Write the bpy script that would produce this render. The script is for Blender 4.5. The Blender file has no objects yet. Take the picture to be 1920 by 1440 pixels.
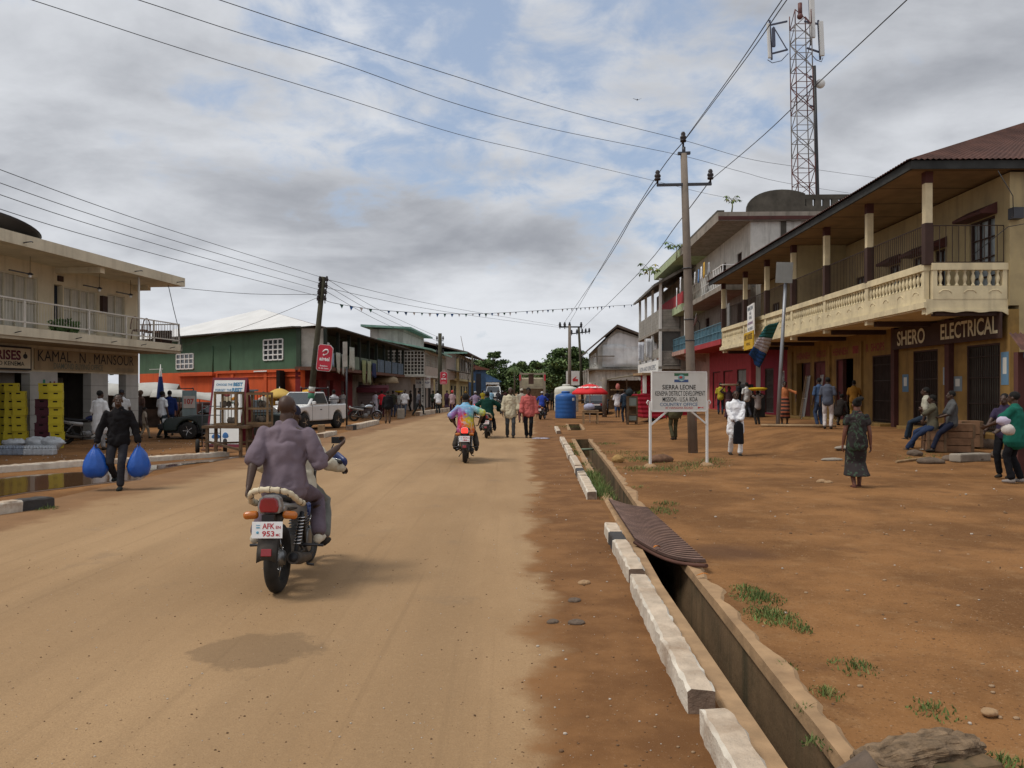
import bpy, math, random
from mathutils import Vector as V, Matrix
random.seed(7)
R = math.radians
PI = math.pi
scn = bpy.context.scene
col = scn.collection
F, H, CX, HZ = 1520.0, 1.75, 960.0, 732.0      # focal length (px of the 1920 wide photo), eye height, centre, horizon

def P(px, py, Y):
    return V(((px-CX)/F*Y, Y, H-(py-HZ)/F*Y))
def G(px, py, h=0.0):
    Y = F*(H-h)/(py-HZ)
    return V(((px-CX)/F*Y, Y, h))

# ------------------------------------------------------------------ mesh builder
class MB:
    def __init__(s, M=None):
        s.v = []; s.f = []; s.mi = []; s.sm = []; s.m = 0; s.M = M; s.smooth = False
    def add(s, vs, fs, smooth=None):
        b = len(s.v)
        if s.M is not None:
            vs = [s.M @ V(p) for p in vs]
        s.v.extend([tuple(p) for p in vs])
        sm = s.smooth if smooth is None else smooth
        for f in fs:
            s.f.append([b+i for i in f]); s.mi.append(s.m); s.sm.append(sm)
        return s
    def bx(s, x0, y0, z0, x1, y1, z1):
        vs = [(x0,y0,z0),(x1,y0,z0),(x1,y1,z0),(x0,y1,z0),(x0,y0,z1),(x1,y0,z1),(x1,y1,z1),(x0,y1,z1)]
        return s.add(vs, [(0,3,2,1),(4,5,6,7),(0,1,5,4),(1,2,6,5),(2,3,7,6),(3,0,4,7)], False)
    def box(s, c, d, rot=None):
        c = V(c); hx, hy, hz = d[0]/2, d[1]/2, d[2]/2
        vs = [V(p) for p in [(-hx,-hy,-hz),(hx,-hy,-hz),(hx,hy,-hz),(-hx,hy,-hz),(-hx,-hy,hz),(hx,-hy,hz),(hx,hy,hz),(-hx,hy,hz)]]
        if rot is not None:
            Rm = rot if isinstance(rot, Matrix) else (Matrix.Rotation(rot[2],3,'Z') @ Matrix.Rotation(rot[1],3,'Y') @ Matrix.Rotation(rot[0],3,'X'))
            vs = [Rm @ p for p in vs]
        return s.add([c+p for p in vs], [(0,3,2,1),(4,5,6,7),(0,1,5,4),(1,2,6,5),(2,3,7,6),(3,0,4,7)], False)
    def bar(s, a, b, w, h=None):
        a, b = V(a), V(b); h = h or w
        d = (b-a); L = d.length; d.normalize()
        up = V((0,0,1)) if abs(d.z) < .95 else V((0,1,0))
        x = d.cross(up).normalized(); y = x.cross(d)
        Rm = Matrix((x, d, y)).transposed()
        return s.box((a+b)/2, (w, L, h), Rm)
    def tube(s, pts, r, n=8, smooth=True):
        pts = [V(p) for p in pts]; N = len(pts)
        rr = r if isinstance(r, (list, tuple)) else [r]*N
        vs = []; fs = []
        px = None
        for i, p in enumerate(pts):
            d = (pts[min(i+1,N-1)]-pts[max(i-1,0)])
            if d.length < 1e-9: d = V((0,0,1))
            d.normalize()
            if px is None:
                up = V((0,0,1)) if abs(d.z) < .9 else V((1,0,0))
                x = d.cross(up).normalized()
            else:
                x = (px - d*px.dot(d)).normalized()
            px = x; y = d.cross(x)
            for k in range(n):
                a = 2*PI*k/n
                vs.append(p + (x*math.cos(a)+y*math.sin(a))*rr[i])
        for i in range(N-1):
            for k in range(n):
                fs.append((i*n+k, i*n+(k+1)%n, (i+1)*n+(k+1)%n, (i+1)*n+k))
        s.add(vs, fs, smooth)
        b = len(s.v)-len(vs)
        for cap in (list(range(n))[::-1], [(N-1)*n+k for k in range(n)]):
            s.f.append([b+i for i in cap]); s.mi.append(s.m); s.sm.append(False)
        return s
    def lathe(s, prof, n=16, c=(0,0,0), axis='z', smooth=True):
        c = V(c); vs = []; fs = []
        for r, z in prof:
            for k in range(n):
                a = 2*PI*k/n
                x, y = r*math.cos(a), r*math.sin(a)
                vs.append(c + (V((x,y,z)) if axis == 'z' else V((z,x,y)) if axis == 'x' else V((y,z,x))))
        m = len(prof)
        for i in range(m-1):
            for k in range(n):
                fs.append((i*n+k, i*n+(k+1)%n, (i+1)*n+(k+1)%n, (i+1)*n+k))
        s.add(vs, fs, smooth)
        b = len(s.v)-len(vs)
        for cap in (list(range(n))[::-1], [(m-1)*n+k for k in range(n)]):
            s.f.append([b+i for i in cap]); s.mi.append(s.m); s.sm.append(False)
        return s
    def torus(s, c, R_, r, n=28, m=8, axis='x', rz=1.0):
        c = V(c); vs = []; fs = []
        for i in range(n):
            a = 2*PI*i/n
            for k in range(m):
                b = 2*PI*k/m
                q = R_+r*math.cos(b); w = r*rz*math.sin(b)
                x, y = q*math.cos(a), q*math.sin(a)
                vs.append(c + (V((w,x,y)) if axis == 'x' else V((x,w,y)) if axis == 'y' else V((x,y,w))))
        for i in range(n):
            for k in range(m):
                fs.append((i*m+k, ((i+1)%n)*m+k, ((i+1)%n)*m+(k+1)%m, i*m+(k+1)%m))
        return s.add(vs, fs, True)
    def ball(s, c, r, n=12, m=8, rot=None):
        c = V(c); r = (r,r,r) if not isinstance(r,(tuple,list)) else r
        vs = []; fs = []
        for i in range(1, m):
            t = PI*i/m
            for k in range(n):
                a = 2*PI*k/n
                p = V((r[0]*math.sin(t)*math.cos(a), r[1]*math.sin(t)*math.sin(a), r[2]*math.cos(t)))
                vs.append(c + (rot @ p if rot is not None else p))
        tp = V((0,0,r[2])); 
        if rot is not None: tp = rot @ tp
        vs += [c+tp, c-tp]
        T, B = len(vs)-2, len(vs)-1
        for k in range(n):
            fs.append((T, k, (k+1)%n)); fs.append((B, (m-2)*n+(k+1)%n, (m-2)*n+k))
        for i in range(m-2):
            for k in range(n):
                fs.append((i*n+k, (i+1)*n+k, (i+1)*n+(k+1)%n, i*n+(k+1)%n))
        return s.add(vs, fs, True)
    def prism(s, poly, z0, z1, axis='z'):
        # poly in the plane across the axis; axis x: (y,z), y: (x,z), z: (x,y)
        n = len(poly)
        def q(p, w): return (p[0],p[1],w) if axis == 'z' else (w,p[0],p[1]) if axis == 'x' else (p[0],w,p[1])
        vs = [q(p,z0) for p in poly]+[q(p,z1) for p in poly]
        fs = [list(range(n))[::-1], list(range(n,2*n))]
        fs += [(i,(i+1)%n,n+(i+1)%n,n+i) for i in range(n)]
        return s.add(vs, fs, False)
    def quad(s, a, b, c, d):
        return s.add([a,b,c,d], [(0,1,2,3)], False)
    def grid(s, rows, smooth=True, thick=0.0):
        # rows: list of lists of points
        n = len(rows[0]); m = len(rows)
        vs = [p for r in rows for p in r]
        fs = [(i*n+k, i*n+k+1, (i+1)*n+k+1, (i+1)*n+k) for i in range(m-1) for k in range(n-1)]
        if thick:
            vs2 = [V(p)-V((0,0,thick)) for p in vs]; N = len(vs)
            f2 = [tuple(N+i for i in f[::-1]) for f in fs]
            edge = [k for k in range(n)]+[i*n+n-1 for i in range(1,m)]+[(m-1)*n+k for k in range(n-2,-1,-1)]+[i*n for i in range(m-2,0,-1)]
            f3 = [(edge[i], N+edge[i], N+edge[(i+1)%len(edge)], edge[(i+1)%len(edge)]) for i in range(len(edge))]
            return s.add(vs+vs2, fs+f2+[f[::-1] for f in f3], smooth)
        return s.add(vs, fs, smooth)
    def chain(s, pts, rad, n=12, side=None):
        # tapered limb with elliptic sections (radius along side, radius across) and round ends
        pts = [V(p) for p in pts]; N = len(pts)
        rad = [(r,r) if not isinstance(r,(tuple,list)) else r for r in rad]
        vs = []; fs = []; rings = []
        for i, p in enumerate(pts):
            d = pts[min(i+1,N-1)]-pts[max(i-1,0)]
            if d.length < 1e-7: d = V((0,0,1))
            d.normalize()
            sd = V(side) if side is not None else V((1,0,0))
            if abs(sd.dot(d)) > .95: sd = V((0,1,0))
            x = (sd - d*sd.dot(d)).normalized(); y = d.cross(x)
            rings.append((p, d, x, y, rad[i]))
        allr = []
        p,d,x,y,r = rings[0]; e = min(r)*.9
        allr += [(p-d*e*.85,x,y,(r[0]*.5,r[1]*.5)), (p-d*e*.5,x,y,(r[0]*.86,r[1]*.86))]
        allr += [(p,x,y,r) for p,d,x,y,r in rings]
        p,d,x,y,r = rings[-1]; e = min(r)*.9
        allr += [(p+d*e*.5,x,y,(r[0]*.86,r[1]*.86)), (p+d*e*.85,x,y,(r[0]*.5,r[1]*.5))]
        for p,x,y,r in allr:
            for k in range(n):
                a = 2*PI*k/n
                vs.append(p+x*math.cos(a)*r[0]+y*math.sin(a)*r[1])
        m = len(allr)
        fs = [(i*n+k, i*n+(k+1)%n, (i+1)*n+(k+1)%n, (i+1)*n+k) for i in range(m-1) for k in range(n)]
        fs += [list(range(n))[::-1], [(m-1)*n+k for k in range(n)]]
        return s.add(vs, fs, True)
    def build(s, name, mats, parent=None, bevel=0, loc=None, rotz=0, remesh=0, smooth_it=0, disp=None, subsurf=0):
        me = bpy.data.meshes.new(name)
        me.from_pydata(s.v, [], s.f)
        mats = mats if isinstance(mats, (list,tuple)) else [mats]
        for m in mats: me.materials.append(m)
        me.polygons.foreach_set('material_index', s.mi)
        me.polygons.foreach_set('use_smooth', s.sm)
        me.update()
        o = bpy.data.objects.new(name, me); col.objects.link(o)
        if parent is not None: o.parent = parent
        if loc is not None: o.location = loc
        o.rotation_euler.z = rotz
        if bevel:
            b = o.modifiers.new('bevel','BEVEL'); b.width = bevel; b.segments = 2; b.limit_method = 'ANGLE'
        if subsurf:
            b = o.modifiers.new('sub','SUBSURF'); b.levels = subsurf; b.render_levels = subsurf
        if remesh:
            b = o.modifiers.new('remesh','REMESH'); b.mode = 'VOXEL'; b.voxel_size = remesh; b.use_smooth_shade = True
            if smooth_it:
                b = o.modifiers.new('smooth','SMOOTH'); b.factor = .5; b.iterations = smooth_it
        if disp:
            t = bpy.data.textures.new('folds','CLOUDS'); t.noise_scale = disp[1]; t.noise_depth = 1
            b = o.modifiers.new('folds','DISPLACE'); b.texture = t; b.strength = disp[0]; b.mid_level = .5
        return o

def thing(name, label, cat, loc=(0,0,0), rotz=0, group=None):
    o = bpy.data.objects.new(name, None); col.objects.link(o)
    o.location = loc; o.rotation_euler = (0,0,rotz); o.empty_display_size = .2
    return tag(o, label, cat, group)
def tag(o, label, cat, group=None, kind=None):
    o['label'] = label; o['category'] = cat
    if group: o['group'] = group
    if kind: o['kind'] = kind
    return o
def struct(o):
    o['kind'] = 'structure'; return o

# ------------------------------------------------------------------ materials
MC = {}
def newmat(name):
    m = bpy.data.materials.new(name); m.use_nodes = True
    nt = m.node_tree; b = nt.nodes['Principled BSDF']
    return m, nt, b
def N(nt, typ, **kw):
    n = nt.nodes.new(typ)
    for k, v in kw.items():
        if k in n.inputs: n.inputs[k].default_value = v
        else: setattr(n, k, v)
    return n
def mixc(nt, fac, a, b, mode='MIX'):
    n = nt.nodes.new('ShaderNodeMix'); n.data_type = 'RGBA'; n.blend_type = mode
    def put(sock, val):
        if hasattr(val, 'is_output') or isinstance(val, bpy.types.NodeSocket): nt.links.new(val, sock)
        elif isinstance(val, (int,float)): sock.default_value = val
        else: sock.default_value = (*val[:3], 1)
    put(n.inputs[0], fac); put(n.inputs[6], a); put(n.inputs[7], b)
    return n.outputs[2]
def mrange(nt, val, a, b, c=0., d=1., smooth=True):
    n = nt.nodes.new('ShaderNodeMapRange'); n.interpolation_type = 'SMOOTHSTEP' if smooth else 'LINEAR'
    nt.links.new(val, n.inputs[0])
    for i, x in enumerate((a,b,c,d)): n.inputs[1+i].default_value = x
    return n.outputs[0]
def math_(nt, op, a, b=0.):
    n = nt.nodes.new('ShaderNodeMath'); n.operation = op
    for i, x in enumerate((a,b)):
        if isinstance(x,(int,float)): n.inputs[i].default_value = x
        else: nt.links.new(x, n.inputs[i])
    return n.outputs[0]
def noise(nt, vec, scale, detail=4., rough=.55, mapping=None, dist=0.):
    if mapping:
        mp = nt.nodes.new('ShaderNodeMapping'); mp.inputs['Scale'].default_value = mapping
        nt.links.new(vec, mp.inputs[0]); vec = mp.outputs[0]
    n = N(nt, 'ShaderNodeTexNoise', Scale=scale, Detail=detail, Roughness=rough, Distortion=dist)
    nt.links.new(vec, n.inputs['Vector'])
    return n.outputs[0]
def mat(name, c, rough=.85, var=.14, sc=2., bump=.15, bsc=40., metal=0., streak=0., grime=0., dirt=(.05,.04,.03), wave=None, spec=.3, emit=0., alpha=1., board=None):
    if name in MC: return MC[name]
    m, nt, b = newmat(name)
    tc = nt.nodes.new('ShaderNodeTexCoord').outputs['Object']
    v = mrange(nt, noise(nt, tc, sc, 5.), .3, .7, 1-var, 1+var, False)
    c3 = mixc(nt, 1., (*c,1), (1,1,1), 'MULTIPLY')
    n = nt.nodes.new('ShaderNodeVectorMath'); n.operation = 'SCALE'
    n.inputs[0].default_value = c; nt.links.new(v, n.inputs['Scale']); out = n.outputs[0]
    if grime:
        g = mrange(nt, noise(nt, tc, 1.1, 9., .68), .46, .72, 0., grime)
        out = mixc(nt, g, out, dirt)
    if streak:
        g = mrange(nt, noise(nt, tc, 1., 6., .6, (3.2,3.2,.28)), .47, .72, 0., streak)
        out = mixc(nt, g, out, dirt)
    hgt = None
    if board:
        w = N(nt, 'ShaderNodeTexWave', Scale=board[1], Distortion=0.); w.bands_direction = board[0]; w.wave_profile = 'SAW'
        nt.links.new(tc, w.inputs['Vector'])
        g = mrange(nt, w.outputs['Fac'], .9, .97, 0., .7)
        out = mixc(nt, g, out, tuple(x*.3 for x in c))
    nt.links.new(out, b.inputs['Base Color'])
    b.inputs['Roughness'].default_value = rough; b.inputs['Metallic'].default_value = metal
    b.inputs['Specular IOR Level'].default_value = spec
    if alpha < 1: b.inputs['Alpha'].default_value = alpha
    if emit:
        b.inputs['Emission Color'].default_value = (*c,1); b.inputs['Emission Strength'].default_value = emit
    if bump or wave:
        bp = nt.nodes.new('ShaderNodeBump'); bp.inputs['Strength'].default_value = bump or .5; bp.inputs['Distance'].default_value = .02
        if wave:
            w = N(nt, 'ShaderNodeTexWave', Scale=wave[1], Distortion=0.); w.bands_direction = wave[0]
            nt.links.new(tc, w.inputs['Vector']); nt.links.new(w.outputs['Fac'], bp.inputs['Height'])
            bp.inputs['Strength'].default_value = .8; bp.inputs['Distance'].default_value = .03
        else:
            nt.links.new(noise(nt, tc, bsc, 6., .6), bp.inputs['Height'])
        nt.links.new(bp.outputs[0], b.inputs['Normal'])
    MC[name] = m
    return m
def paint(name, c, rough=.35, spec=.5, **k): return mat(name, c, rough, var=.06, bump=.02, spec=spec, **k)
def cloth(c, key=None):
    k = key or 'cloth_%02d_%02d_%02d' % tuple(int(x*99) for x in c)
    return mat(k, c, .95, var=.16, sc=7., bump=.6, bsc=11., spec=.15)
SKIN = mat('skin', (.055,.027,.016), .5, var=.12, sc=9., bump=.08, bsc=60, spec=.4)
HAIR = mat('hair', (.010,.009,.008), .9, var=.2, sc=20., bump=.5, bsc=120)
RUB = mat('rubber', (.022,.02,.018), .8, var=.25, sc=12, bump=.2, bsc=90)
CHROME = mat('chrome', (.55,.55,.56), .22, var=.05, metal=1., bump=0)
STEEL = mat('dark_steel', (.06,.06,.065), .45, var=.2, metal=.7, bump=.05)
ENG = mat('engine_metal', (.22,.22,.22), .45, var=.25, sc=14, metal=.8, bump=.1)
BLACK = mat('black_plastic', (.018,.018,.02), .5, var=.15, bump=.05)
GLASS = mat('dark_glass', (.03,.035,.04), .08, var=.1, bump=0, spec=.7)
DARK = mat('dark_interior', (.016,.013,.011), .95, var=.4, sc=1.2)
WHITEP = mat('white_paint', (.72,.71,.68), .6, var=.06, grime=.12, dirt=(.35,.25,.16))
CONC = mat('concrete', (.30,.26,.21), .9, var=.2, sc=3, bump=.3, grime=.5, dirt=(.1,.085,.065))
WOOD = mat('old_wood', (.12,.075,.042), .85, var=.35, sc=6, bump=.3, bsc=25)
WOODL = mat('pale_wood', (.30,.20,.11), .85, var=.25, sc=5, bump=.25, bsc=25)
RUST = mat('rusty_iron', (.13,.055,.03), .85, var=.35, sc=4, bump=.3, grime=.4, dirt=(.05,.03,.02))

def text(s, c, u, w, h, m, parent=None, up=(0,0,1), name='lettering', fat=.0, depth=.006):
    """writing as a mesh, fitted into a box w x h centred on c, reading along u"""
    cu = bpy.data.curves.new(name, 'FONT'); cu.body = s; cu.size = 1; cu.offset = fat; cu.resolution_u = 3
    o = bpy.data.objects.new(name, cu); col.objects.link(o)
    bpy.context.view_layer.update()
    me = bpy.data.meshes.new_from_object(o.evaluated_get(bpy.context.evaluated_depsgraph_get()))
    bpy.data.objects.remove(o); bpy.data.curves.remove(cu)
    xs = [v.co.x for v in me.vertices]; ys = [v.co.y for v in me.vertices]
    x0,x1,y0,y1 = min(xs),max(xs),min(ys),max(ys)
    u = V(u).normalized(); up = V(up).normalized(); nn = u.cross(up); c = V(c)
    for v in me.vertices:
        a = ((v.co.x-x0)/(x1-x0)-.5)*w; b = ((v.co.y-y0)/(y1-y0)-.5)*h
        v.co = c+u*a+up*b+nn*depth
    me.materials.clear(); me.materials.append(m); me.name = name
    ob = bpy.data.objects.new(name, me); col.objects.link(ob)
    if parent is not None: ob.parent = parent
    return ob

def facade(mb, x0, x1, z0, z1, t, ops, y=0.):
    """wall along x, thickness t behind y, with rectangular openings (a,b,zb,zt)"""
    ops = sorted(ops); x = x0
    for a, b, zb, zt in ops:
        if a > x: mb.bx(x, y-t, z0, a, y, z1)
        if zb > z0: mb.bx(a, y-t, z0, b, y, zb)
        if zt < z1: mb.bx(a, y-t, zt, b, y, z1)
        x = b
    if x < x1: mb.bx(x, y-t, z0, x1, y, z1)
def corrugated(mb, A, B, C, D, n, amp=.02, seg=6, thick=0., nz=4):
    """sheet A-B (low edge) to D-C (high edge), ridges running from AB to DC"""
    A,B,C,D = map(V,(A,B,C,D)); rows = []
    nn = (B-A).cross(D-A).normalized()
    for j in range(nz+1):
        t = j/nz; r = []
        for i in range(n*seg+1):
            s_ = i/(n*seg)
            p = (A*(1-s_)+B*s_)*(1-t)+(D*(1-s_)+C*s_)*t
            r.append(p+nn*amp*math.sin(s_*n*2*PI))
        rows.append(r)
    mb.grid(rows, True)
# ------------------------------------------------------------------ camera, sun, sky
cam = bpy.data.cameras.new('camera'); camo = bpy.data.objects.new('camera', cam); col.objects.link(camo)
camo.location = (0,0,H); camo.rotation_euler = (R(90),0,0)
cam.sensor_width = 36; cam.lens = F/1920*36; cam.shift_y = 12/1920; cam.clip_end = 6000; cam.clip_start = .05
scn.camera = camo
vs_ = scn.view_settings; vs_.view_transform = 'Standard'; vs_.look = 'None'; vs_.exposure = 0.2; vs_.gamma = 1
SUN_EL, SUN_AZ = 58, -105        # azimuth measured clockwise from the view direction (+Y)
sd = V((math.sin(R(SUN_AZ))*math.cos(R(SUN_EL)), math.cos(R(SUN_AZ))*math.cos(R(SUN_EL)), math.sin(R(SUN_EL))))
sl = bpy.data.lights.new('sun','SUN'); sl.energy = 1.9; sl.angle = R(18); sl.color = (1,.95,.86)
so = bpy.data.objects.new('sun', sl); col.objects.link(so); so.rotation_euler = (-sd).to_track_quat('-Z','Y').to_euler()
w = bpy.data.worlds.new('World'); scn.world = w; w.use_nodes = True
nt = w.node_tree; nt.nodes.clear()
out = nt.nodes.new('ShaderNodeOutputWorld'); bg = nt.nodes.new('ShaderNodeBackground')
nt.links.new(bg.outputs[0], out.inputs[0])
sky = nt.nodes.new('ShaderNodeTexSky'); sky.sky_type = 'NISHITA'; sky.sun_disc = False
sky.sun_elevation = R(SUN_EL); sky.sun_rotation = R(SUN_AZ); sky.dust_density = 1.5; sky.air_density = 1.0
tc = nt.nodes.new('ShaderNodeTexCoord').outputs['Generated']
sep = nt.nodes.new('ShaderNodeSeparateXYZ'); nt.links.new(tc, sep.inputs[0])
zz = math_(nt,'ADD', math_(nt,'MAXIMUM', sep.outputs[2], 0.), .30)
cmb = nt.nodes.new('ShaderNodeCombineXYZ')
nt.links.new(math_(nt,'DIVIDE', sep.outputs[0], zz), cmb.inputs[0]); nt.links.new(math_(nt,'DIVIDE', sep.outputs[1], zz), cmb.inputs[1])
cp = cmb.outputs[0]
def blob(px, py, sx, sz, r0, r1):
    d0 = V(((px-CX)/F, 1, (HZ-py)/F)).normalized()
    a = nt.nodes.new('ShaderNodeVectorMath'); a.operation = 'SUBTRACT'; nt.links.new(tc, a.inputs[0]); a.inputs[1].default_value = d0
    b = nt.nodes.new('ShaderNodeVectorMath'); b.operation = 'MULTIPLY'; nt.links.new(a.outputs[0], b.inputs[0]); b.inputs[1].default_value = (sx,1,sz)
    c = nt.nodes.new('ShaderNodeVectorMath'); c.operation = 'LENGTH'; nt.links.new(b.outputs[0], c.inputs[0])
    return mrange(nt, c.outputs['Value'], r0, r1, 1., 0.)
hole = blob(900, 160, .85, 1.35, .05, .44)
hole2 = blob(1200, 440, 1.6, 1.6, .02, .2)
n_big = noise(nt, cp, 1.9, 10., .56, None, .25)
n_fine = noise(nt, cp, 6.5, 10., .6, None, .35)
n_sh = noise(nt, cp, 1.5, 8., .55, (1.,1.5,1.), .5)
dens = math_(nt,'ADD', n_big, math_(nt,'MULTIPLY', math_(nt,'SUBTRACT', n_fine, .5), .75))
dens = math_(nt,'SUBTRACT', dens, math_(nt,'MULTIPLY', hole, .215))
dens = math_(nt,'SUBTRACT', dens, math_(nt,'MULTIPLY', hole2, .10))
dens = math_(nt,'ADD', dens, mrange(nt, sep.outputs[2], .10, .30, .16, 0.))
cov = mrange(nt, dens, .20, .46)
dark1 = blob(850, 450, .6, 2.6, .02, .30)
dark2 = blob(150, 330, .7, 2.2, .05, .42)
dark3 = blob(1650, 120, .9, 1.5, .05, .34)
lite = blob(900, 620, .35, 3.0, .03, .3)
lite2 = blob(1800, 250, 1.2, 3.0, .03, .2)
shd = math_(nt,'ADD', mrange(nt, n_sh, .3, .7, -.5, .5, False), math_(nt,'MULTIPLY', math_(nt,'SUBTRACT', n_big, .5), 1.6))
shd = math_(nt,'ADD', shd, math_(nt,'MULTIPLY', dark1, .6))
shd = math_(nt,'ADD', shd, math_(nt,'MULTIPLY', dark2, .2))
shd = math_(nt,'ADD', shd, math_(nt,'MULTIPLY', dark3, .6))
shd = math_(nt,'SUBTRACT', shd, math_(nt,'MULTIPLY', lite, .12))
shd = math_(nt,'SUBTRACT', shd, math_(nt,'MULTIPLY', lite2, .7))
shd = math_(nt,'ADD', shd, math_(nt,'MULTIPLY', math_(nt,'SUBTRACT', n_fine, .5), .5))
shd = mrange(nt, shd, -.45, 1.25)
ccol = mixc(nt, shd, (.66,.68,.715), (.275,.29,.325))
skyc = nt.nodes.new('ShaderNodeVectorMath'); skyc.operation = 'SCALE'; nt.links.new(sky.outputs[0], skyc.inputs[0]); skyc.inputs['Scale'].default_value = .1
skyb = mixc(nt, .5, skyc.outputs[0], (.44,.53,.68))
fin = mixc(nt, cov, skyb, ccol)
nt.links.new(fin, bg.inputs[0]); bg.inputs[1].default_value = 1.0

# ------------------------------------------------------------------ ground, road, drain
def lerp_tab(tab, y):
    if y <= tab[0][0]: return tab[0][1]
    for (a,b),(c,d) in zip(tab, tab[1:]):
        if y <= c: return b+(d-b)*(y-a)/(c-a)
    return tab[-1][1]
def e_rl(Y): return -7.25+.02*(Y-20)
def kb(Y): return .80+.03*Y
DL = [(-4,1.14),(3.7,1.255),(7.2,1.33),(11,1.52),(18.5,1.80),(29,2.25),(42,2.9)]
DR = [(-4,1.2),(3.7,1.56),(7.8,1.735),(11.5,1.86),(18.5,2.24),(29,2.73),(42,3.5)]
DR = [(-4,1.34)]+DR[1:]
dl = lambda Y: lerp_tab(DL, Y)
dr = lambda Y: lerp_tab(DR, Y)
def sst(a, b, x):
    t = min(1,max(0,(x-a)/(b-a))); return t*t*(3-2*t)
from mathutils import noise as mn
def gh(X, Y):
    """height of the ground"""
    t = sst(6.5, 9.2, X)*sst(19.6, 23.5, Y-.25*(X-9))*.45
    return t
def gn(X, Y):
    k = sst(0,.6,X-dr(min(Y,42)))*.03
    return gh(X,Y)+ (mn.noise(V((X*.9,Y*.9,3)))*k + mn.noise(V((X*.25,Y*.25,8)))*k*1.5)
ys = [-6,-3,-1,0,1]+[1+i*.45 for i in range(1,65)]
ys = [y for y in ys if y < 29]+[29.0]+[29+i*1.3 for i in range(1,5)]+[35.5]+[35.5+i*1.3 for i in range(1,5)]+[42.0,44,47,50,54,58,63,70,80,95,115,140,170,210,280,400,700,1500]
mb = MB()
# left part with road bed
rows = []
for Y in ys:
    a, b = e_rl(Y), dl(min(Y,42)) if Y < 42 else dl(42)+.03*(Y-42)
    rows.append([V((x,Y,0)) for x in (-900,-200,-60,-30,-20,-15,-11,-9,a)]+[V((a+(b-a)*t,Y,0)) for t in (.25,.5,.75,1.)])
mb.grid(rows, True)
rows = []
xs = [0,.12,.3,.5,.75,1,1.3,1.7,2.1,2.5,3,3.5,4,4.6,5.2,5.8,6.4,7,7.6,8.2,9,10,11,12,13,15,18,22,30,60,200,900]
for Y in ys:
    b = dr(Y) if Y < 42 else dr(42)+.03*(Y-42)
    rows.append([V((b+x,Y,gn(b+x,Y))) for x in xs])
mb.grid(rows, True)
# bridges where the drain is covered
for ya, yb in ((29,35.5),(42,1500)):
    yy = [y for y in ys if ya <= y <= yb]
    mb.grid([[V((dl(min(y,42))+.03*max(0,y-42),y,0)), V((dr(min(y,42))+.03*max(0,y-42),y,gn(dr(min(y,42))+.03*max(0,y-42),y)))] for y in yy], True)
def dirt_mat():
    m, nt, b = newmat('red_earth')
    tc = nt.nodes.new('ShaderNodeTexCoord').outputs['Object']
    a = noise(nt, tc, .55, 8., .62)
    c = mixc(nt, mrange(nt, a, .38, .64), (.15,.070,.026), (.262,.126,.047))
    g = noise(nt, tc, 3.2, 8., .7)
    c = mixc(nt, mrange(nt, g, .5, .78, 0, .6), c, (.31,.18,.085))
    g2 = noise(nt, tc, 1.4, 6., .6)
    c = mixc(nt, mrange(nt, g2, .55, .74, 0, .6), c, (.105,.05,.024))
    s = noise(nt, tc, 48., 5., .75)
    c = mixc(nt, mrange(nt, s, .56, .70, 0, .8), c, (.37,.22,.115))
    s2 = noise(nt, tc, 38., 3., .7)
    c = mixc(nt, mrange(nt, s2, .57, .72, 0, .8), c, (.06,.03,.015))
    # a damp patch near the drain
    sp = nt.nodes.new('ShaderNodeVectorMath'); sp.operation = 'DISTANCE'; nt.links.new(tc, sp.inputs[0]); sp.inputs[1].default_value = G(1365,1030)
    dd = math_(nt,'ADD', sp.outputs['Value'], math_(nt,'MULTIPLY', noise(nt, tc, 2.5, 5.), .5))
    c = mixc(nt, mrange(nt, dd, .45, .95, .7, 0.), c, (.10,.05,.027))
    nt.links.new(c, b.inputs['Base Color']); b.inputs['Roughness'].default_value = .95; b.inputs['Specular IOR Level'].default_value = .12
    bp = nt.nodes.new('ShaderNodeBump'); bp.inputs['Strength'].default_value = .55; bp.inputs['Distance'].default_value = .03
    hh = math_(nt,'ADD', noise(nt, tc, 5., 10., .72), math_(nt,'MULTIPLY', noise(nt, tc, 60., 3., .6), .35))
    nt.links.new(hh, bp.inputs['Height']); nt.links.new(bp.outputs[0], b.inputs['Normal'])
    return m
DIRT = dirt_mat()
ground = struct(mb.build('ground', DIRT))

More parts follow.
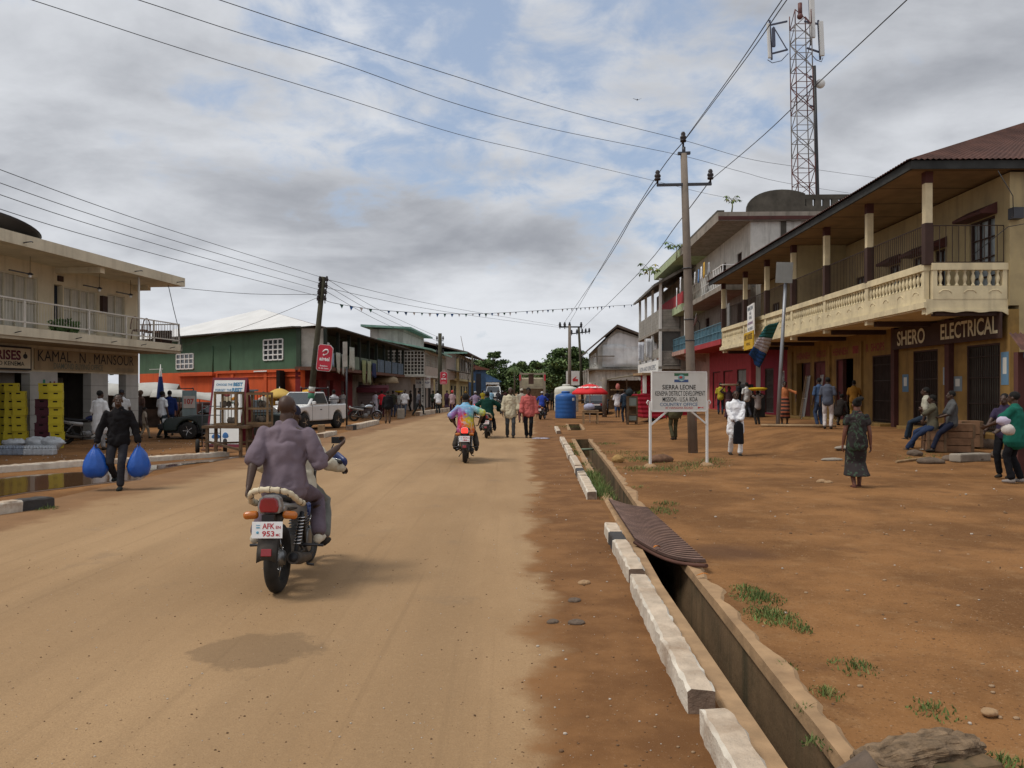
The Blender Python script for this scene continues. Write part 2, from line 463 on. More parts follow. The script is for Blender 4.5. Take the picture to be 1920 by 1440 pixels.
def road_mat():
    m, nt, b = newmat('dusty_asphalt')
    tc = nt.nodes.new('ShaderNodeTexCoord').outputs['Object']
    sp = nt.nodes.new('ShaderNodeSeparateXYZ'); nt.links.new(tc, sp.inputs[0])
    lane = math_(nt,'SUBTRACT', sp.outputs[0], math_(nt,'MULTIPLY', sp.outputs[1], .025))
    a = noise(nt, tc, .5, 7., .6, (1.,.35,1.))
    c = mixc(nt, mrange(nt, a, .35, .68), (.315,.195,.098), (.415,.268,.142))
    tr = noise(nt, tc, 1.3, 4., .5, (1.2,.06,1.))
    c = mixc(nt, mrange(nt, tr, .42, .66, 0, .36), c, (.25,.16,.085))
    st = noise(nt, tc, 1.0, 7., .65)
    c = mixc(nt, mrange(nt, st, .58, .72, 0, .35), c, (.185,.14,.10))
    fn = noise(nt, tc, 120., 3., .7)
    g3 = noise(nt, tc, 22., 6., .75)
    c = mixc(nt, mrange(nt, g3, .5, .72, 0, .4), c, (.43,.29,.16))
    tk = noise(nt, tc, 1., 5., .6, (7.,.09,1.), .6)
    c = mixc(nt, mrange(nt, tk, .56, .68, 0, .24), c, (.2,.125,.065))
    c = mixc(nt, mrange(nt, fn, .3, .75, 0, .6), c, (.22,.14,.075))
    gp = noise(nt, tc, 70., 3., .6)
    c = mixc(nt, mrange(nt, gp, .66, .74, 0, .6), c, (.10,.075,.06))
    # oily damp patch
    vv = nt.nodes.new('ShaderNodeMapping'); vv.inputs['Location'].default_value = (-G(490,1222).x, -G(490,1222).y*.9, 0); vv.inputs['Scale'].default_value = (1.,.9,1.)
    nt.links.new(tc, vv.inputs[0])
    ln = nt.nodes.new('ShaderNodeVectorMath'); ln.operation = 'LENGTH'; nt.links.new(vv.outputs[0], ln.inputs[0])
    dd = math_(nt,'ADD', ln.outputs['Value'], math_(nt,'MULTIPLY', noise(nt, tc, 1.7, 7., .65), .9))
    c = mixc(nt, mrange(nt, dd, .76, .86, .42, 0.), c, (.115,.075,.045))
    # earth washed over the right edge and the left edge
    wob = math_(nt,'ADD', math_(nt,'MULTIPLY', math_(nt,'SUBTRACT', noise(nt, tc, .8, 7., .6), .5), 1.5), math_(nt,'MULTIPLY', math_(nt,'SUBTRACT', noise(nt, tc, 3., 3., .5), .5), .16))
    e = math_(nt,'ADD', lane, wob)
    dn = mixc(nt, mrange(nt, noise(nt, tc, 1.6, 7., .65), .36, .66), (.145,.066,.024), (.225,.108,.041))
    dn = mixc(nt, mrange(nt, noise(nt, tc, 50., 4., .7), .6, .72, 0, .5), dn, (.34,.22,.13))
    c = mixc(nt, mrange(nt, e, -.10, .20), c, dn)
    e2 = math_(nt,'SUBTRACT', e, -7.0)
    dn2 = mixc(nt, .5, dn, (.27,.165,.09))
    c = mixc(nt, mrange(nt, e2, .1, .6, 1., 0.), c, dn2)
    nt.links.new(c, b.inputs['Base Color']); b.inputs['Roughness'].default_value = .9; b.inputs['Specular IOR Level'].default_value = .15
    bp = nt.nodes.new('ShaderNodeBump'); bp.inputs['Strength'].default_value = .4; bp.inputs['Distance'].default_value = .012
    nt.links.new(math_(nt,'ADD', fn, noise(nt, tc, 14., 6., .7)), bp.inputs['Height']); nt.links.new(bp.outputs[0], b.inputs['Normal'])
    return m
mb = MB()
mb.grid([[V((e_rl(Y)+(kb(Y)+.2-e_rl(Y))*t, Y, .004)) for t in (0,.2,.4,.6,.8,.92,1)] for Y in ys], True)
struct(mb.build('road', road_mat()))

# drain: walls, floor and lips
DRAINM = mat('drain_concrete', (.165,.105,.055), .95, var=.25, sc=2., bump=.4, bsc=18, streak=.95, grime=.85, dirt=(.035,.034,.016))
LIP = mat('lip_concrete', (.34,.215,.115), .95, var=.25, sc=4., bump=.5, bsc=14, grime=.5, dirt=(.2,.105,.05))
mb = MB()
for ya, yb in ((-6,29.0),(35.5,42.0)):
    yy = [y for y in ys if ya <= y <= yb]
    D = -.62
    mb.m = 0
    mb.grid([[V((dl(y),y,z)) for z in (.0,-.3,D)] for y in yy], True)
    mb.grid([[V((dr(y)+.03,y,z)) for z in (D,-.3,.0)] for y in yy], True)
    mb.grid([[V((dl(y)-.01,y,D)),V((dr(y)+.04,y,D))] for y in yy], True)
    for y in (ya,yb):
        if y > 0: mb.quad((dl(y),y,D),(dr(y)+.03,y,D),(dr(y)+.03,y,.0),(dl(y),y,.0))
    mb.m = 1
    y2 = [yy[0]+(yy[-1]-yy[0])*i/360 for i in range(361)]
    for i in range(360):
        y0, y1 = y2[i], y2[i+1]
        def lipw(y): return .085+.09*mn.noise(V((y*.9,2,0)))+.07*mn.noise(V((y*2.6,5,0)))+.018*mn.noise(V((y*7,5,3)))
        def liph(y): return .014+.008*mn.noise(V((y*1.3,9,0)))+.005*mn.noise(V((y*6,9,0)))
        vs = []
        for y in (y0,y1):
            vs += [(dr(y)-.012,y,-.07),(dr(y)-.008,y,liph(y)),(dr(y)+lipw(y),y,liph(y)+.006),(dr(y)+lipw(y)+.07,y,-.03)]
        [mb.add([vs[j] for j in q], [(0,1,2,3)]) for q in ((0,1,5,4),(1,2,6,5),(2,3,7,6))]
        vs = []
        for y in (y0,y1):
            vs += [(dl(y)+.012,y,-.07),(dl(y)+.008,y,.02),(dl(y)-.1+.03*mn.noise(V((y*2,1,4))),y,.025),(dl(y)-.16,y,-.03)]
        [mb.add([vs[j] for j in q], [(0,1,2,3)]) for q in ((4,5,1,0),(5,6,2,1),(6,7,3,2))]
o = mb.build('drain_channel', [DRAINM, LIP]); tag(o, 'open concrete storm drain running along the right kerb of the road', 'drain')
# silt and rubbish on the drain floor
mb = MB()
for i in range(520):
    y = random.uniform(3.4,28); t = random.betavariate(1,1.6)
    x = dl(y)+.03+(dr(y)-dl(y)-.05)*t
    mb.m = random.choice((0,0,0,1,1,2))
    r = random.uniform(.012,.055)
    mb.ball((x,y,-.6+r*.4), (r*random.uniform(.8,1.6),r*random.uniform(.8,1.6),r*.6), 6, 4, Matrix.Rotation(random.random()*3,3,'Z'))
tag(mb.build('drain_debris', [mat('silt',(.05,.033,.018),.95), mat('drain_stone',(.2,.14,.09),.9), mat('plastic_scrap',(.5,.5,.52),.5)]), 'dark silt and rubbish lying on the drain floor', 'debris', kind='stuff')

# puddle on the left verge
pts = [(-40,905),(40,893),(130,887),(215,884),(260,876),(330,868),(395,862),(440,858),(400,866),(330,874),(275,884),(255,900),(190,906),(120,915),(60,922),(10,930),(-60,944),(-140,950),(-220,930),(-150,912)]
m, nt, b = newmat('muddy_water'); b.inputs['Base Color'].default_value = (.095,.05,.025,1); b.inputs['Roughness'].default_value = .06; b.inputs['Specular IOR Level'].default_value = .9
MUDW = m
mb = MB(); pp = [G(x,y)+V((0,0,.012)) for x,y in pts]
mb.add(pp, [list(range(len(pp)))[::-1]])
struct(mb.build('puddle', MUDW))
WET = mat('wet_mud', (.105,.055,.028), .5, var=.25, sc=3, bump=.3, spec=.4)
mb = MB(); cc = sum(pp, V())/len(pp)
qq = [cc+(p-cc)*(1.10+.08*mn.noise(p))-V((0,0,.005)) for p in pp]
mb.add(qq, [list(range(len(qq)))[::-1]]); struct(mb.build('mud', WET))
# pavement on the left, in front of the shops
PAVE = DIRT
e0, e1, e2 = G(-330,930), G(330,860), G(470,846)
def kerbline(name_pts, w, hgt, name, mats, label, group, seed=0, seglen=1.0, black=(), cat='kerb stone'):
    pass

# ------------------------------------------------------------------ kerb stones
KW = mat('kerb_whitewash', (.60,.54,.45), .9, var=.16, sc=5., bump=.7, bsc=22, grime=.95, dirt=(.25,.155,.09), streak=.3)
KB = mat('kerb_black', (.05,.046,.044), .85, var=.3, sc=5, bump=.4, bsc=22)
KT = mat('kerb_top', (.50,.40,.30), .95, var=.22, sc=6., bump=.8, bsc=26, grime=.85, dirt=(.24,.145,.08))
KC = mat('kerb_core', (.2,.14,.1), .95, var=.3, sc=9, bump=.6, bsc=30)
def kerb(A, B, w=.155, h=.145, label='', bands=(), group='kerb stones along the right side of the road', name='kerb_stone', jit=.017, mw=None):
    A, B = V(A), V(B); d = B-A; L = d.length; d.normalize(); x = V((d.y,-d.x,0))
    n = max(3, int(L/.045)); rows = []; mb = MB()
    sec = [(-w/2,-.04),(-w/2,h*.9),(-w/2+.018,h),(w/2-.016,h*1.01),(w/2,h*.9),(w/2,-.04)]
    ring = []
    for i in range(n+1):
        p = A+d*L*i/n; r = []
        for j, (a, z) in enumerate(sec):
            q = V((p.x*9+j*1.7, p.y*9, j*.9))
            e = 1.0
            if i in (0,n): a *= .93; z = z*.93 if z > 0 else z
            z -= .05*h/.17*max(0,mn.noise(V((p.x*3+j,p.y*2.3,4)))-.25) if z > 0 and j in (1,2,3,4) else 0
            r.append(p+x*(a+jit*mn.noise(q))+V((0,0,z+(jit*mn.noise(q+V((5,5,5))) if z > 0 else 0))))
        rows.append(r)
    m_ = len(sec); i = 0
    isb = lambda i: any(a <= (i+.5)/n <= b for a, b in bands)
    while i < n:
        j = i
        while j < n and isb(j) == isb(i): j += 1
        for k in range(m_-1):
            mb.m = 1 if isb(i) else (3 if k == 2 else 0)
            mb.grid([[rows[q][k], rows[q][k+1]] for q in range(i, j+1)], True)
        i = j
    mb.m = 2
    mb.add(rows[0], [list(range(m_))]); mb.add(rows[-1], [list(range(m_))[::-1]])
    o = mb.build(name, [mw or KW, KB, KC, KT])
    return tag(o, label, 'kerb stone', group)
def kp(px, py): return G(px, py)
def kline(px, py): 
    return V((G(px,py).x, G(px,py).y, 0))
K = [(3.0,4.18,'nearest whitewashed kerb stone at the bottom edge beside the drain',(),.03),
     (4.32,7.15,'longest chipped whitewashed kerb stone, beside the open drain',(),.0),
     (7.3,9.95,'kerb stone with one black band beside the corrugated sheet',((.55,.74),),.02),
     (12.9,15.4,'whitewashed kerb stone with broken end just beyond the corrugated sheet',(),.0),
     (15.45,16.0,'short whitewashed kerb block next to a dark banded one',(),.0),
     (16.05,17.4,'kerb stone with a dark band beside tall drain grass',((.02,.55),),.0),
     (17.5,20.2,'worn kerb stone opposite the yellow boulder',(),.02),
     (20.35,22.0,'chipped pinkish kerb stone halfway along the right kerb',(),-.01),
     (22.1,24.2,'dusty kerb stone before the drain bridge',(),.02),
     (24.4,28.2,'low dusty kerb stone where the drain goes under the bridge',(),.0),
     (32.5,36.5,'farthest short kerb stone near the blue water tank',(),.0)]
for ya, yb, lb, bands, off in K:
    kerb((kb(ya)+.09+off,ya+.05,0),(kb(yb)+.09+off*.5,yb-.05,0), label=lb, bands=bands)
LK = 'kerb stones along the left verge'
kerb(G(-160,985), G(92,950), .26, .16, 'left kerb stone with a black painted end by the puddle', ((.72,1.),), LK)
kerb(G(-330,912), G(160,873), .3, .14, 'long worn kerb edging the shop forecourt behind the puddle', (), LK)
kerb(G(165,872.5), G(425,855), .3, .12, 'worn pale kerb edge left of the hand trolley', (), LK)
kerb(G(655,807), G(706,795), .32, .22, 'whitewashed kerb block with dark end in front of the white pickup', ((0,.12),), LK)
kerb(G(600,821), G(625,815), .3, .16, 'small whitewashed kerb block at the foot of the striped pole', (), LK)
kerb(G(783,780), G(812,775.5), .32, .3, 'far whitewashed kerb block by the man in grey', (), LK)
kerb(G(814,775), G(843,771), .32, .3, 'farthest whitewashed kerb block on the left verge', (), LK)
# ------------------------------------------------------------------ right hand buildings (local: x along the street away from the camera, y towards the street)
CREAM = mat('cream_plaster', (.37,.29,.155), .9, var=.14, sc=1.2, bump=.2, bsc=30, streak=.5, grime=.4, dirt=(.17,.14,.09))
CREAMW = mat('pale_trim', (.64,.54,.34), .85, var=.12, sc=2, bump=.3, streak=.3, grime=.3, dirt=(.22,.18,.13))
YELL = mat('ochre_plaster', (.25,.15,.045), .9, var=.18, sc=1.3, bump=.25, streak=.55, grime=.55, dirt=(.10,.06,.025))
MAROON = mat('maroon_paint', (.075,.026,.022), .8, var=.2, sc=2, bump=.1, streak=.3)
BROWN = mat('brown_paint', (.05,.026,.02), .8, var=.2, sc=2, bump=.1)
BOARD = mat('ceiling_boards', (.21,.145,.085), .85, var=.2, sc=1.5, bump=.1, grime=.4, dirt=(.12,.08,.045), board=('X',.16))
ROOFR = mat('rusty_roof', (.095,.042,.03), .85, var=.35, sc=1.3, bump=.2, bsc=25, grime=.5, dirt=(.05,.022,.017), streak=.4)
FASC = mat('dark_fascia', (.035,.036,.034), .85, var=.3, sc=3)
GRILL = mat('brown_grille', (.05,.032,.024), .7, var=.2, metal=.3)
DOORD = mat('dark_door', (.028,.017,.012), .8, var=.4, sc=3, bump=.1)
REDDOOR = mat('red_door', (.11,.02,.02), .7, var=.25, sc=2, streak=.3)
PINKW = mat('pink_lettering', (.23,.055,.05), .9, var=.3, sc=5)
LETC = mat('cream_lettering', (.60,.54,.36), .85, var=.1, sc=4)
BAL = [(.052,0),(.052,.04),(.03,.06),(.034,.1),(.062,.2),(.05,.27),(.03,.33),(.03,.36),(.05,.39),(.05,.43)]

def balustrade(parent, x0, x1, y0, y1, zb, n, m, name='balustrade', scallops=3):
    """parapet from (x0,y0) to (x1,y1): base band, turned balusters, top rail"""
    A, B = V((x0,y0,0)), V((x1,y1,0)); d = (B-A); L = d.length; d.normalize()
    nrm = V((d.y,-d.x,0))
    M = Matrix((( d.x, nrm.x, 0, A.x),(d.y, nrm.y, 0, A.y),(0,0,1,0),(0,0,0,1)))
    mb = MB(M)
    mb.bx(0,-.07,zb,L,.07,zb+.36); mb.bx(-.02,-.09,zb+.79,L+.02,.09,zb+.98)
    mb.bx(0,-.068,zb+.36,.12,.068,zb+.79); mb.bx(L-.12,-.068,zb+.36,L,.068,zb+.79)
    for i in range(n):
        x = .12+(L-.24)*(i+.5)/n
        mb.lathe([(r,z) for r,z in BAL], 8, (x,0,zb+.36))
    for i in range(scallops):
        x = L*(i+.5)/scallops
        pts = []
        for k in range(9):
            a = PI*k/8
            pts.append((x+.16*math.cos(a), .072, zb+.16+.09*math.sin(a)))
        for sgn in (1,-1):
            mb.tube([(p[0],p[1]*sgn,p[2]) for p in pts], .014, 5)
    return mb.build(name, m, parent)

def grille(parent, x0, x1, y0, y1, z0, z1, step, m, name='railing', r=.008):
    A, B = V((x0,y0,0)), V((x1,y1,0)); L = (B-A).length; d = (B-A)/L
    mb = MB(); n = int(L/step)
    for i in range(n+1):
        p = A+d*L*i/n
        mb.bar(p+V((0,0,z0)), p+V((0,0,z1)), r*2)
    for z in (z0+.04, z1):
        mb.bar(A+V((0,0,z)), B+V((0,0,z)), .025, .025)
    return mb.build(name, m, parent)

def window(parent, x0, x1, z0, z1, y, nx, nz, mf, mg, name='window', depth=.05, pane_name='pane'):
    f = MB(); t = .05
    f.bx(x0,y-depth,z0,x0+t,y+.03,z1); f.bx(x1-t,y-depth,z0,x1,y+.03,z1)
    f.bx(x0+t,y-depth,z0,x1-t,y+.03,z0+t); f.bx(x0+t,y-depth,z1-t,x1-t,y+.03,z1)
    for i in range(1,nx):
        x = x0+(x1-x0)*i/nx; f.bx(x-.018,y-depth+.01,z0+t,x+.018,y+.02,z1-t)
    for j in range(1,nz):
        z = z0+(z1-z0)*j/nz
        for i in range(nx):
            a = x0+(x1-x0)*i/nx+(.018 if i else t); b = x0+(x1-x0)*(i+1)/nx-(.018 if i < nx-1 else t)
            f.bx(a,y-depth+.012,z-.014,b,y+.015,z+.014)
    o = f.build(name, mf, parent)
    g = MB(); g.bx(x0+.02,y-depth-.02,z0+.02,x1-.02,y-depth,z1-.02); g.build(pane_name, mg, o)
    return o
def door(parent, x0, x1, z0, z1, y, m, mf, name='door', bars=True, transom=True, hm=None):
    mb = MB(); mb.bx(x0+.05,y-.10,z0,x1-.05,y-.05,z1-.05)
    n = 2 if x1-x0 > 1 else 1
    for i in range(n):
        a = x0+.05+(x1-x0-.1)*i/n; b = x0+.05+(x1-x0-.1)*(i+1)/n
        for q in (.06,.36,.68):
            mb.bx(a+.1,y-.05,z0+(z1-z0)*q+.06,b-.1,y-.035,z0+(z1-z0)*(q+.27))
    o = mb.build(name, m, parent)
    f = MB(); f.bx(x0,y-.12,z0,x0+.05,y+.02,z1); f.bx(x1-.05,y-.12,z0,x1,y+.02,z1); f.bx(x0+.05,y-.12,z1-.05,x1-.05,y+.02,z1)
    f.build('door_frame', mf, o)
    if bars:
        g = MB(); k = int((x1-x0)/.12)
        for i in range(k+1):
            x = x0+.07+(x1-x0-.14)*i/k
            g.bar((x,y-.02,z0+.05),(x,y-.02,z1-.07),.018)
        for z in (z0+.1,z0+(z1-z0)*.32,z0+(z1-z0)*.62,z0+(z1-z0)*.86): g.bar((x0+.05,y-.015,z),(x1-.05,y-.015,z),.03)
        g.build('grille', hm or GRILL, o)
    else:
        g = MB(); g.bx((x0+x1)/2+.06,y-.05,z0+1.0,(x0+x1)/2+.1,y+.01,z0+1.15); g.build('handle', STEEL, o)
    return o

BZ = .45
shop = thing('veranda_building', 'long ochre two storey building with cream balustraded veranda and rusty iron roof', 'building', (13.45,22.0,BZ), PI/2-.02)
LEN = 23.4
# ground floor wall
ops = [(.35,2.05,.12,2.62),(3.75,5.4,.12,2.62),(7.0,8.65,.12,2.6),(10.45,12.2,.1,2.6),(13.5,14.9,.1,2.6),(15.4,17.3,.1,2.6)]
mb = MB(); facade(mb, -.1, 18.6, -.4, 3.5, .25, ops)
facade(mb, 18.6, 18.7, -.4, 3.5, .25, [])
mb.build('wall', YELL, shop)
mb = MB(); facade(mb, 18.7, LEN, -.4, 3.5, .25, [(19.2,20.1,1.3,2.3),(21.0,22.6,.1,2.5)]); mb.build('wall', mat('crimson_plaster',(.22,.012,.03),.85,var=.15,streak=.35,dirt=(.06,.01,.012)), shop)
mb = MB(); mb.bx(-.1,-9,-.4,.1,-.25,3.8); mb.bx(-.1,-9,3.8,.1,-.25,7.2); mb.bx(LEN-.2,-9,-.4,LEN,-.25,7.2); mb.bx(.1,-9,-.4,LEN-.2,-8.8,7.2)
mb.bx(.1,-8.8,3.45,LEN-.2,-.25,3.6); mb.build('side_wall', CREAM, shop)
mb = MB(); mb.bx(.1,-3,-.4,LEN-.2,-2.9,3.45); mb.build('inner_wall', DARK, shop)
for i,(a,b,z0,z1) in enumerate(ops):
    if i in (4,5):
        if i == 5: door(shop, a, a+.9, z0, z1, -.02, REDDOOR, MAROON, bars=False)
        else: door(shop, a, b, z0, z1, -.02, REDDOOR, MAROON, bars=False)
    elif i == 3:
        door(shop, b-.75, b, z0, z1, -.0, REDDOOR, MAROON, bars=False)
    else: door(shop, a, b, z0, z1, -.03, DOORD if i else mat('grey_grille_door',(.05,.045,.035),.7,var=.3), BROWN)
window(shop, 19.2, 20.1, 1.3, 2.3, -.1, 3, 3, WHITEP, GLASS)
door(shop, 21.0, 22.6, .1, 2.5, -.03, mat('grey_shutter',(.22,.22,.2),.7,streak=.4), MAROON)
# pilasters, plinth step, beams
mb = MB()
for x in (2.9,6.6): mb.bx(x-.13,.003,-.4,x+.13,.16,3.5)
mb.build('pilaster', MAROON, shop)
mb = MB()
for x in (9.6,12.9,17.9): mb.bx(x-.12,.003,-.4,x+.12,.09,3.2)
mb.build('pilaster', YELL, shop)
mb = MB()
for a,b,z0,z1 in ops: mb.bx(a-.15,.004,-.45,b+.15,.5,z0-.01)
mb.bx(7.5,.5,-.45,9.2,.62,-.2)
mb.build('door_step', YELL, shop, bevel=.02)
mb = MB()
for x in (.2,3.9,7.6,11.3,15.0,18.7,22.9): mb.bx(x-.12,.0,3.34,x+.12,1.9,3.498)
mb.build('beam', BROWN, shop)
# sign band
sb = MB(); sb.bx(-.05,.17,2.72,6.5,.23,3.42); sgn = sb.build('sign_board', BROWN, shop)
text('SHERO', (5.08,.235,3.08), (-1,0,0), 1.95, .5, LETC, sgn, fat=.02)
text('ELECTRICAL', (1.58,.235,3.1), (-1,0,0), 3.05, .49, LETC, sgn, fat=.02)
for x0, x1, s in ((9.75,10.5,'1'),(11.0,12.6,'HENNEH'),(7.6,9.2,'R  SHOPS'),(13.4,14.6,'AND CO'),(15.4,17.2,'HENNEH')):
    text(s, ((x0+x1)/2,.004,2.92), (-1,0,0), x1-x0, .3, PINKW, shop, fat=.02, depth=.004)
# balcony slab
mb = MB(); mb.bx(-.02,.0,3.5,LEN,2.2,3.78); mb.bx(-.06,2.2,3.54,LEN,2.28,3.7)
for x in (.12,3.9,7.6,11.3,15.0,18.7,22.9): mb.bx(x-.1,2.0,3.38,x+.1,2.2,3.499)
# wavy valance at the near end
k = 14
mb.prism([(-.01,3.5)]+[(2.2*i/k, 3.40+.05*abs(math.sin(i*PI/4.6))-(.06 if i in (0,k) else 0)) for i in range(k+1)]+[(2.2,3.5)], -.045, .0, 'x')
mb.build('balcony_slab', CREAMW, shop)
cx = [.12,3.9,7.6,11.3,15.0,18.7,LEN-.15]
for a, b in zip(cx, cx[1:]):
    balustrade(shop, a, b, 2.12, 2.12, 3.781, 16, CREAMW, scallops=4)
balustrade(shop, .04, .04, 2.02, .02, 3.781, 8, CREAMW, scallops=3)
for a, b in zip(cx, cx[1:]): grille(shop, a+.12, b-.12, 2.05, 2.05, 4.76, 5.85, .13, GRILL, r=.007)
grille(shop, .1, .1, 1.95, .05, 4.76, 5.8, .17, GRILL, r=.008)
for x in cx:
    c = MB(); c.bx(x-.11,1.99,4.72,x+.11,2.21,5.86); c.m = 1; c.bx(x-.095,2.0,5.86,x+.095,2.2,6.95); c.m = 2; c.bx(x-.105,1.99,6.95,x+.105,2.21,7.26)
    c.build('column', [BROWN, CREAMW, MAROON], shop, bevel=.008)
# party wall screen between the two halves
mb = MB(); mb.bx(11.2,.0,3.782,11.4,1.98,7.25); mb.build('partition', CREAM, shop)
mb = MB(); mb.bx(11.32,1.98,3.782,11.42,2.0,7.25); 
# upper wall
uo = [(.6,1.9,4.0,6.2),(3.3,3.95,4.5,5.75),(4.7,5.4,4.5,5.75),(6.4,7.2,3.9,5.75),(9,10.2,3.9,5.75),(13,14.2,3.9,5.9),(16.4,17.4,4.4,5.8),(20,21.2,3.9,5.9)]
mb = MB(); facade(mb, -.1, LEN, 3.6, 7.2, .25, uo, 0.); mb.build('wall', CREAM, shop)
PANEB = mat('louvre_glass', (.22,.25,.26), .3, var=.3, sc=4, spec=.5)
for a,b,z0,z1 in uo:
    window(shop, a, b, z0, z1, -.08, max(2,int((b-a)/.35)), 2 if z1-z0 < 1.6 else 4, BROWN, PANEB)
mb = MB()
for a,b,z0,z1 in uo[:4]: mb.prism([(0,z1+.02),(.0,z1+.34),(.45,z1+.1),(.45,z1+.02)], a-.12, b+.12, 'x')
mb.build('window_hood', MAROON, shop)
mb = MB(); mb.bx(-.35,-.23,5.9,-.1,.05,6.2); mb.build('meter_box', STEEL, shop)
# ceiling, fascia, roof
mb = MB(); mb.bx(-.4,-.5,7.26,LEN+.2,2.75,7.29); mb.build('ceiling', BOARD, shop)
mb = MB(); mb.bx(-.45,2.75,7.2,LEN+.3,2.82,7.42); mb.bx(-.47,-9.5,7.2,-.4,2.82,7.42); mb.build('fascia', FASC, shop)
mb = MB()
corrugated(mb, (-.55,2.92,7.44),(LEN+.4,2.92,7.44),(LEN-2,-4,10.3),(4.6,-4,10.3), 150, .018, 4)
corrugated(mb, (-.55,-11,7.44),(-.55,2.92,7.44),(4.6,-4,10.3),(4.6,-4.01,10.3), 90, .018, 4)
mb.quad((LEN+.4,2.92,7.44),(LEN+.4,-11,7.44),(LEN-2,-4,10.3),(LEN-2,-4,10.3))
mb.quad((LEN+.4,-11,7.44),(-.55,-11,7.44),(4.6,-4,10.3),(LEN-2,-4,10.3))
mb.build('roof', ROOFR, shop)
mb = MB(); mb.tube([(-.6,.6,7.1),(-.75,.3,6.4),(-.6,.2,5.9),(-.35,.1,5.95)], .012, 5); mb.tube([(-.5,1.2,4.9),(-.7,.4,5.6),(-1.2,-1,5.8)], .01, 5)
mb.build('loose_wiring', BLACK, shop)
# posters
def poster(x, z, w_, h_, c, nm='poster'):
    mb = MB(); mb.bx(x-w_/2,.003,z-h_/2,x+w_/2,.009,z+h_/2); p = mb.build(nm, paint('poster_%d'%int(c[2]*99), c, .7), shop)
    mb = MB(); mb.bx(x-w_/4,.010,z-h_/6,x+w_/4,.012,z+h_/3); mb.build('poster_print', paint('poster_print',(.55,.55,.5),.7), p); return p
poster(5.95,1.55,.45,.6,(.08,.16,.24)); poster(3.2,1.75,.42,.55,(.25,.3,.33)); poster(2.55,1.5,.5,.45,(.16,.2,.22)); poster(.12,1.9,.35,.9,(.1,.2,.3))

# aluminium frames and shutters leaning by the maroon doors
for x, lb in ((14.95,'tall pale louvred frame leaning by the maroon door, nearest the pole'),(13.3,'tall pale louvred frame leaning on the ochre wall behind the man in blue'),(15.25,'narrow reddish plank frame leaning beside the tall louvred frame')):
    t = thing('door_frame_stack', lb, 'frame', shop.matrix_basis @ V((x,.45,-.02)), PI/2-.02, None)
    mb = MB()
    for dx in (0,.12,.3):
        mb.bar((dx,0,0),(dx,-.3,2.0),.045,.03)
    for z in (.05,.95,1.9): mb.bar((0,-.15*z,z),(.3,-.15*z,z),.04,.03)
    mb.build('frame', WOODL if 'reddish' in lb else mat('aluminium',(.42,.43,.42),.5,metal=.3), t)
    mb = MB()
    for i in range(22): mb.bar((.14,-.01-.0135*i,.1+.082*i),(.29,-.01-.0135*i,.1+.082*i),.03,.008)
    mb.build('slats', mat('slat_grey',(.3,.3,.28),.6), t)

# ------------------------------------------------------------------ three storey building behind
GREENP = mat('pale_green_paint', (.36,.42,.25), .85, var=.12, streak=.5, grime=.3, dirt=(.13,.13,.08))
GREYP = mat('weathered_grey_plaster', (.27,.235,.195), .9, var=.18, sc=1.2, streak=.55, grime=.5, dirt=(.1,.085,.065))
PINKP = mat('faded_pink_plaster', (.42,.25,.2), .9, var=.18, streak=.4, grime=.4, dirt=(.16,.1,.08))
REDP = mat('red_plaster', (.33,.035,.04), .85, var=.15, streak=.35, dirt=(.1,.02,.02))
BLUER = mat('blue_railing', (.10,.20,.25), .7, var=.2, streak=.4)
MOLD = mat('mouldy_concrete', (.085,.075,.06), .95, var=.35, sc=1.6, bump=.3, grime=.6, dirt=(.03,.03,.022))
OFFW = mat('offwhite_plaster', (.60,.575,.52), .9, var=.1, streak=.55, grime=.3, dirt=(.15,.13,.1))
tri = thing('apartment_building', 'stained three storey block with blue balcony rail and mouldy arched roof parapet', 'building', (13.6,46.2,.42), PI/2-.03)
L3 = 24
def Z(w): return w-.42
mb = MB(); facade(mb, 0, 11, -.4, 4.2, .3, [(1.0,3.2,.1,2.6),(4.2,6.8,.1,2.6),(7.6,10,.1,2.6)]); mb.build('wall', REDP, tri)
mb = MB(); facade(mb, 11, L3, -.4, 4.2, .3, [(12,14.2,.1,2.6),(16,18.6,.1,2.6)]); mb.build('wall', PINKP, tri)
for a,b in ((1.0,3.2),(4.2,6.8),(7.6,10),(12,14.2),(16,18.6)):
    door(tri, a, b, .1, 2.6, -.05, REDP if a > 1 and a < 11 else mat('green_grey_door',(.2,.2,.18),.8), MAROON, bars=False)
for z0, z1, m in ((4.4,7.2,GREYP),(7.4,10.9,OFFW)):
    mb = MB(); facade(mb, 0, L3, z0-.2, z1+.3, .3, [(2,3.2,z0+.1,z0+2.2),(6,7.6,z0+.1,z0+2.2),(11,12.3,z0+.8,z0+2.1),(16,17.4,z0+.1,z0+2.2),(20.5,22,z0+.8,z0+2.1)]); mb.build('wall', m, tri)
    for a,b,c,d in [(2,3.2,z0+.1,z0+2.2),(6,7.6,z0+.1,z0+2.2),(11,12.3,z0+.8,z0+2.1),(16,17.4,z0+.1,z0+2.2),(20.5,22,z0+.8,z0+2.1)]:
        window(tri, a, b, c, d, -.1, 3, 3, BROWN, GLASS)
mb = MB(); mb.bx(0,-10,-.4,.3,-.3,11.2); mb.bx(L3-.3,-10,-.4,L3,-.3,11.2); mb.bx(.3,-10,-.4,L3-.3,-9.7,11.2); mb.bx(.3,-9.7,10.9,L3-.3,-.3,11.1); mb.build('side_wall', OFFW, tri)
window(tri, 0,0.01,0,0.01,-5,1,1,BROWN,GLASS) if False else None
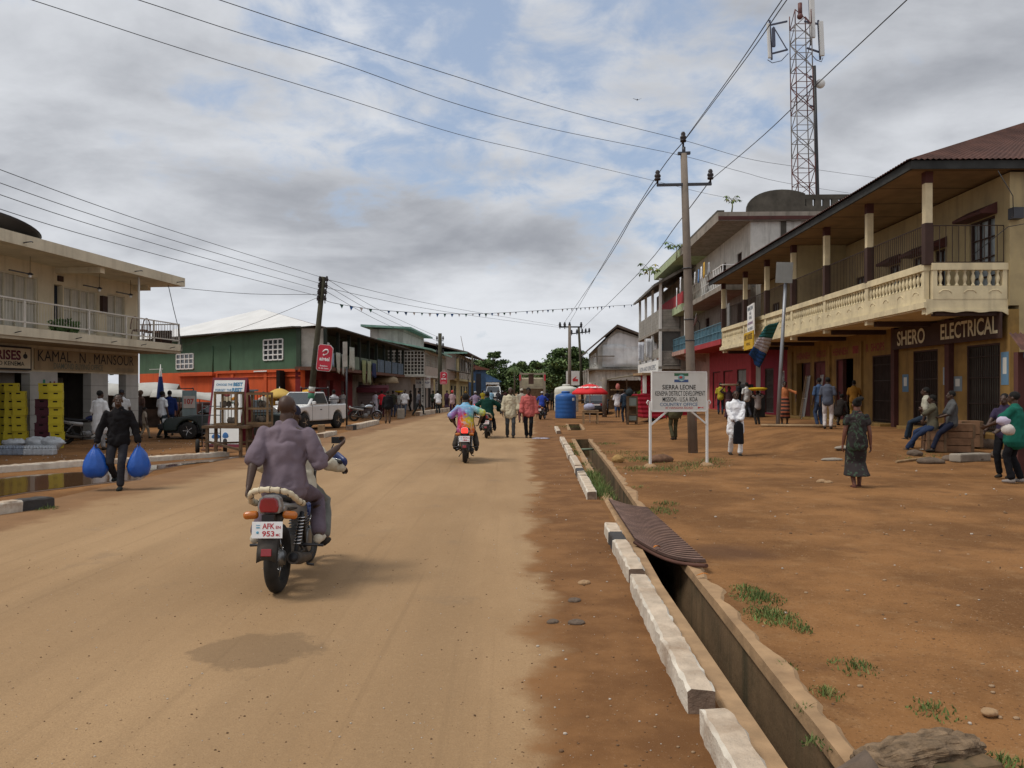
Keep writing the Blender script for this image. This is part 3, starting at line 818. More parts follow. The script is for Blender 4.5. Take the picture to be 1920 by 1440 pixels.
# near end wall openings (a dark window high up) and pier
mb = MB(); mb.bx(-.03,-4.6,8.9,.0,-3.2,10.2); mb.build('end_window', GLASS, tri)
mb = MB(); mb.bx(-.06,-2.0,7.4,.0,-1.7,11.0); mb.build('rain_pipe', MOLD, tri)
# slabs
mb = MB(); mb.bx(-.2,0,3.95,11,1.75,4.25); mb.build('balcony_slab', REDP, tri)
mb = MB(); mb.bx(11.0,0,3.95,L3,1.75,4.25)
for x in (12.5,16,19.5): mb.prism([(0,3.4),(.0,3.95),(1.5,3.95),(1.5,3.8)], x-.15, x+.15, 'x')
mb.build('balcony_slab', PINKP, tri)
mb = MB(); mb.bx(-.2,0,7.05,12,1.7,7.35); mb.build('balcony_slab', GREYP, tri)
mb = MB(); mb.bx(12,0,7.05,L3,1.75,7.6); mb.build('balcony_slab', GREENP, tri)
mb = MB(); mb.bx(-.3,-9.9,10.95,11.8,1.9,11.45); mb.build('roof_slab', GREYP, tri)
mb = MB(); mb.bx(11.8,-9.9,10.95,L3+.5,1.95,11.5); mb.build('roof_slab', GREENP, tri)
mb = MB(); mb.bx(-.36,-9.9,11.0,-.3,1.9,11.2); mb.build('fascia_band', MAROON, tri)
def railing(parent, x0, x1, y, z0, z1, m, n, name='railing', diag=False, yend=None):
    mb = MB()
    for z in (z0+.05,(z0+z1)/2,z1): mb.bar((x0,y,z),(x1,y,z),.04)
    for i in range(n+1):
        x = x0+(x1-x0)*i/n; mb.bar((x,y,z0),(x,y,z1),.022 if i%4 else .05)
        if diag and i < n:
            xb = x0+(x1-x0)*(i+1)/n; mb.bar((x,y,z0+.08),(xb,y,z1-.05),.018); mb.bar((x,y,z1-.05),(xb,y,z0+.08),.018)
    if yend is not None:
        for z in (z0+.05,(z0+z1)/2,z1): mb.bar((x0,y,z),(x0,yend,z),.04)
    return mb.build(name, m, parent)
railing(tri, -.15, L3-.2, 1.68, 4.25, 5.2, BLUER, 90)
mb = MB(); mb.bx(-.12,1.60,4.3,L3-.2,1.63,5.1); mb.build('rail_panel', mat('blue_panel',(.07,.14,.18),.8,streak=.5), tri)
railing(tri, -.1, 6.0, 1.6, 7.35, 8.5, WHITEP, 10, diag=True, yend=.1)
railing(tri, 6.2, 10.5, 1.6, 7.35, 8.4, GREYP, 8, diag=True)
mb = MB(); mb.bx(12.2,1.6,7.6,L3,1.66,8.5); mb.build('balcony_parapet', REDP, tri)
mb = MB()
for x in (0.1,11.8,17.5,23.5): mb.bx(x-.15,1.35,4.25,x+.15,1.6,7.05)
for x in (11.6,23.4): mb.bx(x-.18,1.3,7.6,x+.18,1.6,10.95)
mb.build('pillar', OFFW, tri)
# arched parapet with slots on the roof
mb = MB()
def parapet_z(y):
    t = (-y)/9.0
    return 12.55
pts = [(1.85-.2,11.45)]
for i in range(9):
    a = PI/2*i/8; pts.append((-.2-2.2*math.sin(a)+0, 11.45+1.15*math.sin(a))) if False else None
arch = [(.3-2.0*(1-math.cos(PI*i/18)), 11.45+1.25*math.sin(PI*i/18)**.8) for i in range(19)]
mb.prism([(p[0],p[1]) for p in arch[:14]]+[(arch[13][0],11.45)], -.3, -.05, 'x')
mb.bx(-.3,-9.9,11.45,-.05,arch[13][0],11.75); mb.bx(-.3,-9.9,12.15,-.05,arch[13][0],12.4)
y = arch[13][0]
while y > -9.5:
    mb.bx(-.29,y-.42,11.75,-.06,y-.06,12.15); y -= .48
mb.build('roof_parapet', MOLD, tri)
mb = MB(); mb.bx(-.05,1.5,11.45,L3,1.9,11.6); mb.build('roof_edge', MOLD, tri)
# washing hung along the balconies
def clothes(parent_pts, cols, label, z):
    pass
def cloth_item(p, w_, h_, c, label, d=(0,1,0), group='washing hung on the balconies'):
    d = V(d).normalized(); n_ = V((d.y,-d.x,0)); rows = []
    for j in range(6):
        t = j/5; r = []
        for i in range(7):
            s_ = i/6-.5
            ww = w_*(1-.12*t)
            r.append(V(p)+d*s_*ww+n_*(.05*math.sin(s_*9+t*2+p[1])*t+.03)+V((0,0,-t*h_*(1+.08*math.sin(s_*7)))))
        rows.append(r)
    mb = MB(); mb.grid(rows, True)
    o = mb.build('laundry', cloth(c)); o.modifiers.new('thick','SOLIDIFY').thickness = .008
    return tag(o, label, 'laundry', group)
for px, py, Y, w_, h_, c, lb in [(1302,510,51,.35,.75,(.55,.55,.55),'pale grey cloth drying on the second floor balcony rail left of the blue one'),(1309,505,50.5,.3,.8,(.12,.22,.42),'blue cloth drying on the second floor balcony'),(1314,500,50,.35,.8,(.65,.66,.7),'white cloth drying beside the mustard one'),(1319,492,49.6,.4,.9,(.5,.3,.06),'mustard yellow cloth drying on the second floor balcony'),(1328,492,49,.5,.7,(.3,.3,.3),'grey cloth hanging nearest the white rail'),
    (1275,520,58,.5,1.1,(.68,.68,.72),'white shirt hung high behind the leaning pole'),(1268,540,58.5,.35,1.4,(.7,.7,.72),'long white towel hung at the corner of the green slab')]:
    cloth_item(P(px,py,Y), w_, h_, c, lb, (.03,1,0))
# rooftop papaya plants
LEAFY = mat('papaya_leaf', (.10,.16,.03), .7, var=.4, sc=4, bump=.1)
LEAFD = mat('papaya_leaf_yellow', (.30,.24,.03), .7, var=.3, sc=4)
def papaya(p, h_, label, n=9, s=.5):
    t = thing('papaya_plant', label, 'plant', p, 0, 'self sown plants on the rooftops')
    mb = MB(); mb.tube([(0,0,0),(.05,.02,h_*.5),(.02,0,h_)], [.05,.04,.03], 6); mb.build('stem', mat('stem_green',(.2,.2,.1),.8), t)
    mb = MB()
    for i in range(n):
        a = i*2.4; el = random.uniform(-.5,.7)
        c = V((math.cos(a)*s*random.uniform(.6,1), math.sin(a)*s*random.uniform(.6,1), h_+el*s*.8))
        mb.m = 2; mb.tube([(0.02,0,h_-.05),(c*.5+V((0,0,h_*.5+.1))), c], .012, 4)
        mb.m = 1 if random.random() < .3 else 0
        for k in range(6):
            b = k*PI*2/6+a; dr_ = V((math.cos(b),math.sin(b),random.uniform(-1.,-.3))).normalized(); sd_ = dr_.cross(V((0,0,1))).normalized()
            l = s*.5
            mb.add([c, c+dr_*l*.5+sd_*l*.2, c+dr_*l, c+dr_*l*.5-sd_*l*.2], [(0,1,2,3)])
    mb.build('leaves', [LEAFY, LEAFD, MC['stem_green']], t)
papaya(P(1268,488,58), 1.0, 'papaya plant with drooping yellow leaf on the roof edge beside the power pole', 10, .75)
papaya(P(1372,398,47.5), .7, 'small papaya plant beside the arched roof parapet', 8, .5)
papaya(P(1217,528,62), 1.0, 'green bushy plant growing on the slab above the narrow grey house', 12, .8)
# satellite dish on the balcony
d = thing('satellite_dish', 'white satellite dish on the blue railed balcony', 'dish', P(1307,600,54), 0)
mb = MB(); mb.lathe([(.02,0),(.25,.05),(.45,.14),(.46,.15),(.25,.07),(.02,.02)], 20, (0,0,0), 'x'); o = mb.build('reflector', WHITEP, d); o.rotation_euler = (0,R(-12),R(168))
mb = MB(); mb.tube([(.2,.1,-1.1),(.2,.1,-.2),(.02,0,0)], .03, 6); mb.build('mount', STEEL, d)

# ------------------------------------------------------------------ narrow three storey verandah house
nar = thing('veranda_house', 'narrow grey three storey house with open wooden verandas and white posts', 'house', (11.4,62.5,.4), PI/2-.035)
LN = 13
GW = mat('grey_boards', (.26,.24,.21), .9, var=.25, sc=2, bump=.2, grime=.5, dirt=(.11,.1,.085), board=('Z',1.1))
mb = MB(); mb.bx(0,-6,-.4,LN,-1.6,10.0); mb.build('wall', GREYP, nar)
mb = MB()
for x in (0.1,4.4,8.7,LN-.1):
    mb.bx(x-.1,-.15,-.4,x+.1,.05,10.0)
mb.build('post', WHITEP, nar)
for z, m in ((3.1,WHITEP),(6.0,GW)):
    mb = MB(); mb.bx(0,-1.6,z-.1,LN,.1,z+.1); mb.build('floor_slab', GREYP, nar)
mb = MB(); mb.bx(.05,.06,2.75,LN,.12,3.7); pb = mb.build('sign_band', WHITEP, nar)
text('H.ION AND SONS SPEC', (LN/2,.123,3.2), (-1,0,0), LN*.8, .4, mat('grey_lettering',(.2,.22,.26),.9), pb, fat=.01)
mb = MB(); mb.bx(.2,.0,3.9,LN-.2,.05,4.6); mb.bx(.2,.0,6.1,LN-.2,.05,7.6); mb.bx(.05,-1.5,6.1,.1,-.1,7.6); mb.bx(.05,-1.5,3.3,.1,-.1,4.4); mb.build('veranda_panel', GW, nar)
mb = MB(); mb.bx(.05,-1.55,3.4,.12,-.2,5.9) ; mb.build('side_screen', mat('dark_mesh',(.08,.075,.07),.9), nar)
mb = MB(); mb.prism([(-6.5,9.6),(-6.5,9.8),(-2.5,11.2),(.5,9.5),(.5,9.3),(-2.5,10.95)], -.4, LN+.4, 'x'); mb.build('roof', mat('grey_iron_roof',(.14,.125,.11),.7,var=.25,grime=.5,wave=('X',2.2)), nar)
for px, py, w_, h_, c, lb in [(1202,642,.5,1.5,(.62,.64,.7),'white sheet hung on the first floor veranda of the narrow house'),(1217,635,.6,1.6,(.6,.6,.62),'wide pale sheet, right one of two on the narrow grey house')]:
    cloth_item(P(px,py,66), w_, h_, c, lb, (1,.2,0))

# ------------------------------------------------------------------ house wrapped in white sheeting
TARP = mat('white_sheeting', (.78,.78,.77), .6, var=.12, sc=1.5, bump=.5, bsc=2.5, streak=.25, dirt=(.3,.29,.27))
tp = thing('gabled_house', 'grey gabled house partly wrapped in white plastic sheeting beyond the blue tank', 'house', (8.9,86,.3), PI/2-.035)
mb = MB(); mb.bx(0,-8,-.4,16,0,3.6); mb.build('wall', OFFW, tp)
mb = MB(); mb.bx(.2,-7.8,3.75,16,-.2,6.0); mb.build('upper_wall', OFFW, tp)
mb = MB(); mb.prism([(-7.8,6.0),(-.2,6.0),(-2.2,8.0)], .2, 15.8, 'x'); mb.build('gable', OFFW, tp)
rows = [[V((.05-.1*math.sin(i*.9+j*1.3),-7.7+i*.70, 3.9+j*.48)) for i in range(11)] for j in range(6)]
mb = MB(); mb.grid(rows, True); o = mb.build('sheeting', TARP, tp); o.modifiers.new('t','SOLIDIFY').thickness = .02
mb = MB(); mb.prism([(-7.4,6.1),(-1.1,6.1),(-1.3,6.9),(-2.4,7.6)], .06, .12, 'x'); mb.build('sheeting', TARP, tp)
mb = MB(); mb.prism([(-9.0,5.75),(-2.2,8.4),(.75,5.9),(.75,5.7),(-2.2,8.15),(-9.0,5.55)], -.7, 16.3, 'x'); mb.build('roof', mat('brown_iron_roof',(.1,.075,.06),.8,var=.3,wave=('X',2.)), tp)
mb = MB(); mb.bx(-.6,-8,3.6,16,.9,3.75); mb.build('awning', mat('grey_awning',(.2,.18,.15),.9,grime=.5), tp); mb = MB(); mb.bx(-.9,-1.9,5.0,-.2,.5,5.1); mb.build('window_hood', MC['grey_awning'], tp)
window(tp, .4, 1.6, 4.3, 5.4, .02, 4, 2, WHITEP, GLASS)
mb = MB()
for x in (0,4,8,12): mb.bx(x,.75,-.3,x+.15,.9,3.6)
mb.build('post', OFFW, tp)
for k in (1.5,5,9): window(tp, k+1, k+2.4, 4.2, 5.5, -.15, 3, 2, WHITEP, GLASS)
mb = MB(); mb.bx(-.02,-6.5,.6,.0,-2.2,1.9); mb.build('mural', mat('faded_mural',(.25,.25,.24),.9,var=.4,sc=3), tp)
for j,(c0,c1) in enumerate(((0.4,1.9),(4.6,6.0))): door(tp, c0, c1, -.2, 2.2, .01, DOORD, BROWN, bars=False)
# ------------------------------------------------------------------ left hand buildings (local: x towards the camera, y towards the street)
def left_rot(dx): return math.atan2(-1, -dx)
BEIGE = mat('beige_plaster', (.58,.50,.35), .9, var=.1, sc=1.2, bump=.12, streak=.3, grime=.2, dirt=(.2,.155,.1))
BEIGED = mat('beige_fascia', (.58,.52,.39), .85, var=.08, sc=1.5, bump=.1, streak=.3, grime=.25, dirt=(.24,.2,.14))
TILE = mat('pale_wall_tiles', (.42,.41,.38), .45, var=.1, sc=3, bump=.02, grime=.25, dirt=(.2,.17,.13))
SHUT = mat('pale_shutter', (.45,.42,.35), .7, var=.1, sc=3, bump=.1, board=('X',2.4))
LETB = mat('black_lettering', (.03,.03,.032), .8, var=.2)
k = thing('shop_building', 'beige two storey flat roofed shop building with a railed balcony on the left', 'building', (-14.75,32.0,0), left_rot(.103))
LK_ = 19.0
ops = [(.85,2.0,0,2.36),(3.02,4.83,0,2.36),(6.16,8.4,0,2.3),(9.6,12.4,0,2.36),(13.6,16.4,0,2.36)]
mb = MB(); facade(mb, 0, LK_, -.1, 2.36, .3, ops); mb.build('shop_front', TILE, k)
jn = MB()
for x0,x1 in ((0,.85),(2.0,3.02),(4.83,6.16),(8.4,9.6),(12.4,13.6)):
    for z in (.48,.96,1.44,1.92): jn.bx(x0-.002,-.31,z-.008,x1+.002,.003,z+.008)
jn.build('tile_joints', mat('tile_joint',(.2,.19,.17),.9), k)
mb = MB(); mb.bx(0,-.3,2.36,LK_,0,3.2); mb.build('sign_wall', BEIGE, k)
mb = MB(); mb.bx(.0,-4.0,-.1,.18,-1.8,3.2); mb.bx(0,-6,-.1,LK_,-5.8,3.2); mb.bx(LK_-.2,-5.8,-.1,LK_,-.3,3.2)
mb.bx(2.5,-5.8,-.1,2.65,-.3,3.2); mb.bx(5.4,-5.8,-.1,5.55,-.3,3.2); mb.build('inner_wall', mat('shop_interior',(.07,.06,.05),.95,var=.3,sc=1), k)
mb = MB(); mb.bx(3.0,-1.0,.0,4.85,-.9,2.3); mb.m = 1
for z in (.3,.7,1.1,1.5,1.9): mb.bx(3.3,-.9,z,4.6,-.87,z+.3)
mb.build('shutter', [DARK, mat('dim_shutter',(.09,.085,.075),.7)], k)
mb = MB(); mb.bx(6.2,-.6,0,7.0,-.5,2.3); mb.build('folding_door', mat('grey_door',(.16,.14,.12),.8,streak=.3), k)
# sign writing
sb = MB(); sb.bx(.1,.004,2.42,6.0,.05,3.1); s1 = sb.build('sign_board', mat('tan_board',(.36,.27,.16),.9,var=.1,streak=.25), k)
text('KAMAL . N . MANSOUR', (3.15,.053,2.88), (-1,0,0), 5.45, .36, LETB, s1, fat=.0)
text('DIAMOND BUYING OFFICE', (3.75,.053,2.57), (-1,0,0), 2.7, .2, mat('grey_green_lettering',(.13,.15,.12),.8), s1, fat=.004)
text('LICENSED DEALER', (1.0,.053,2.53), (-1,0,0), 1.2, .12, mat('faint_lettering',(.2,.17,.12),.9), s1)
sb = MB(); sb.bx(6.25,.06,2.38,9.6,.12,3.12); s2 = sb.build('sign_board', BLACK, k)
sb = MB(); sb.bx(6.31,.12,2.44,9.54,.128,3.06); sb.build('sign_face', mat('cream_sign',(.58,.5,.36),.8,var=.08,grime=.2), s2)
text('ENTERPRISES', (8.1,.131,2.84), (-1,0,0), 2.7, .3, mat('purple_lettering',(.12,.02,.05),.8), s2, fat=.03)
text('HANGHA ROAD KENEMA', (7.9,.131,2.58), (-1,0,0), 2.6, .13, LETB, s2, fat=.01)
sb = MB(); sb.ball((6.55,.132,2.82),(.1,.006,.08),10,6); sb.bar((6.55,.133,2.82),(6.55,.133,2.96),.03,.006); sb.build('emblem', LETB, s2)
# painted bottle on the column
bo = MB(); bo.lathe([(.0,.0)]+[(.19,.02),(.2,.45),(.19,.55),(.07,.85),(.055,1.05),(.06,1.08),(.0,1.09)], 14)
o = bo.build('painted_bottle', [mat('bottle_green',(.03,.20,.12),.6)], k); o.location = (5.5,.003,1.02); o.scale = (1,.02,1)
bo = MB(); bo.bx(5.31,.006,1.1,5.69,.010,1.44); bo.build('painted_label', mat('label_brown',(.09,.035,.015),.7), k)
for x, c in ((5.0,(.2,.03,.08)),(5.2,(.05,.05,.08))):
    bo = MB(); bo.bx(x-.04,.004,1.65,x+.04,.009,2.05); bo.build('wall_lettering', paint('stick_%d'%int(c[0]*99), c, .8), k)
# balcony slab, upper storey, roof
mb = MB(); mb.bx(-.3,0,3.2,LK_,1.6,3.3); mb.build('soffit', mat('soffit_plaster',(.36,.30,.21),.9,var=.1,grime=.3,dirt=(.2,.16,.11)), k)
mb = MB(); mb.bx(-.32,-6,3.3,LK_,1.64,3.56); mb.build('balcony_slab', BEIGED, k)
uo = [(.9,2.05,3.75,5.35),(2.65,4.5,3.75,5.3),(4.56,5.01,3.56,5.3),(5.8,9.2,3.7,5.4),(10.2,12,3.7,5.4),(13,16,3.7,5.4)]
mb = MB(); facade(mb, 0, LK_, 3.56, 5.86, .25, uo); mb.bx(0,-6,3.56,.2,-.25,5.86); mb.bx(0.2,-6,3.56,LK_,-5.8,5.86); mb.bx(LK_-.2,-5.8,3.56,LK_,-.25,5.86); mb.build('upper_wall', BEIGE, k)
for a,b,c,d in uo:
    if b-a < .6:
        mb = MB(); mb.bx(a,-.24,c,b,-.2,d); mb.build('doorway', mat('blue_black',(.02,.024,.035),.9), k)
    else: window(k, a, b, c, d, -.06, max(2,round((b-a)/.5)), 2, mat('cream_frame',(.5,.45,.34),.8), SHUT)
mb = MB(); mb.bx(4.6,.0,5.42,4.85,.06,5.6); mb.bx(2.2,.0,4.6,2.5,.12,5.2); mb.build('wall_box', BROWN, k)
mb = MB(); mb.bx(-.35,-6.3,5.86,LK_,1.75,6.2); mb.build('roof_slab', BEIGED, k)
mb = MB(); mb.bx(4.7,.0,5.66,4.95,1.6,5.859); mb.bx(.15,.0,5.66,.35,.6,5.859); mb.build('beam', BEIGE, k)
mb = MB()
for x in (.3,3.2,8.8,12): mb.tube([(x,1.76,5.95),(x,2.0,5.98),(x,2.05,5.96)], .018, 5)
for x in (.6,2.6,4.4,6.3,9): mb.tube([(x,1.65,3.38),(x,1.85,3.42)], .014, 5)
mb.build('drain_spout', STEEL, k)
# lamps hung from the ceiling
for x in (1.7,3.6,7.1):
    mb = MB(); mb.tube([(x,.7,5.86),(x,.7,5.35)], .008, 4); mb.lathe([(.02,.05),(.1,0),(.06,-.03)], 10, (x,.7,5.32)); o = mb.build('hanging_lamp', STEEL, k)
    mb = MB(); mb.ball((x,.7,5.25),.05); mb.build('bulb', paint('bulb',(.8,.8,.78),.2), o)
    mb = MB(); mb.bx(x+.1,.68,5.30,x+.9,.74,5.33); mb.build('fan_blade', STEEL, o)
# railing
RAILW = mat('rail_paint', (.55,.52,.46), .6, var=.1, grime=.3, dirt=(.25,.2,.15))
mb = MB()
for z in (3.72,4.36): mb.bar((-.25,1.56,z),(LK_,1.56,z),.05,.04)
for x in (-.22,1.6,3.4,5.5,8.5,11.5,14.5): mb.bar((x,1.56,3.56),(x,1.56,4.36),.06,.05)
mb.bar((-.22,1.56,4.36),(-.22,-.2,4.36),.04); mb.bar((-.22,1.56,3.7),(-.22,-.2,3.7),.04)
mb.tube([(2.5,1.5,3.56),(2.5,1.5,5.86)], .04, 8)
mb.build('railing', RAILW, k)
mb = MB(); x = -.15
while x < LK_: mb.bar((x,1.56,3.74),(x,1.56,4.34),.009); x += .13
y = 1.45
while y > -.1: mb.bar((-.22,y,3.72),(-.22,y,4.34),.014); y -= .12
mb.build('railing_bars', RAILW, k)
mb = MB(); mb.tube([(.1,1.3,5.86),(.05,1.5,4.9),(-.2,1.58,4.1),(-.25,1.66,3.5),(-.2,1.66,3.25)], .014, 5); mb.build('cable', BLACK, k)
mb = MB(); mb.bx(.0,.6,3.56,.06,1.4,4.1); mb.build('screen_panel', BROWN, k)
# balcony chairs and plant
MK = Matrix.Translation((-14.75,32.0,0)) @ Matrix.Rotation(left_rot(.103),4,'Z')
for x, lb in ((1.55,'rattan balcony chair with a rounded back, the left one behind the railing'),(.75,'rattan balcony chair with a rounded back, the right one near the railing corner')):
    t = thing('rattan_chair', lb, 'chair', MK @ V((x,1.0,3.56)), left_rot(.103)+PI, 'rattan chairs on the beige balcony')
    mb = MB(); mb.lathe([(.0,.40),(.26,.40),(.28,.44),(.26,.46),(0,.46)], 16); mb.build('seat', RUST, t)
    mb = MB(); pts = [(.3*math.cos(PI*i/10),.22,.46+.5*math.sin(PI*i/10)) for i in range(11)]; mb.tube(pts,.02,6)
    for i in range(1,6): mb.tube([(-.3+.1*i,.22,.46),(-.3+.1*i,.22,.46+.5*math.sin(math.acos(min(1,abs(-.3+.1*i)/.3))))],.01,5)
    mb.build('backrest', RUST, t)
    for sx in (-.2,.2):
        for sy in (-.2,.2):
            mb = MB(); mb.tube([(sx,sy,.42),(sx*1.2,sy*1.2,0)],.018,6); mb.build('leg', RUST, t)
GRS = mat('leaf_green', (.055,.10,.025), .7, var=.45, sc=5, bump=.1)
def leafy(p, rad, hh, n, ls, label, name='potted_plant', cat='plant', rz=0, group=None, ms=None, up=.3, stem=True):
    t = thing(name, label, cat, p, rz, group)
    mb = MB()
    for i in range(n):
        a = random.random()*2*PI; rr = math.sqrt(random.random()); 
        c = V((math.cos(a)*rr*rad[0], math.sin(a)*rr*rad[1], hh*(.1+.9*random.random()*(1-.35*rr))))
        d = V((random.uniform(-1,1),random.uniform(-1,1),random.uniform(up-.6,up+.8))).normalized(); s_ = d.cross(V((random.random(),random.random(),.3))).normalized()
        l = ls*random.uniform(.6,1.3)
        mb.add([c-d*l*.5, c+s_*l*.22, c+d*l*.6, c-s_*l*.22], [(0,1,2,3)])
    mb.build('leaves', ms or GRS, t)
    if stem:
        mb = MB()
        for i in range(5): mb.tube([(random.uniform(-.3,.3)*rad[0],0,0),(random.uniform(-.6,.6)*rad[0],random.uniform(-.5,.5)*rad[1],hh*.7)],.012,5)
        mb.build('stems', WOOD, t)
    return t
leafy(MK @ V((6.25,1.25,3.56)), (.65,.25), .5, 420, .16, 'leafy green plant spilling over the beige balcony rail', rz=left_rot(.103))
# satellite dish on the roof
d = thing('satellite_dish', 'big dark mesh satellite dish on the flat beige roof at the left edge', 'dish', V((-15.25,23.5,5.75)), 0)
mb = MB(); mb.lathe([(.03,-.42),(.5,-.36),(.95,-.2),(1.35,.02),(1.42,.1),(1.40,.1),(.95,-.16),(.5,-.32),(.03,-.38)], 36, (0,0,.9)); o = mb.build('reflector', mat('dish_mesh',(.035,.03,.028),.7,var=.2), d); o.rotation_euler = (R(-14),R(6),0); o.scale = (.88,.88,.88)
mb = MB(); mb.tube([(0,0,0),(0,0,.55)],.09,8); mb.build('mount', STEEL, d)
mb = MB(); 
for a in (0,2.1,4.2): mb.tube([(.75*math.cos(a),.75*math.sin(a),.72),(0,-.15,1.45)],.012,5)
mb.ball((0,-.15,1.48),.07); mb.build('feed_horn', WHITEP, d)

# ------------------------------------------------------------------ green and orange corner building
GREEN = mat('green_plaster', (.062,.115,.068), .9, var=.14, sc=.9, bump=.12, streak=.35, grime=.25, dirt=(.04,.06,.04))
ORNG = mat('orange_paint', (.52,.085,.022), .85, var=.12, sc=1., bump=.08, streak=.3, grime=.15, dirt=(.22,.05,.025))
REDW = mat('dark_red_wall', (.20,.022,.024), .85, var=.2, sc=1.2, streak=.3)
TIN = mat('white_tin_roof', (.66,.65,.63), .5, var=.07, sc=.8, grime=.15, dirt=(.4,.33,.25), wave=('X',1.6))
BRNROOF = mat('brown_tin_roof', (.11,.055,.04), .85, var=.3, sc=1.5, wave=('Y',1.6))
g = thing('corner_building', 'green over orange two storey corner building with a white tin hipped roof', 'building', (-12,46,0))
u = V((-.757,.654,0)); vdir = V((.045,1,0)).normalized()
Ls, Lf = 20.0, 25.0
# side wall frame: x along the side (away to the left), y outwards (towards the camera)
def frame(o, x, outward_left=True):
    x = V(x).normalized(); y = V((-x.y,x.x,0)) 
    return Matrix(((x.x,y.x,0,o[0]),(x.y,y.y,0,o[1]),(0,0,1,o[2] if len(o) > 2 else 0),(0,0,0,1)))
MS = frame((0,0,0), -u)             # x runs towards the corner from the left, use negative x; y outwards?
y_out = V((MS[0][1],MS[1][1],0))
flip = y_out.y > 0                   # outwards must face the camera (-Y)
def S(x, y=0., z=0.):                # side wall point: x metres from the corner, y metres proud of the wall
    nrm = V((-.654,-.757,0))
    return u*x + nrm*y + V((0,0,z))
def sbox(mb, x0, x1, y0, y1, z0, z1):
    p = [S(x0,y0,z0),S(x1,y0,z0),S(x1,y1,z0),S(x0,y1,z0),S(x0,y0,z1),S(x1,y0,z1),S(x1,y1,z1),S(x0,y1,z1)]
    mb.add(p, [(0,3,2,1),(4,5,6,7),(0,1,5,4),(1,2,6,5),(2,3,7,6),(3,0,4,7)])
mb = MB(); sbox(mb,0,Ls,-.3,0,-.1,2.95); mb.build('orange_wall', ORNG, g)
mb = MB(); sbox(mb,.3,Ls,-.3,0,2.95,5.4); mb.build('green_wall', GREEN, g)
mb = MB(); sbox(mb,-.05,9.0,0,.12,2.82,2.98); sbox(mb,0,6.0,0,.08,2.55,2.6); sbox(mb,9.2,14,0,.3,2.7,2.85)
for x in (3.5,7.2,9.1): sbox(mb,x-.15,x+.15,0,.07,-.1,2.8)
mb.build('orange_moulding', ORNG, g)
mb = MB(); sbox(mb,3.2,4.6,.125,.16,2.86,2.93); mb.build('strip_light', WHITEP, g)
def swindow(x0,x1,z0,z1,nx,nz):
    f = MB()
    for i in range(nx+1):
        x = x0+(x1-x0)*i/nx; sbox(f,x-.04,x+.04,.01,.07,z0,z1)
    for j in range(nz+1):
        z = z0+(z1-z0)*j/nz
        for i in range(nx): 
            a = x0+(x1-x0)*i/nx+.04; b = x0+(x1-x0)*(i+1)/nx-.04; sbox(f,a,b,.012,.066,z-.035,z+.035)
    o = f.build('window', WHITEP, g)
    q = MB(); sbox(q,x0,x1,.003,.02,z0,z1); q.build('pane', GLASS, o)
    return o
swindow(1.7,3.7,3.55,4.75,4,4); swindow(12.1,14.4,3.2,4.2,4,3)
mb = MB()
for x in (7.5,9.6): 
    p = [S(x,.03,4.6),S(x,.03,2.9)]; mb.tube(p,.05,6)
mb.build('rain_pipe', GREEN, g)
def pt(x, d, z): return S(x,0,0)+vdir*d+V((0,0,z))
# front facade with veranda along the street (frame: x along vdir, y towards street)
nf = V((vdir.y,-vdir.x,0))
def Fp(x, y, z): return vdir*x + nf*y + V((0,0,z))
def fbox(mb, x0, x1, y0, y1, z0, z1):
    p = [Fp(x0,y0,z0),Fp(x1,y0,z0),Fp(x1,y1,z0),Fp(x0,y1,z0),Fp(x0,y0,z1),Fp(x1,y0,z1),Fp(x1,y1,z1),Fp(x0,y1,z1)]
    mb.add(p, [(0,3,2,1),(4,5,6,7),(0,1,5,4),(1,2,6,5),(2,3,7,6),(3,0,4,7)])
mb = MB()
for a,b in ((.0,2.0),(3.6,5.4),(7.0,9.0),(10.6,12.2)): fbox(mb,a,b,-.3,0,-.1,2.9)
fbox(mb,0.0,12.2,-.3,0,2.4,2.9); mb.build('red_shop_front', REDW, g)
mb = MB()
for a,b in ((12.2,14),(15.4,17.6),(19,21),(22.5,Lf)): fbox(mb,a,b,-.3,0,-.1,2.9)
fbox(mb,12.2,Lf,-.3,0,2.4,2.9); mb.build('shop_front', GREYP, g)
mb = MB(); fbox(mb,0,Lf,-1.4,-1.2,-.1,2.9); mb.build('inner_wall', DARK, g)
for a,b in ((5.4,7.0),(9.0,10.6),(2.0,2.9)):
    mb = MB(); fbox(mb,a,a+(b-a)*.5,-.05,.0,0,2.4); mb.build('door', REDDOOR, g)
mb = MB(); fbox(mb,-.1,Lf,-.3,1.5,2.9,3.1); mb.build('veranda_floor', mat('veranda_edge',(.13,.06,.04),.9,var=.2,streak=.4), g)
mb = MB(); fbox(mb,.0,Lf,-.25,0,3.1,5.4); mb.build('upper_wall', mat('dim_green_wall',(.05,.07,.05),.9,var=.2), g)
mb = MB(); fbox(mb,.15,.3,0,1.4,3.1,5.3); mb.build('end_screen', mat('stained_panel',(.4,.38,.34),.9,var=.2,grime=.6,dirt=(.15,.13,.1)), g)
for i in range(10):
    x = .2+i*(Lf-.4)/9; mb = MB(); fbox(mb,x-.09,x+.09,1.28,1.46,3.1,5.25); mb.build('veranda_post', mat('dark_green_post',(.022,.03,.024),.8), g)
mb = MB(); fbox(mb,.3,14,1.36,1.42,3.12,3.95); mb.build('veranda_rail', mat('pale_green_board',(.16,.2,.15),.9,var=.2,streak=.5), g)
mb = MB(); fbox(mb,14,Lf,1.36,1.42,3.12,4.05); mb.build('veranda_rail', mat('blue_grey_board',(.11,.15,.2),.9,var=.2,streak=.4,board=('Z',2.)), g)
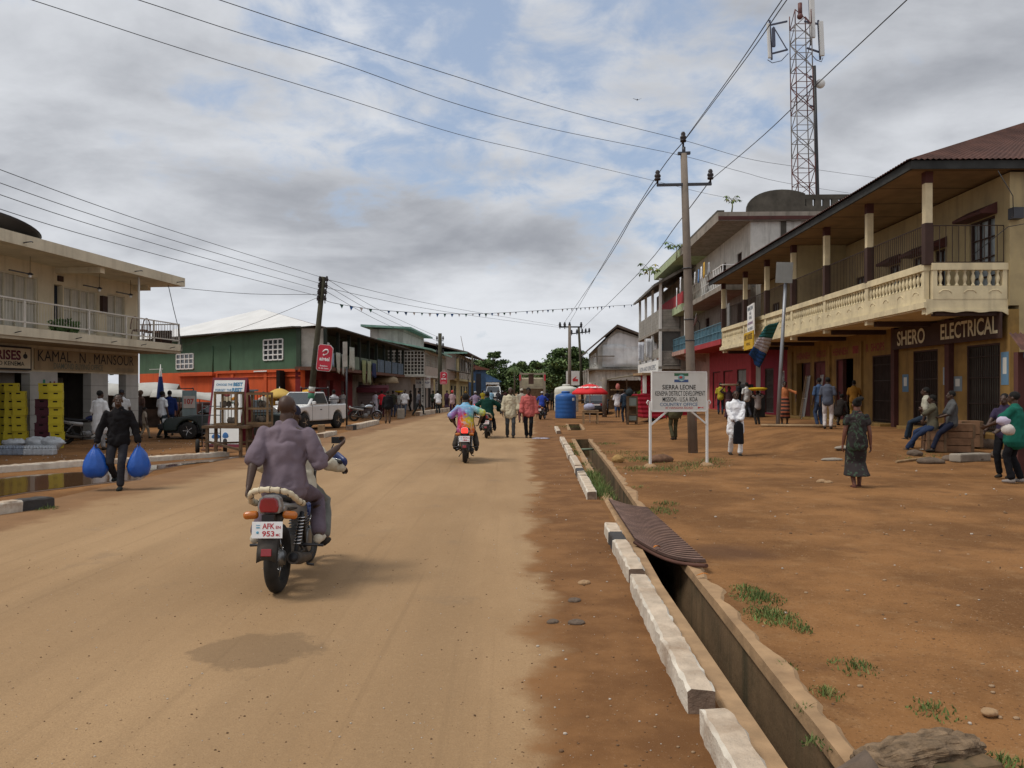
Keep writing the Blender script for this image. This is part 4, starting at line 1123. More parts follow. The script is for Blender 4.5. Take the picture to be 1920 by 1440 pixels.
for a,b in ((3,4),(8,9.4),(13,14.2),(18,19.2)):
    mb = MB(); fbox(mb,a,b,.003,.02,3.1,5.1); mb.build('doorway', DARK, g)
# roof: side slope white, street slope brown
e = .7; zt = 7.45; ze = 5.38
A_ = S(-.6,e,ze)+nf*1.4; A2 = S(Ls+.5,e,ze); 
PK = S(11.3,-4.6,zt); PK2 = PK+vdir*12
A_ = V((0,0,0))+S(-.4,e,ze)+nf*1.3
B_ = Fp(Lf+.4,2.1,ze); 
mb = MB(); mb.add([A_, A2, PK], [(0,2,1)]); mb.add([A2, S(Ls+.5,-14,ze), PK], [(0,1,2)]); mb.build('tin_roof', TIN, g)
mb = MB(); mb.add([A_, B_, PK2, PK], [(0,1,2,3)]); mb.add([B_, PK2, Fp(Lf+.4,-9,ze)], [(0,2,1)]); mb.add([PK, PK2, Fp(Lf+.4,-9,ze), S(Ls,-14,ze)], [(0,1,2,3)]); mb.build('street_roof', BRNROOF, g)
mb = MB(); sbox(mb,-.2,Ls+.4,0,.66,5.28,5.36); fbox(mb,.1,Lf+.3,.0,2.05,5.28,5.35); mb.build('eaves', mat('dark_eaves',(.06,.055,.045),.9), g)
# washing and banners on the veranda
MG = Matrix.Translation((-12,46,0))
for x, y, z, w_, h_, c, lb in [(.7,1.35,4.5,.6,.9,(.6,.6,.58),'white shirt drying at the corner of the green veranda'),(1.1,1.5,3.9,.55,.7,(.28,.36,.5),'pale blue shirt drying on the corner veranda rail'),
    (2.4,1.5,4.0,1.0,1.2,(.42,.42,.36),'grey printed cloth hung on the veranda rail behind the red pole sign'),(3.6,1.5,3.95,.7,1.3,(.36,.35,.32),'narrow grey cloth hung on the veranda rail right of the printed one'),
    (5.8,1.5,4.5,1.3,1.4,(.48,.5,.44),'large pale banner tied to the green veranda posts'),(9.2,1.5,3.8,1.3,1.6,(.25,.27,.13),'olive green cloth hung over the veranda rail'),(10.8,1.5,3.8,1.2,1.6,(.30,.32,.2),'striped green cloth hung beside the olive one'),(12.4,1.5,3.7,1.2,1.0,(.03,.04,.1),'dark navy cloth drooping over the veranda rail')]:
    cloth_item(MG @ Fp(x,y,z), w_, h_, c, lb, vdir, 'washing hung on the green veranda')

# ------------------------------------------------------------------ pale building with a lattice wall
LATT = mat('white_lattice', (.5,.48,.43), .85, var=.12, grime=.35, dirt=(.2,.17,.13))
TURQ = mat('turquoise_fascia', (.20,.35,.29), .7, var=.2, streak=.2)
PINKG = mat('pinkish_plaster', (.40,.335,.29), .9, var=.12, streak=.4, grime=.3, dirt=(.2,.165,.13))
b2 = thing('lattice_building', 'pale two storey building with a white lattice wall and turquoise roof edges', 'building', (-8.9,72.3,0), math.atan2(1,.04))
# local: x away from the camera along the street, y to the left (away from the street)
mb = MB(); mb.bx(0,0,3.0,15,.2,5.5) if False else None
mb = MB(); mb.bx(.1,.15,-.1,15,7,3.0); mb.build('shop_front', PINKG, b2)
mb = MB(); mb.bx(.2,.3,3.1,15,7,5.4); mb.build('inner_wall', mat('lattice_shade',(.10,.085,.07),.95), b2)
mb = MB(); mb.bx(-.4,-1.2,2.95,15.2,7,3.1); mb.build('floor_slab', LATT, b2)
mb = MB()
for j in range(8):
    mb.bx(-.02,-1.1,3.12+.3*j,.06,2.6,3.19+.3*j)
for i in range(13):
    y = -1.1+.3*i; mb.bx(-.04,y,3.1,.08,y+.07,5.3)
mb.bx(-.05,-1.12,3.1,.1,2.7,3.2); mb.build('lattice', LATT, b2)
mb = MB(); mb.bx(.1,-1.15,3.1,15,-1.05,3.95)
for x in (.05,3.7,7.4,11,14.9): mb.bx(x,-1.16,3.95,x+.15,-1.04,5.3)
mb.bx(.1,-1.15,5.15,15,-1.05,5.35); mb.build('veranda_front', PINKG, b2)
mb = MB()
for j in range(5):
    mb.bx(.1,-1.11,4.1+.22*j,15,-1.09,4.125+.22*j)
for i in range(40): mb.bx(.2+i*.37,-1.12,3.95,.225+i*.37,-1.08,5.15)
mb.build('grille', LATT, b2)
mb = MB(); mb.prism([(-1.8,5.3),(-1.8,5.45),(3,6.4),(3,6.25)], -.6, 15.4, 'x'); mb.build('roof', TURQ, b2)
mb = MB(); mb.bx(1.0,.9,5.6,13,4.0,7.3); mb.build('upper_block', OFFW, b2)
mb = MB(); mb.prism([(.1,7.25),(.1,7.4),(4.6,7.65),(4.6,7.45)], -.2, 14, 'x'); mb.build('upper_roof', TURQ, b2)
for a in (1.5,4.6,7.6,11):
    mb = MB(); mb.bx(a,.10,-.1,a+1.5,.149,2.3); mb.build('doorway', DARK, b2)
for x, s in ((.0,'EXECUTIVE'),(9.2,'SALOON')):
    c = MB(); c.bx(x,-1.1,-.1,x+.3,-.8,2.94); o = c.build('pillar', OFFW, b2)
    for i, ch in enumerate(s): text(ch, (x-.003,-.95,2.7-.24*i), (0,-1,0), .16, .17, LETB, o, fat=.01, depth=.004)
sb = thing('shop_sign', 'white hand lettered signboard hung under the pale veranda beyond the green building', 'sign', P(793,717,73), 0)
mb = MB(); mb.box((0,0,0),(1.35,.06,1.0)); o = mb.build('board', WHITEP, sb)
text('S.K. GAJES', (0,-.035,.28), (1,0,0), 1.2, .26, mat('dark_red_lettering',(.2,.03,.03),.8), o, fat=.02)
text('SUB    REP', (0,-.035,-.02), (1,0,0), 1.2, .18, mat('navy_lettering',(.05,.06,.15),.8), o, fat=.01)
mb = MB(); mb.ball((0,-.04,-.06),(.2,.006,.16),12,8); mb.build('emblem', mat('teal_mark',(.03,.2,.28),.7), o)
# ------------------------------------------------------------------ yellow building
PYEL = mat('pale_yellow_plaster', (.46,.38,.2), .9, var=.12, streak=.4, grime=.3, dirt=(.2,.16,.1))
b3 = thing('yellow_building', 'pale yellow two storey building with brown roof and white window posts', 'building', (-7.3,95,0), math.atan2(1,.04))
mb = MB(); mb.bx(0,0,-.1,24,8,3.0); mb.build('wall', PYEL, b3)
mb = MB(); mb.bx(0,-.6,3.0,24,8,6.2); mb.build('upper_wall', PINKG, b3)
mb = MB(); mb.bx(-.3,-.9,2.9,24.2,-.605,3.15); mb.bx(-.05,-1.1,0,.25,-.8,5.5); mb.build('trim', PYEL, b3)
mb = MB()
for i in range(9): mb.bx(.1+i*2.9,-.72,3.2,.3+i*2.9,-.605,6.1)
mb.build('post', LATT, b3)
for i in range(8):
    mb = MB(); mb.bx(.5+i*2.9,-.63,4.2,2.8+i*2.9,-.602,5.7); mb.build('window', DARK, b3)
mb = MB()
for i in range(3): mb.bx(-.03,.4+i*1.2,4.3,.0,1.3+i*1.2,5.6)
mb.build('window', mat('pale_window',(.3,.28,.24),.7), b3)
mb = MB(); mb.prism([(-2.2,6.1),(-2.2,6.25),(3.5,7.6),(7,6.2),(7,6.05),(3.5,7.4)], -1.2, 25, 'x'); mb.build('roof', mat('grey_brown_roof',(.13,.10,.085),.85,var=.3,wave=('X',1.5)), b3)
mb = MB(); mb.bx(-1.25,-2.2,6.0,-1.2,7,6.2); mb.build('fascia', TURQ, b3)
mb = MB(); mb.prism([(-2.6,3.6),(-2.6,3.7),(0,4.2),(0,4.05)], -2.5, 2.5, 'x'); mb.build('canopy', mat('dark_canopy',(.06,.05,.04),.9), b3)
for i in range(6):
    mb = MB(); mb.bx(1+i*3.8,-.03,0,2.6+i*3.8,-.002,2.3); mb.build('doorway', DARK, b3)
# ------------------------------------------------------------------ small far buildings
def small_house(p, rz, w_, d_, h_, mw, mr, label, name='house', roofh=1.0, portico=False):
    t = thing(name, label, 'house', p, rz)
    mb = MB(); mb.bx(-w_/2,0,-.2,w_/2,d_,h_); mb.build('wall', mw, t)
    mb = MB(); mb.prism([(-w_/2-.5,h_),(-w_/2-.5,h_+.12),(0,h_+roofh),(w_/2+.5,h_+.12),(w_/2+.5,h_)], -.5, d_+.5, 'y'); mb.build('roof', mr, t)
    for i in range(3):
        x = -w_/2+w_*(i+.5)/3
        mb = MB(); mb.bx(x-.4,-.02,.9,x+.4,-.002,h_-.6); mb.build('window', GLASS, t)
    if portico:
        mb = MB(); mb.bx(-w_/2,-1.6,h_-.5,w_/2,-.03,h_-.1)
        for x in (-w_/2,0,w_/2-.3): mb.bx(x,-1.6,-.2,x+.3,-1.3,h_-.5)
        mb.build('portico', WHITEP, t)
    return t
BLUEW = mat('blue_wall', (.05,.10,.19), .85, var=.2, streak=.3)
small_house(V((-7.6,128,0)), R(8), 7, 8, 5.0, BLUEW, mat('red_brown_roof',(.17,.07,.05),.85), 'blue two storey house with a brown roof beyond the yellow building', roofh=1.2)
small_house(V((-4.9,140,0)), R(4), 5.2, 8, 3.2, OFFW, BLUEW, 'low white house with a columned portico and blue roof up the road', portico=True, roofh=1.6)
small_house(V((-2.5,155,0)), R(2), 6, 8, 2.9, PINKG, mat('orange_brown_roof',(.25,.11,.06),.85), 'low house with an orange brown roof at the far end of the road', roofh=1.1)
# ------------------------------------------------------------------ poles, cables, mast
CPOLE = mat('pole_concrete', (.19,.155,.125), .9, var=.18, sc=2, bump=.2, streak=.3, grime=.3, dirt=(.09,.07,.055))
WPOLE = mat('pole_wood', (.055,.05,.032), .9, var=.25, sc=3, bump=.3)
INSUL = mat('insulator', (.025,.018,.018), .35, var=.1)
def ins(mb, p, s=1.):
    mb.lathe([(.02*s,-.12*s),(.02*s,0),(.06*s,.0),(.065*s,.03*s),(.045*s,.05*s),(.065*s,.07*s),(.065*s,.1*s),(.04*s,.13*s),(.05*s,.16*s),(.03*s,.2*s),(.0,.21*s)], 10, p)
b0 = G(1300,850); b1 = P(1282,288,22.2)
t = thing('utility_pole', 'tall tapered concrete power pole with a steel crossarm standing behind the white signboard', 'power pole', b0)
q = b1-b0
mb = MB(); mb.tube([(0,0,-.3),q*.33,q*.66,q],[.135,.122,.108,.09],14); mb.build('pole', CPOLE, t)
mb = MB(); mb.bar(P(1232,347,22.2)-b0, P(1334,345,22.2)-b0, .07,.07); mb.bar(P(1271,288,22.2)-b0, P(1294,287,22.2)-b0,.1,.07); mb.tube([q,q+V((0,0,.18))],.05,8)
mb.build('crossarm', STEEL, t)
for p in ((1233,338),(1332,336),(1281,266)):
    mb = MB(); ins(mb, P(p[0],p[1],22.2)-b0, 1.35); mb.build('insulator', INSUL, t)
mb = MB()
for f in (.38,.45,.62): 
    mb.torus(q*f,.118,.018,16,6,'z')
mb.build('band', STEEL, t)
mb = MB(); mb.box(V((-.02,-.135,.95)),(.12,.02,.08)); mb.build('red_tag', paint('red_tag',(.5,.03,.04)), t)
b0 = G(577,806); b1 = P(606.5,519,35.5)
t = thing('utility_pole', 'leaning wooden power pole painted in green white and blue bands at its foot', 'power pole', b0)
q = b1-b0; mb = MB()
for i,(a,b,m) in enumerate(((0,.19,0),(.19,.28,1),(.28,.40,2),(.40,.42,3),(.42,.48,1))):
    pass
mb.tube([q*(-.03),q*.5,q],[.15,.13,.105],12); mb.build('pole', WPOLE, t)
cols = [paint('band_blue',(.02,.13,.26),.7), paint('band_white',(.5,.5,.47),.7), paint('band_green',(.03,.15,.08),.7), paint('band_red',(.35,.06,.06),.7)]
for a,b,m in ((.0,.13,0),(.13,.19,1),(.19,.245,2),(.245,.255,3),(.255,.285,1)):
    mb = MB(); mb.tube([q*a,q*b],[.155-.04*a,.155-.04*b],12); mb.build('painted_band', cols[m], t)
for py in (523,535,547,559):
    mb = MB(); p = P(606.5-(py-519)*.1-4,py,35.4)-b0; ins(mb, p-V((.05,0,.1)), 1.1); ins(mb, p+V((.25,0,-.1)), 1.1); mb.build('insulator', INSUL, t)
def tsign(name, c, w_, h_, lean, label):
    t = thing(name, label, 'sign', c, 0, 'red advertising signs on the left poles')
    k = .2*w_
    o8 = [(-w_/2+k*.6,-h_/2),(w_/2-k*.6,-h_/2),(w_/2,-h_/2+k),(w_/2,h_/2-k),(w_/2-k,h_/2),(-w_/2+k*.6,h_/2),(-w_/2,h_/2-k*.6),(-w_/2,-h_/2+k*.6)]
    mb = MB(); mb.prism(o8,-.03,.03,'y'); b = mb.build('sign_edge', paint('sign_silver',(.55,.5,.5),.5), t)
    mb = MB(); mb.prism([(x*.93,z*.955) for x,z in o8],-.045,-.031,'y'); f = mb.build('sign_face', paint('sign_red',(.52,.02,.045),.45), t)
    W = paint('sign_white',(.8,.78,.78),.5)
    text('airtel',(0,-.046,-.04*h_),(1,0,0),w_*.66,h_*.15,W,f,fat=.03,depth=.004)
    text('freedom',(0,-.046,-.30*h_),(1,0,0),w_*.5,h_*.06,W,f,fat=.02,depth=.004)
    text('to do more',(0,-.046,-.39*h_),(1,0,0),w_*.66,h_*.06,W,f,fat=.02,depth=.004)
    mb = MB()
    pts = [(-.16,.20),(-.10,.255),(0,.30),(.10,.31),(.16,.28),(.17,.22),(.12,.16),(.03,.13),(-.04,.10)]
    rad = [.012,.035,.05,.05,.04,.03,.022,.016,.02]
    mb.tube([(x*w_*1.15,-.05,z*h_+ .0) for x,z in pts],[r*w_*1.1 for r in rad],8)
    mb.ball((-.08*w_,-.05,.11*h_),(.05*w_,.012,.035*h_))
    o = mb.build('emblem', W, f)
    for x in (-.1,.25):
        pass
    mb = MB(); mb.bar((-w_/2-.22,.0,h_*.28),(-w_/2+.05,.0,h_*.28),.03); mb.bar((-w_/2-.22,0,-h_*.28),(-w_/2+.05,0,-h_*.28),.03); mb.build('bracket', STEEL, t)
    t.rotation_euler = (0,lean,0)
    return t
tsign('pole_sign', P(609,671,35.2), .66, 1.16, R(6), 'large red phone company sign on the leaning striped pole')
tsign('pole_sign', P(832,709,64), .58, 1.0, R(1), 'small distant red phone company sign on the second left pole')
def pole(px, top, base, Y, label, wires=3, r=.12, m=None, lean=0):
    p0 = P(px+lean, base, Y); p0.z = 0; p1 = P(px, top, Y)-p0
    t = thing('utility_pole', label, 'power pole', p0)
    mb = MB(); mb.tube([(0,0,-.2),p1],[r,r*.75],10); mb.build('pole', m or WPOLE, t)
    mb = MB()
    for i in range(wires):
        for sx in (-.25,.25): ins(mb, p1+V((sx,0,-.5-.55*i)), 1.3); mb.bar(p1+V((0,0,-.6-.55*i)), p1+V((sx,0,-.6-.55*i)), .04)
    mb.build('insulator', INSUL, t)
    return t
pole(825,625,772,66,'dark upright power pole in front of the pale lattice building', 3, .2)
pole(885.5,667,770,90,'thin black power pole by the blue house up the road', 3, .16)
t = pole(1068,610,760,84,'grey power pole with a crossarm behind the blue water tank', 0, .2, CPOLE)
mb = MB(); c = P(1068,613,84)-V(t.location); mb.bar(c+V((-1.1,0,0)),c+V((1.3,0,0)),.14); 
for x in (-1.0,-.5,.0,1.2): ins(mb, c+V((x,0,.05)), 2.2)
mb.build('crossarm', STEEL, t)
t = pole(1085,612,760,92,'dark leaning power pole right behind the grey one', 0, .17, WPOLE, 8)
mb = MB(); c = P(1085,626,92)-V(t.location); mb.bar(c+V((-.9,0,0)),c+V((1.3,0,.25)),.12)
for x in (-.8,-.2,.4,.8,1.2): ins(mb, c+V((x,0,.05+.19*(x+.9)*.5)), 2)
mb.build('crossarm', STEEL, t)
for px, a, b_, lb in ((868,632,690,'thin bare stick mast leaning over the yellow building'),):
    p0 = P(878,700,100); t = thing('mast', lb, 'mast', (p0.x,p0.y,0)); mb = MB(); mb.tube([(0,0,0),p0-V((p0.x,p0.y,0)),P(864,630,100)-V((p0.x,p0.y,0))],[.07,.06,.03],6); mb.m = 1
    mb.tube([V((0.0,0,3.2)),V((-.3,0,5.2))],.09,6); mb.build('mast_pole', [WOOD, WHITEP], t)

WIRE = mat('cable_black', (.03,.03,.032), .6, var=.1, bump=0)
def catmull(pts, k=6):
    out = []; n = len(pts)
    for i in range(n-1):
        p0,p1,p2,p3 = pts[max(i-1,0)],pts[i],pts[i+1],pts[min(i+2,n-1)]
        for j in range(k):
            t = j/k
            out.append(.5*((2*p1)+(p2-p0)*t+(2*p0-5*p1+4*p2-p3)*t*t+(3*p1-p0-3*p2+p3)*t**3))
    return out+[pts[-1]]
def wire(pp, Y0, Y1, label, r=.0085, group='overhead power cables'):
    a, b = pp[0][0], pp[-1][0]
    pts = []
    for x, y in pp:
        t = (x-a)/(b-a); Y = 1/((1-t)/Y0+t/Y1); pts.append(P(x,y,Y))
    mb = MB(); mb.tube(catmull(pts), r, 5); o = mb.build('power_cable', WIRE)
    return tag(o, label, 'cable', group)
wire([(-120,-55),(60,0),(358,97),(640,183),(860,252),(1020,290),(1235,341),(1320,362),(1392,376)],14,47.5,'lowest of three long cables crossing the sky from top left to the arched roof')
wire([(60,-62),(260,0),(450,62),(640,119),(850,193),(1030,241),(1275,291),(1390,322),(1490,346),(1700,378)],14,55,'middle of three long cables crossing the sky to the right')
wire([(200,-72),(412,0),(640,75),(850,142),(1060,207),(1278,262),(1400,297),(1490,312),(1580,325),(1645,334),(1760,352)],14,52,'highest of three long cables crossing the sky behind the mast')
for i,(ya,yb,lb) in enumerate(((318,520,'topmost'),(343,532,'second highest'),(365,544,'third highest'),(392,556,'lowest'))):
    wire([(-320,ya-128),(0,ya),(300,ya+(yb-ya)*.53),(603-i,yb)],13,35.4,lb+' of the four left cables running over the beige roof to the leaning pole')
wire([(1282,264),(1380,128),(1455,16),(1610,-210)],22.2,9,'left cable of the close pair rising from the pole top',.009)
wire([(1283,264),(1400,108),(1475,0),(1650,-240)],22.2,9,'right cable of the close pair rising from the pole top',.009)
wire([(1333,337),(1430,255),(1540,150),(1700,0),(1830,-125)],22.2,9.5,'single cable rising from the right end of the crossarm to the top right',.009)
wire([(1281,266),(1225,340),(1140,480),(1066,608)],22.2,84,'cable from the pole top sagging down to the far crossarm',.014)
wire([(1233,340),(1190,400),(1130,500),(1056,608)],22.2,84,'cable from the left end of the crossarm to the far crossarm',.014)
wire([(1332,338),(1270,420),(1190,520),(1092,616)],22.2,90,'cable from the right end of the crossarm to the dark far pole',.014)
for i,(xa,ya,xb,yb,Yb,lb) in enumerate(((611,522,826,634,66,'upper cable running from the leaning pole to the second left pole'),(611,534,826,642,66,'middle cable running from the leaning pole to the second left pole'),(611,546,824,650,66,'lower cable running from the leaning pole to the second left pole'),
    (613,524,1056,612,84,'upper slack cable crossing the street from the leaning pole'),(613,540,1064,616,84,'lower slack cable crossing the street from the leaning pole'),
    (600,556,352,647,47,'service cable from the leaning pole down to the green wall'),(600,552,340,540,33,'service cable from the leaning pole to the beige roof corner'))):
    wire([(xa,ya),((xa+xb)/2,(ya+yb)/2+(7 if i < 5 else 5)),(xb,yb)],35.4,Yb,lb,.010)
# bunting
pp = [(606,560),(625,568),(700,580),(780,586),(860,588.5),(940,586.5),(1030,581),(1110,576),(1192,571)]
pts = []
for x,y in pp:
    t = (x-606)/586; pts.append(P(x,y,1/((1-t)/35.2+t/62)))
t = thing('bunting', 'string of small blue green and white pennants strung across the street', 'bunting', pts[0])
cr = catmull(pts, 8); mb = MB(); mb.tube([p-pts[0] for p in cr], .012, 5); mb.build('cord', WIRE, t)
L = [0]
for a,b in zip(cr,cr[1:]): L.append(L[-1]+(b-a).length)
PENC = [cloth((.03,.09,.24),'pennant_blue'), cloth((.03,.10,.07),'pennant_green'), cloth((.6,.6,.62),'pennant_white')]
x = .5; i = 0
while x < L[-1]-.3 and i < 78:
    j = max(k for k in range(len(L)) if L[k] <= x); p = cr[j]+(cr[j+1]-cr[j])*((x-L[j])/(L[j+1]-L[j]))-pts[0]
    d = (cr[j+1]-cr[j]).normalized(); s_ = .25*random.uniform(.75,1.15); sw = random.uniform(-.15,.15)
    if random.random() < .85:
        mb = MB(); a = V((0,sw,-s_*random.uniform(.6,1)))
        mb.add([p-d*s_*.5, p+d*s_*.5, p+a, p-d*s_*.5+V((0,.006,0)), p+d*s_*.5+V((0,.006,0)), p+a+V((0,.006,0))], [(0,1,2),(5,4,3),(0,2,5,3),(2,1,4,5),(1,0,3,4)]); mb.build('pennant', PENC[(0,1,0,2,1,2)[i%6]], t)
    x += .62; i += 1

# radio mast
MR = paint('mast_red',(.11,.036,.03),.6); MW = paint('mast_white',(.17,.155,.15),.6); MPW = paint('panel_white',(.55,.54,.52),.5); MD = paint('mast_blue_grey',(.05,.055,.09),.6)
t = thing('radio_mast', 'tall red and white lattice radio mast with panel antennas rising behind the right roofs', 'radio mast', (21.7,60,0))
def mp(z): return V((-.021*z+.25, 0, z))
hw = lambda z: .72-.0045*z
levels = [i*1.06 for i in range(29)]
legs = [(-1,-1),(1,-1),(1,1),(-1,1)]
for band in range(0,28,3):
    zs = levels[band:band+4]
    m = MR if (band//3)%2 else MW
    mb = MB()
    for sx, sy in legs: mb.tube([mp(z)+V((sx*hw(z),sy*hw(z),0)) for z in zs], .04, 6)
    for a,b in zip(zs,zs[1:]):
        for i in range(4):
            p,q = legs[i],legs[(i+1)%4]
            A = mp(a)+V((p[0]*hw(a),p[1]*hw(a),0)); B = mp(b)+V((q[0]*hw(b),q[1]*hw(b),0)); C = mp(a)+V((q[0]*hw(a),q[1]*hw(a),0))
            mb.bar(A,B,.045) if (zs.index(a)+i)%2 else mb.bar(C, mp(b)+V((p[0]*hw(b),p[1]*hw(b),0)),.045)
            mb.bar(A,C,.04)
    mb.build('lattice_section', m, t)
mb = MB(); mb.tube([mp(z)+V((hw(z)+.12,-hw(z)-.05,0)) for z in (0,10,20,25.5)], .11, 8); mb.build('cable_run', BLACK, t)
def TP(px,py,dy=0): return P(px,py,60+dy)-V((21.7,60,0))
mb = MB()
for a,b in (((1476,40),(1444,47)),((1477,93),(1446,101)),((1508,40),(1534,45)),((1513,90),(1537,98)),((1518,143),(1526,145)),((1518,198),(1530,201))): mb.bar(TP(*a),TP(*b),.11)
mb.bar(TP(1450,50),TP(1475,92),.06); mb.bar(TP(1443,38),TP(1447,112),.12); mb.bar(TP(1534,38),TP(1538,112),.12); mb.bar(TP(1527,138),TP(1530,215),.13); mb.bar(TP(1516,-40),TP(1520,85),.1)
mb.tube([TP(1439,112),TP(1448,118),TP(1465,114),TP(1478,100)],.03,5); mb.tube([TP(1520,100),TP(1530,112),TP(1540,116),TP(1543,108)],.03,5)
mb.build('antenna_bracket', MD, t)
for a,b,w_ in (((1440,44),(1443,109),.2),((1521,-30),(1524,71),.36),((1539,40),(1542,105),.3),((1450,52),(1451,88),.22)):
    mb = MB(); mb.bar(TP(*a,-.3),TP(*b,-.3),w_,.22); mb.build('panel_antenna', MPW if w_ != .22 else MD, t, bevel=.04)
mb = MB(); mb.ball(TP(1538,157,-.4),(.36,.3,.34),14,8); mb.build('drum_antenna', MPW, t)
mb = MB(); mb.tube([mp(29.5),mp(30.4)],.16,8); mb.ball(mp(29.2)+V((-.2,-.5,0)),.22); mb.build('mast_head', MR, t)

# ------------------------------------------------------------------ the white office signboard
pl, pr = G(1218,878), V((4.56,18.95,0)); pl = V((3.165,18.55,0))
ax = (pr-pl).normalized(); ctr = (pl+pr)/2; rz = math.atan2(ax.y,ax.x)
t = thing('sign_board', 'white painted development office signboard on two posts at the road side', 'sign', ctr, rz)
W2 = (pr-pl).length/2; zb, zt = 1.27, 2.18
for s_ in (-1,1):
    mb = MB(); mb.bx(s_*W2-.025,-.02,-.1,s_*W2+.025,.03,1.5); mb.build('post', WHITEP, t, bevel=.004)
    mb = MB(); mb.bar((s_*W2,.0,.95),(s_*(W2-.42),.0,zb),.035); mb.build('brace', WHITEP, t)
    mb = MB(); mb.tube([(s_*(W2+.06),0,1.42),(s_*(W2+.09),0,1.47),(s_*(W2+.06),0,1.52),(s_*(W2+.02),0,1.5)],.014,5); mb.build('hook', WHITEP, t)
mb = MB(); mb.bx(-W2+.03,-.03,zb,W2-.03,.0,zt); bd = mb.build('panel', mat('sign_white_enamel',(.62,.61,.56),.6,var=.05,grime=.18,dirt=(.4,.33,.24),streak=.12), t)
mb = MB(); w_ = W2-.03
for a in ((-w_,-.04,zb-.012,w_,.01,zb+.012),(-w_,-.04,zt-.012,w_,.01,zt+.012),(-w_-.012,-.04,zb+.012,-w_+.012,.01,zt-.012),(w_-.012,-.04,zb+.012,w_+.012,.01,zt-.012)): mb.bx(*a)
mb.build('panel_frame', WHITEP, t)
kx = 2*w_/106; ky = (zt-zb)/71
def sx_(px): return (px-1267)*kx
def sz_(py): return zt-(py-696.5)*ky
def st(s, x0, x1, y0, y1, m, fat=.02): text(s, ((sx_(x0)+sx_(x1))/2, -.032, (sz_(y0)+sz_(y1))/2), (1,0,0), sx_(x1)-sx_(x0), sz_(y0)-sz_(y1), m, bd, fat=fat, depth=.003)
BL = mat('sign_black',(.012,.012,.014),.7,bump=0); SB = mat('sign_blue',(.05,.13,.27),.7,bump=0); SR = mat('sign_letter_red',(.5,.04,.04),.7,bump=0)
st('SIERRA LEONE',1233.5,1298.5,720,728.5,BL,.012); st('KENEMA DISTRICT DEVELOPMENT',1220,1317,731,739.8,BL,.0); st('MISSION - U.S.A /KDA',1234,1302,742,750.2,BL,.004)
st('COUNTRY OFFICE',1229,1302,752.3,758.2,SB,.002); st('47 HANGHA ROAD',1239,1293,759.6,763.2,SR,.004)
def sq(x0,x1,y0,y1,m,nm,d=.034):
    mb = MB(); mb.bx(sx_(x0),-d,sz_(y1),sx_(x1),-.0305,sz_(y0)); mb.build(nm, m, bd)
sq(1256.7,1284,699,704,paint('flag_green',(.04,.13,.06),.7),'emblem_band'); sq(1256.7,1284,710.5,715.3,paint('flag_blue',(.05,.09,.22),.7),'emblem_band')
mb = MB(); mb.ball((sx_(1270.4),-.035,sz_(707)),(.085,.008,.07),16,8); mb.m = 1; mb.ball((sx_(1269),-.043,sz_(706.5)),(.045,.006,.03),10,6); mb.m = 2; mb.prism([(sx_(1264),sz_(711)),(sx_(1277),sz_(711)),(sx_(1270.5),sz_(714))],-.04,-.036,'y'); mb.build('emblem', [paint('emblem_teal',(.16,.33,.35),.7), paint('emblem_red',(.4,.05,.04),.7), paint('emblem_pale',(.35,.5,.52),.7)], bd)
mb = MB(); z = sz_(761.3); mb.prism([(sx_(1303),z-.004),(sx_(1303),z+.022),(sx_(1309),z+.004),(sx_(1315),z+.018),(sx_(1312),z),(sx_(1315),z-.018),(sx_(1309),z-.004),(sx_(1303),z-.022)],-.034,-.0305,'y'); mb.build('arrow', SR, bd)
for p, lb in ((pl,'left'),(pr,'right')):
    mb = MB(); mb.ball((0,0,-.03),(.17,.14,.11),12,6); o = mb.build('sand_heap', LIP, loc=p, disp=(.05,.1)); tag(o, 'small cement heap at the foot of the %s post of the white signboard'%lb, 'heap')

# ------------------------------------------------------------------ tanks, umbrella, tables, kiosks (right middle distance)
BLUET = mat('blue_plastic', (.025,.105,.33), .45, var=.1, bump=.02, streak=.15, dirt=(.06,.1,.2))
def tank(p, r, h_, m, label, ribs=5):
    t = thing('water_tank', label, 'water tank', p)
    prof = [(.0,0),(r,0)]
    for i in range(ribs*4+1):
        z = .06+(h_-.35)*i/(ribs*4); prof.append((r*(1-.022*(i%4 == 0)), z))
    prof += [(r*.97,h_-.24),(r*.9,h_-.16),(r*.5,h_-.06),(.28,h_-.04)]
    mb = MB(); mb.lathe(prof, 32); mb.build('tank_body', m, t)
    mb = MB(); mb.lathe([(.27,h_-.05),(.27,h_+.05),(.24,h_+.08),(.0,h_+.09)],20); mb.build('lid', m, t)
    return t
p = G(1060.5,784); t_ = tank(p, .66, 1.62, BLUET, 'ribbed blue plastic water tank standing at the roadside')
mb = MB(); mb.box((.45,-.52,1.2),(.16,.02,.18),(0,0,R(40))); mb.build('maker_label', WHITEP, t_)
tank(P(1062,783,53.5)*1, .8, 1.72, mat('white_plastic',(.58,.57,.5),.5,streak=.2,dirt=(.4,.36,.28)), 'larger off white water tank behind the blue one'); 
bpy.data.objects['water_tank.001'].location.z = .35
mb = MB(); mb.tube([(0,0,0),(0,0,2.6)],.16,12); o = mb.build('concrete_post', CPOLE, loc=(6.05,53,0)); tag(o, 'plain concrete post right beside the blue tank', 'post')
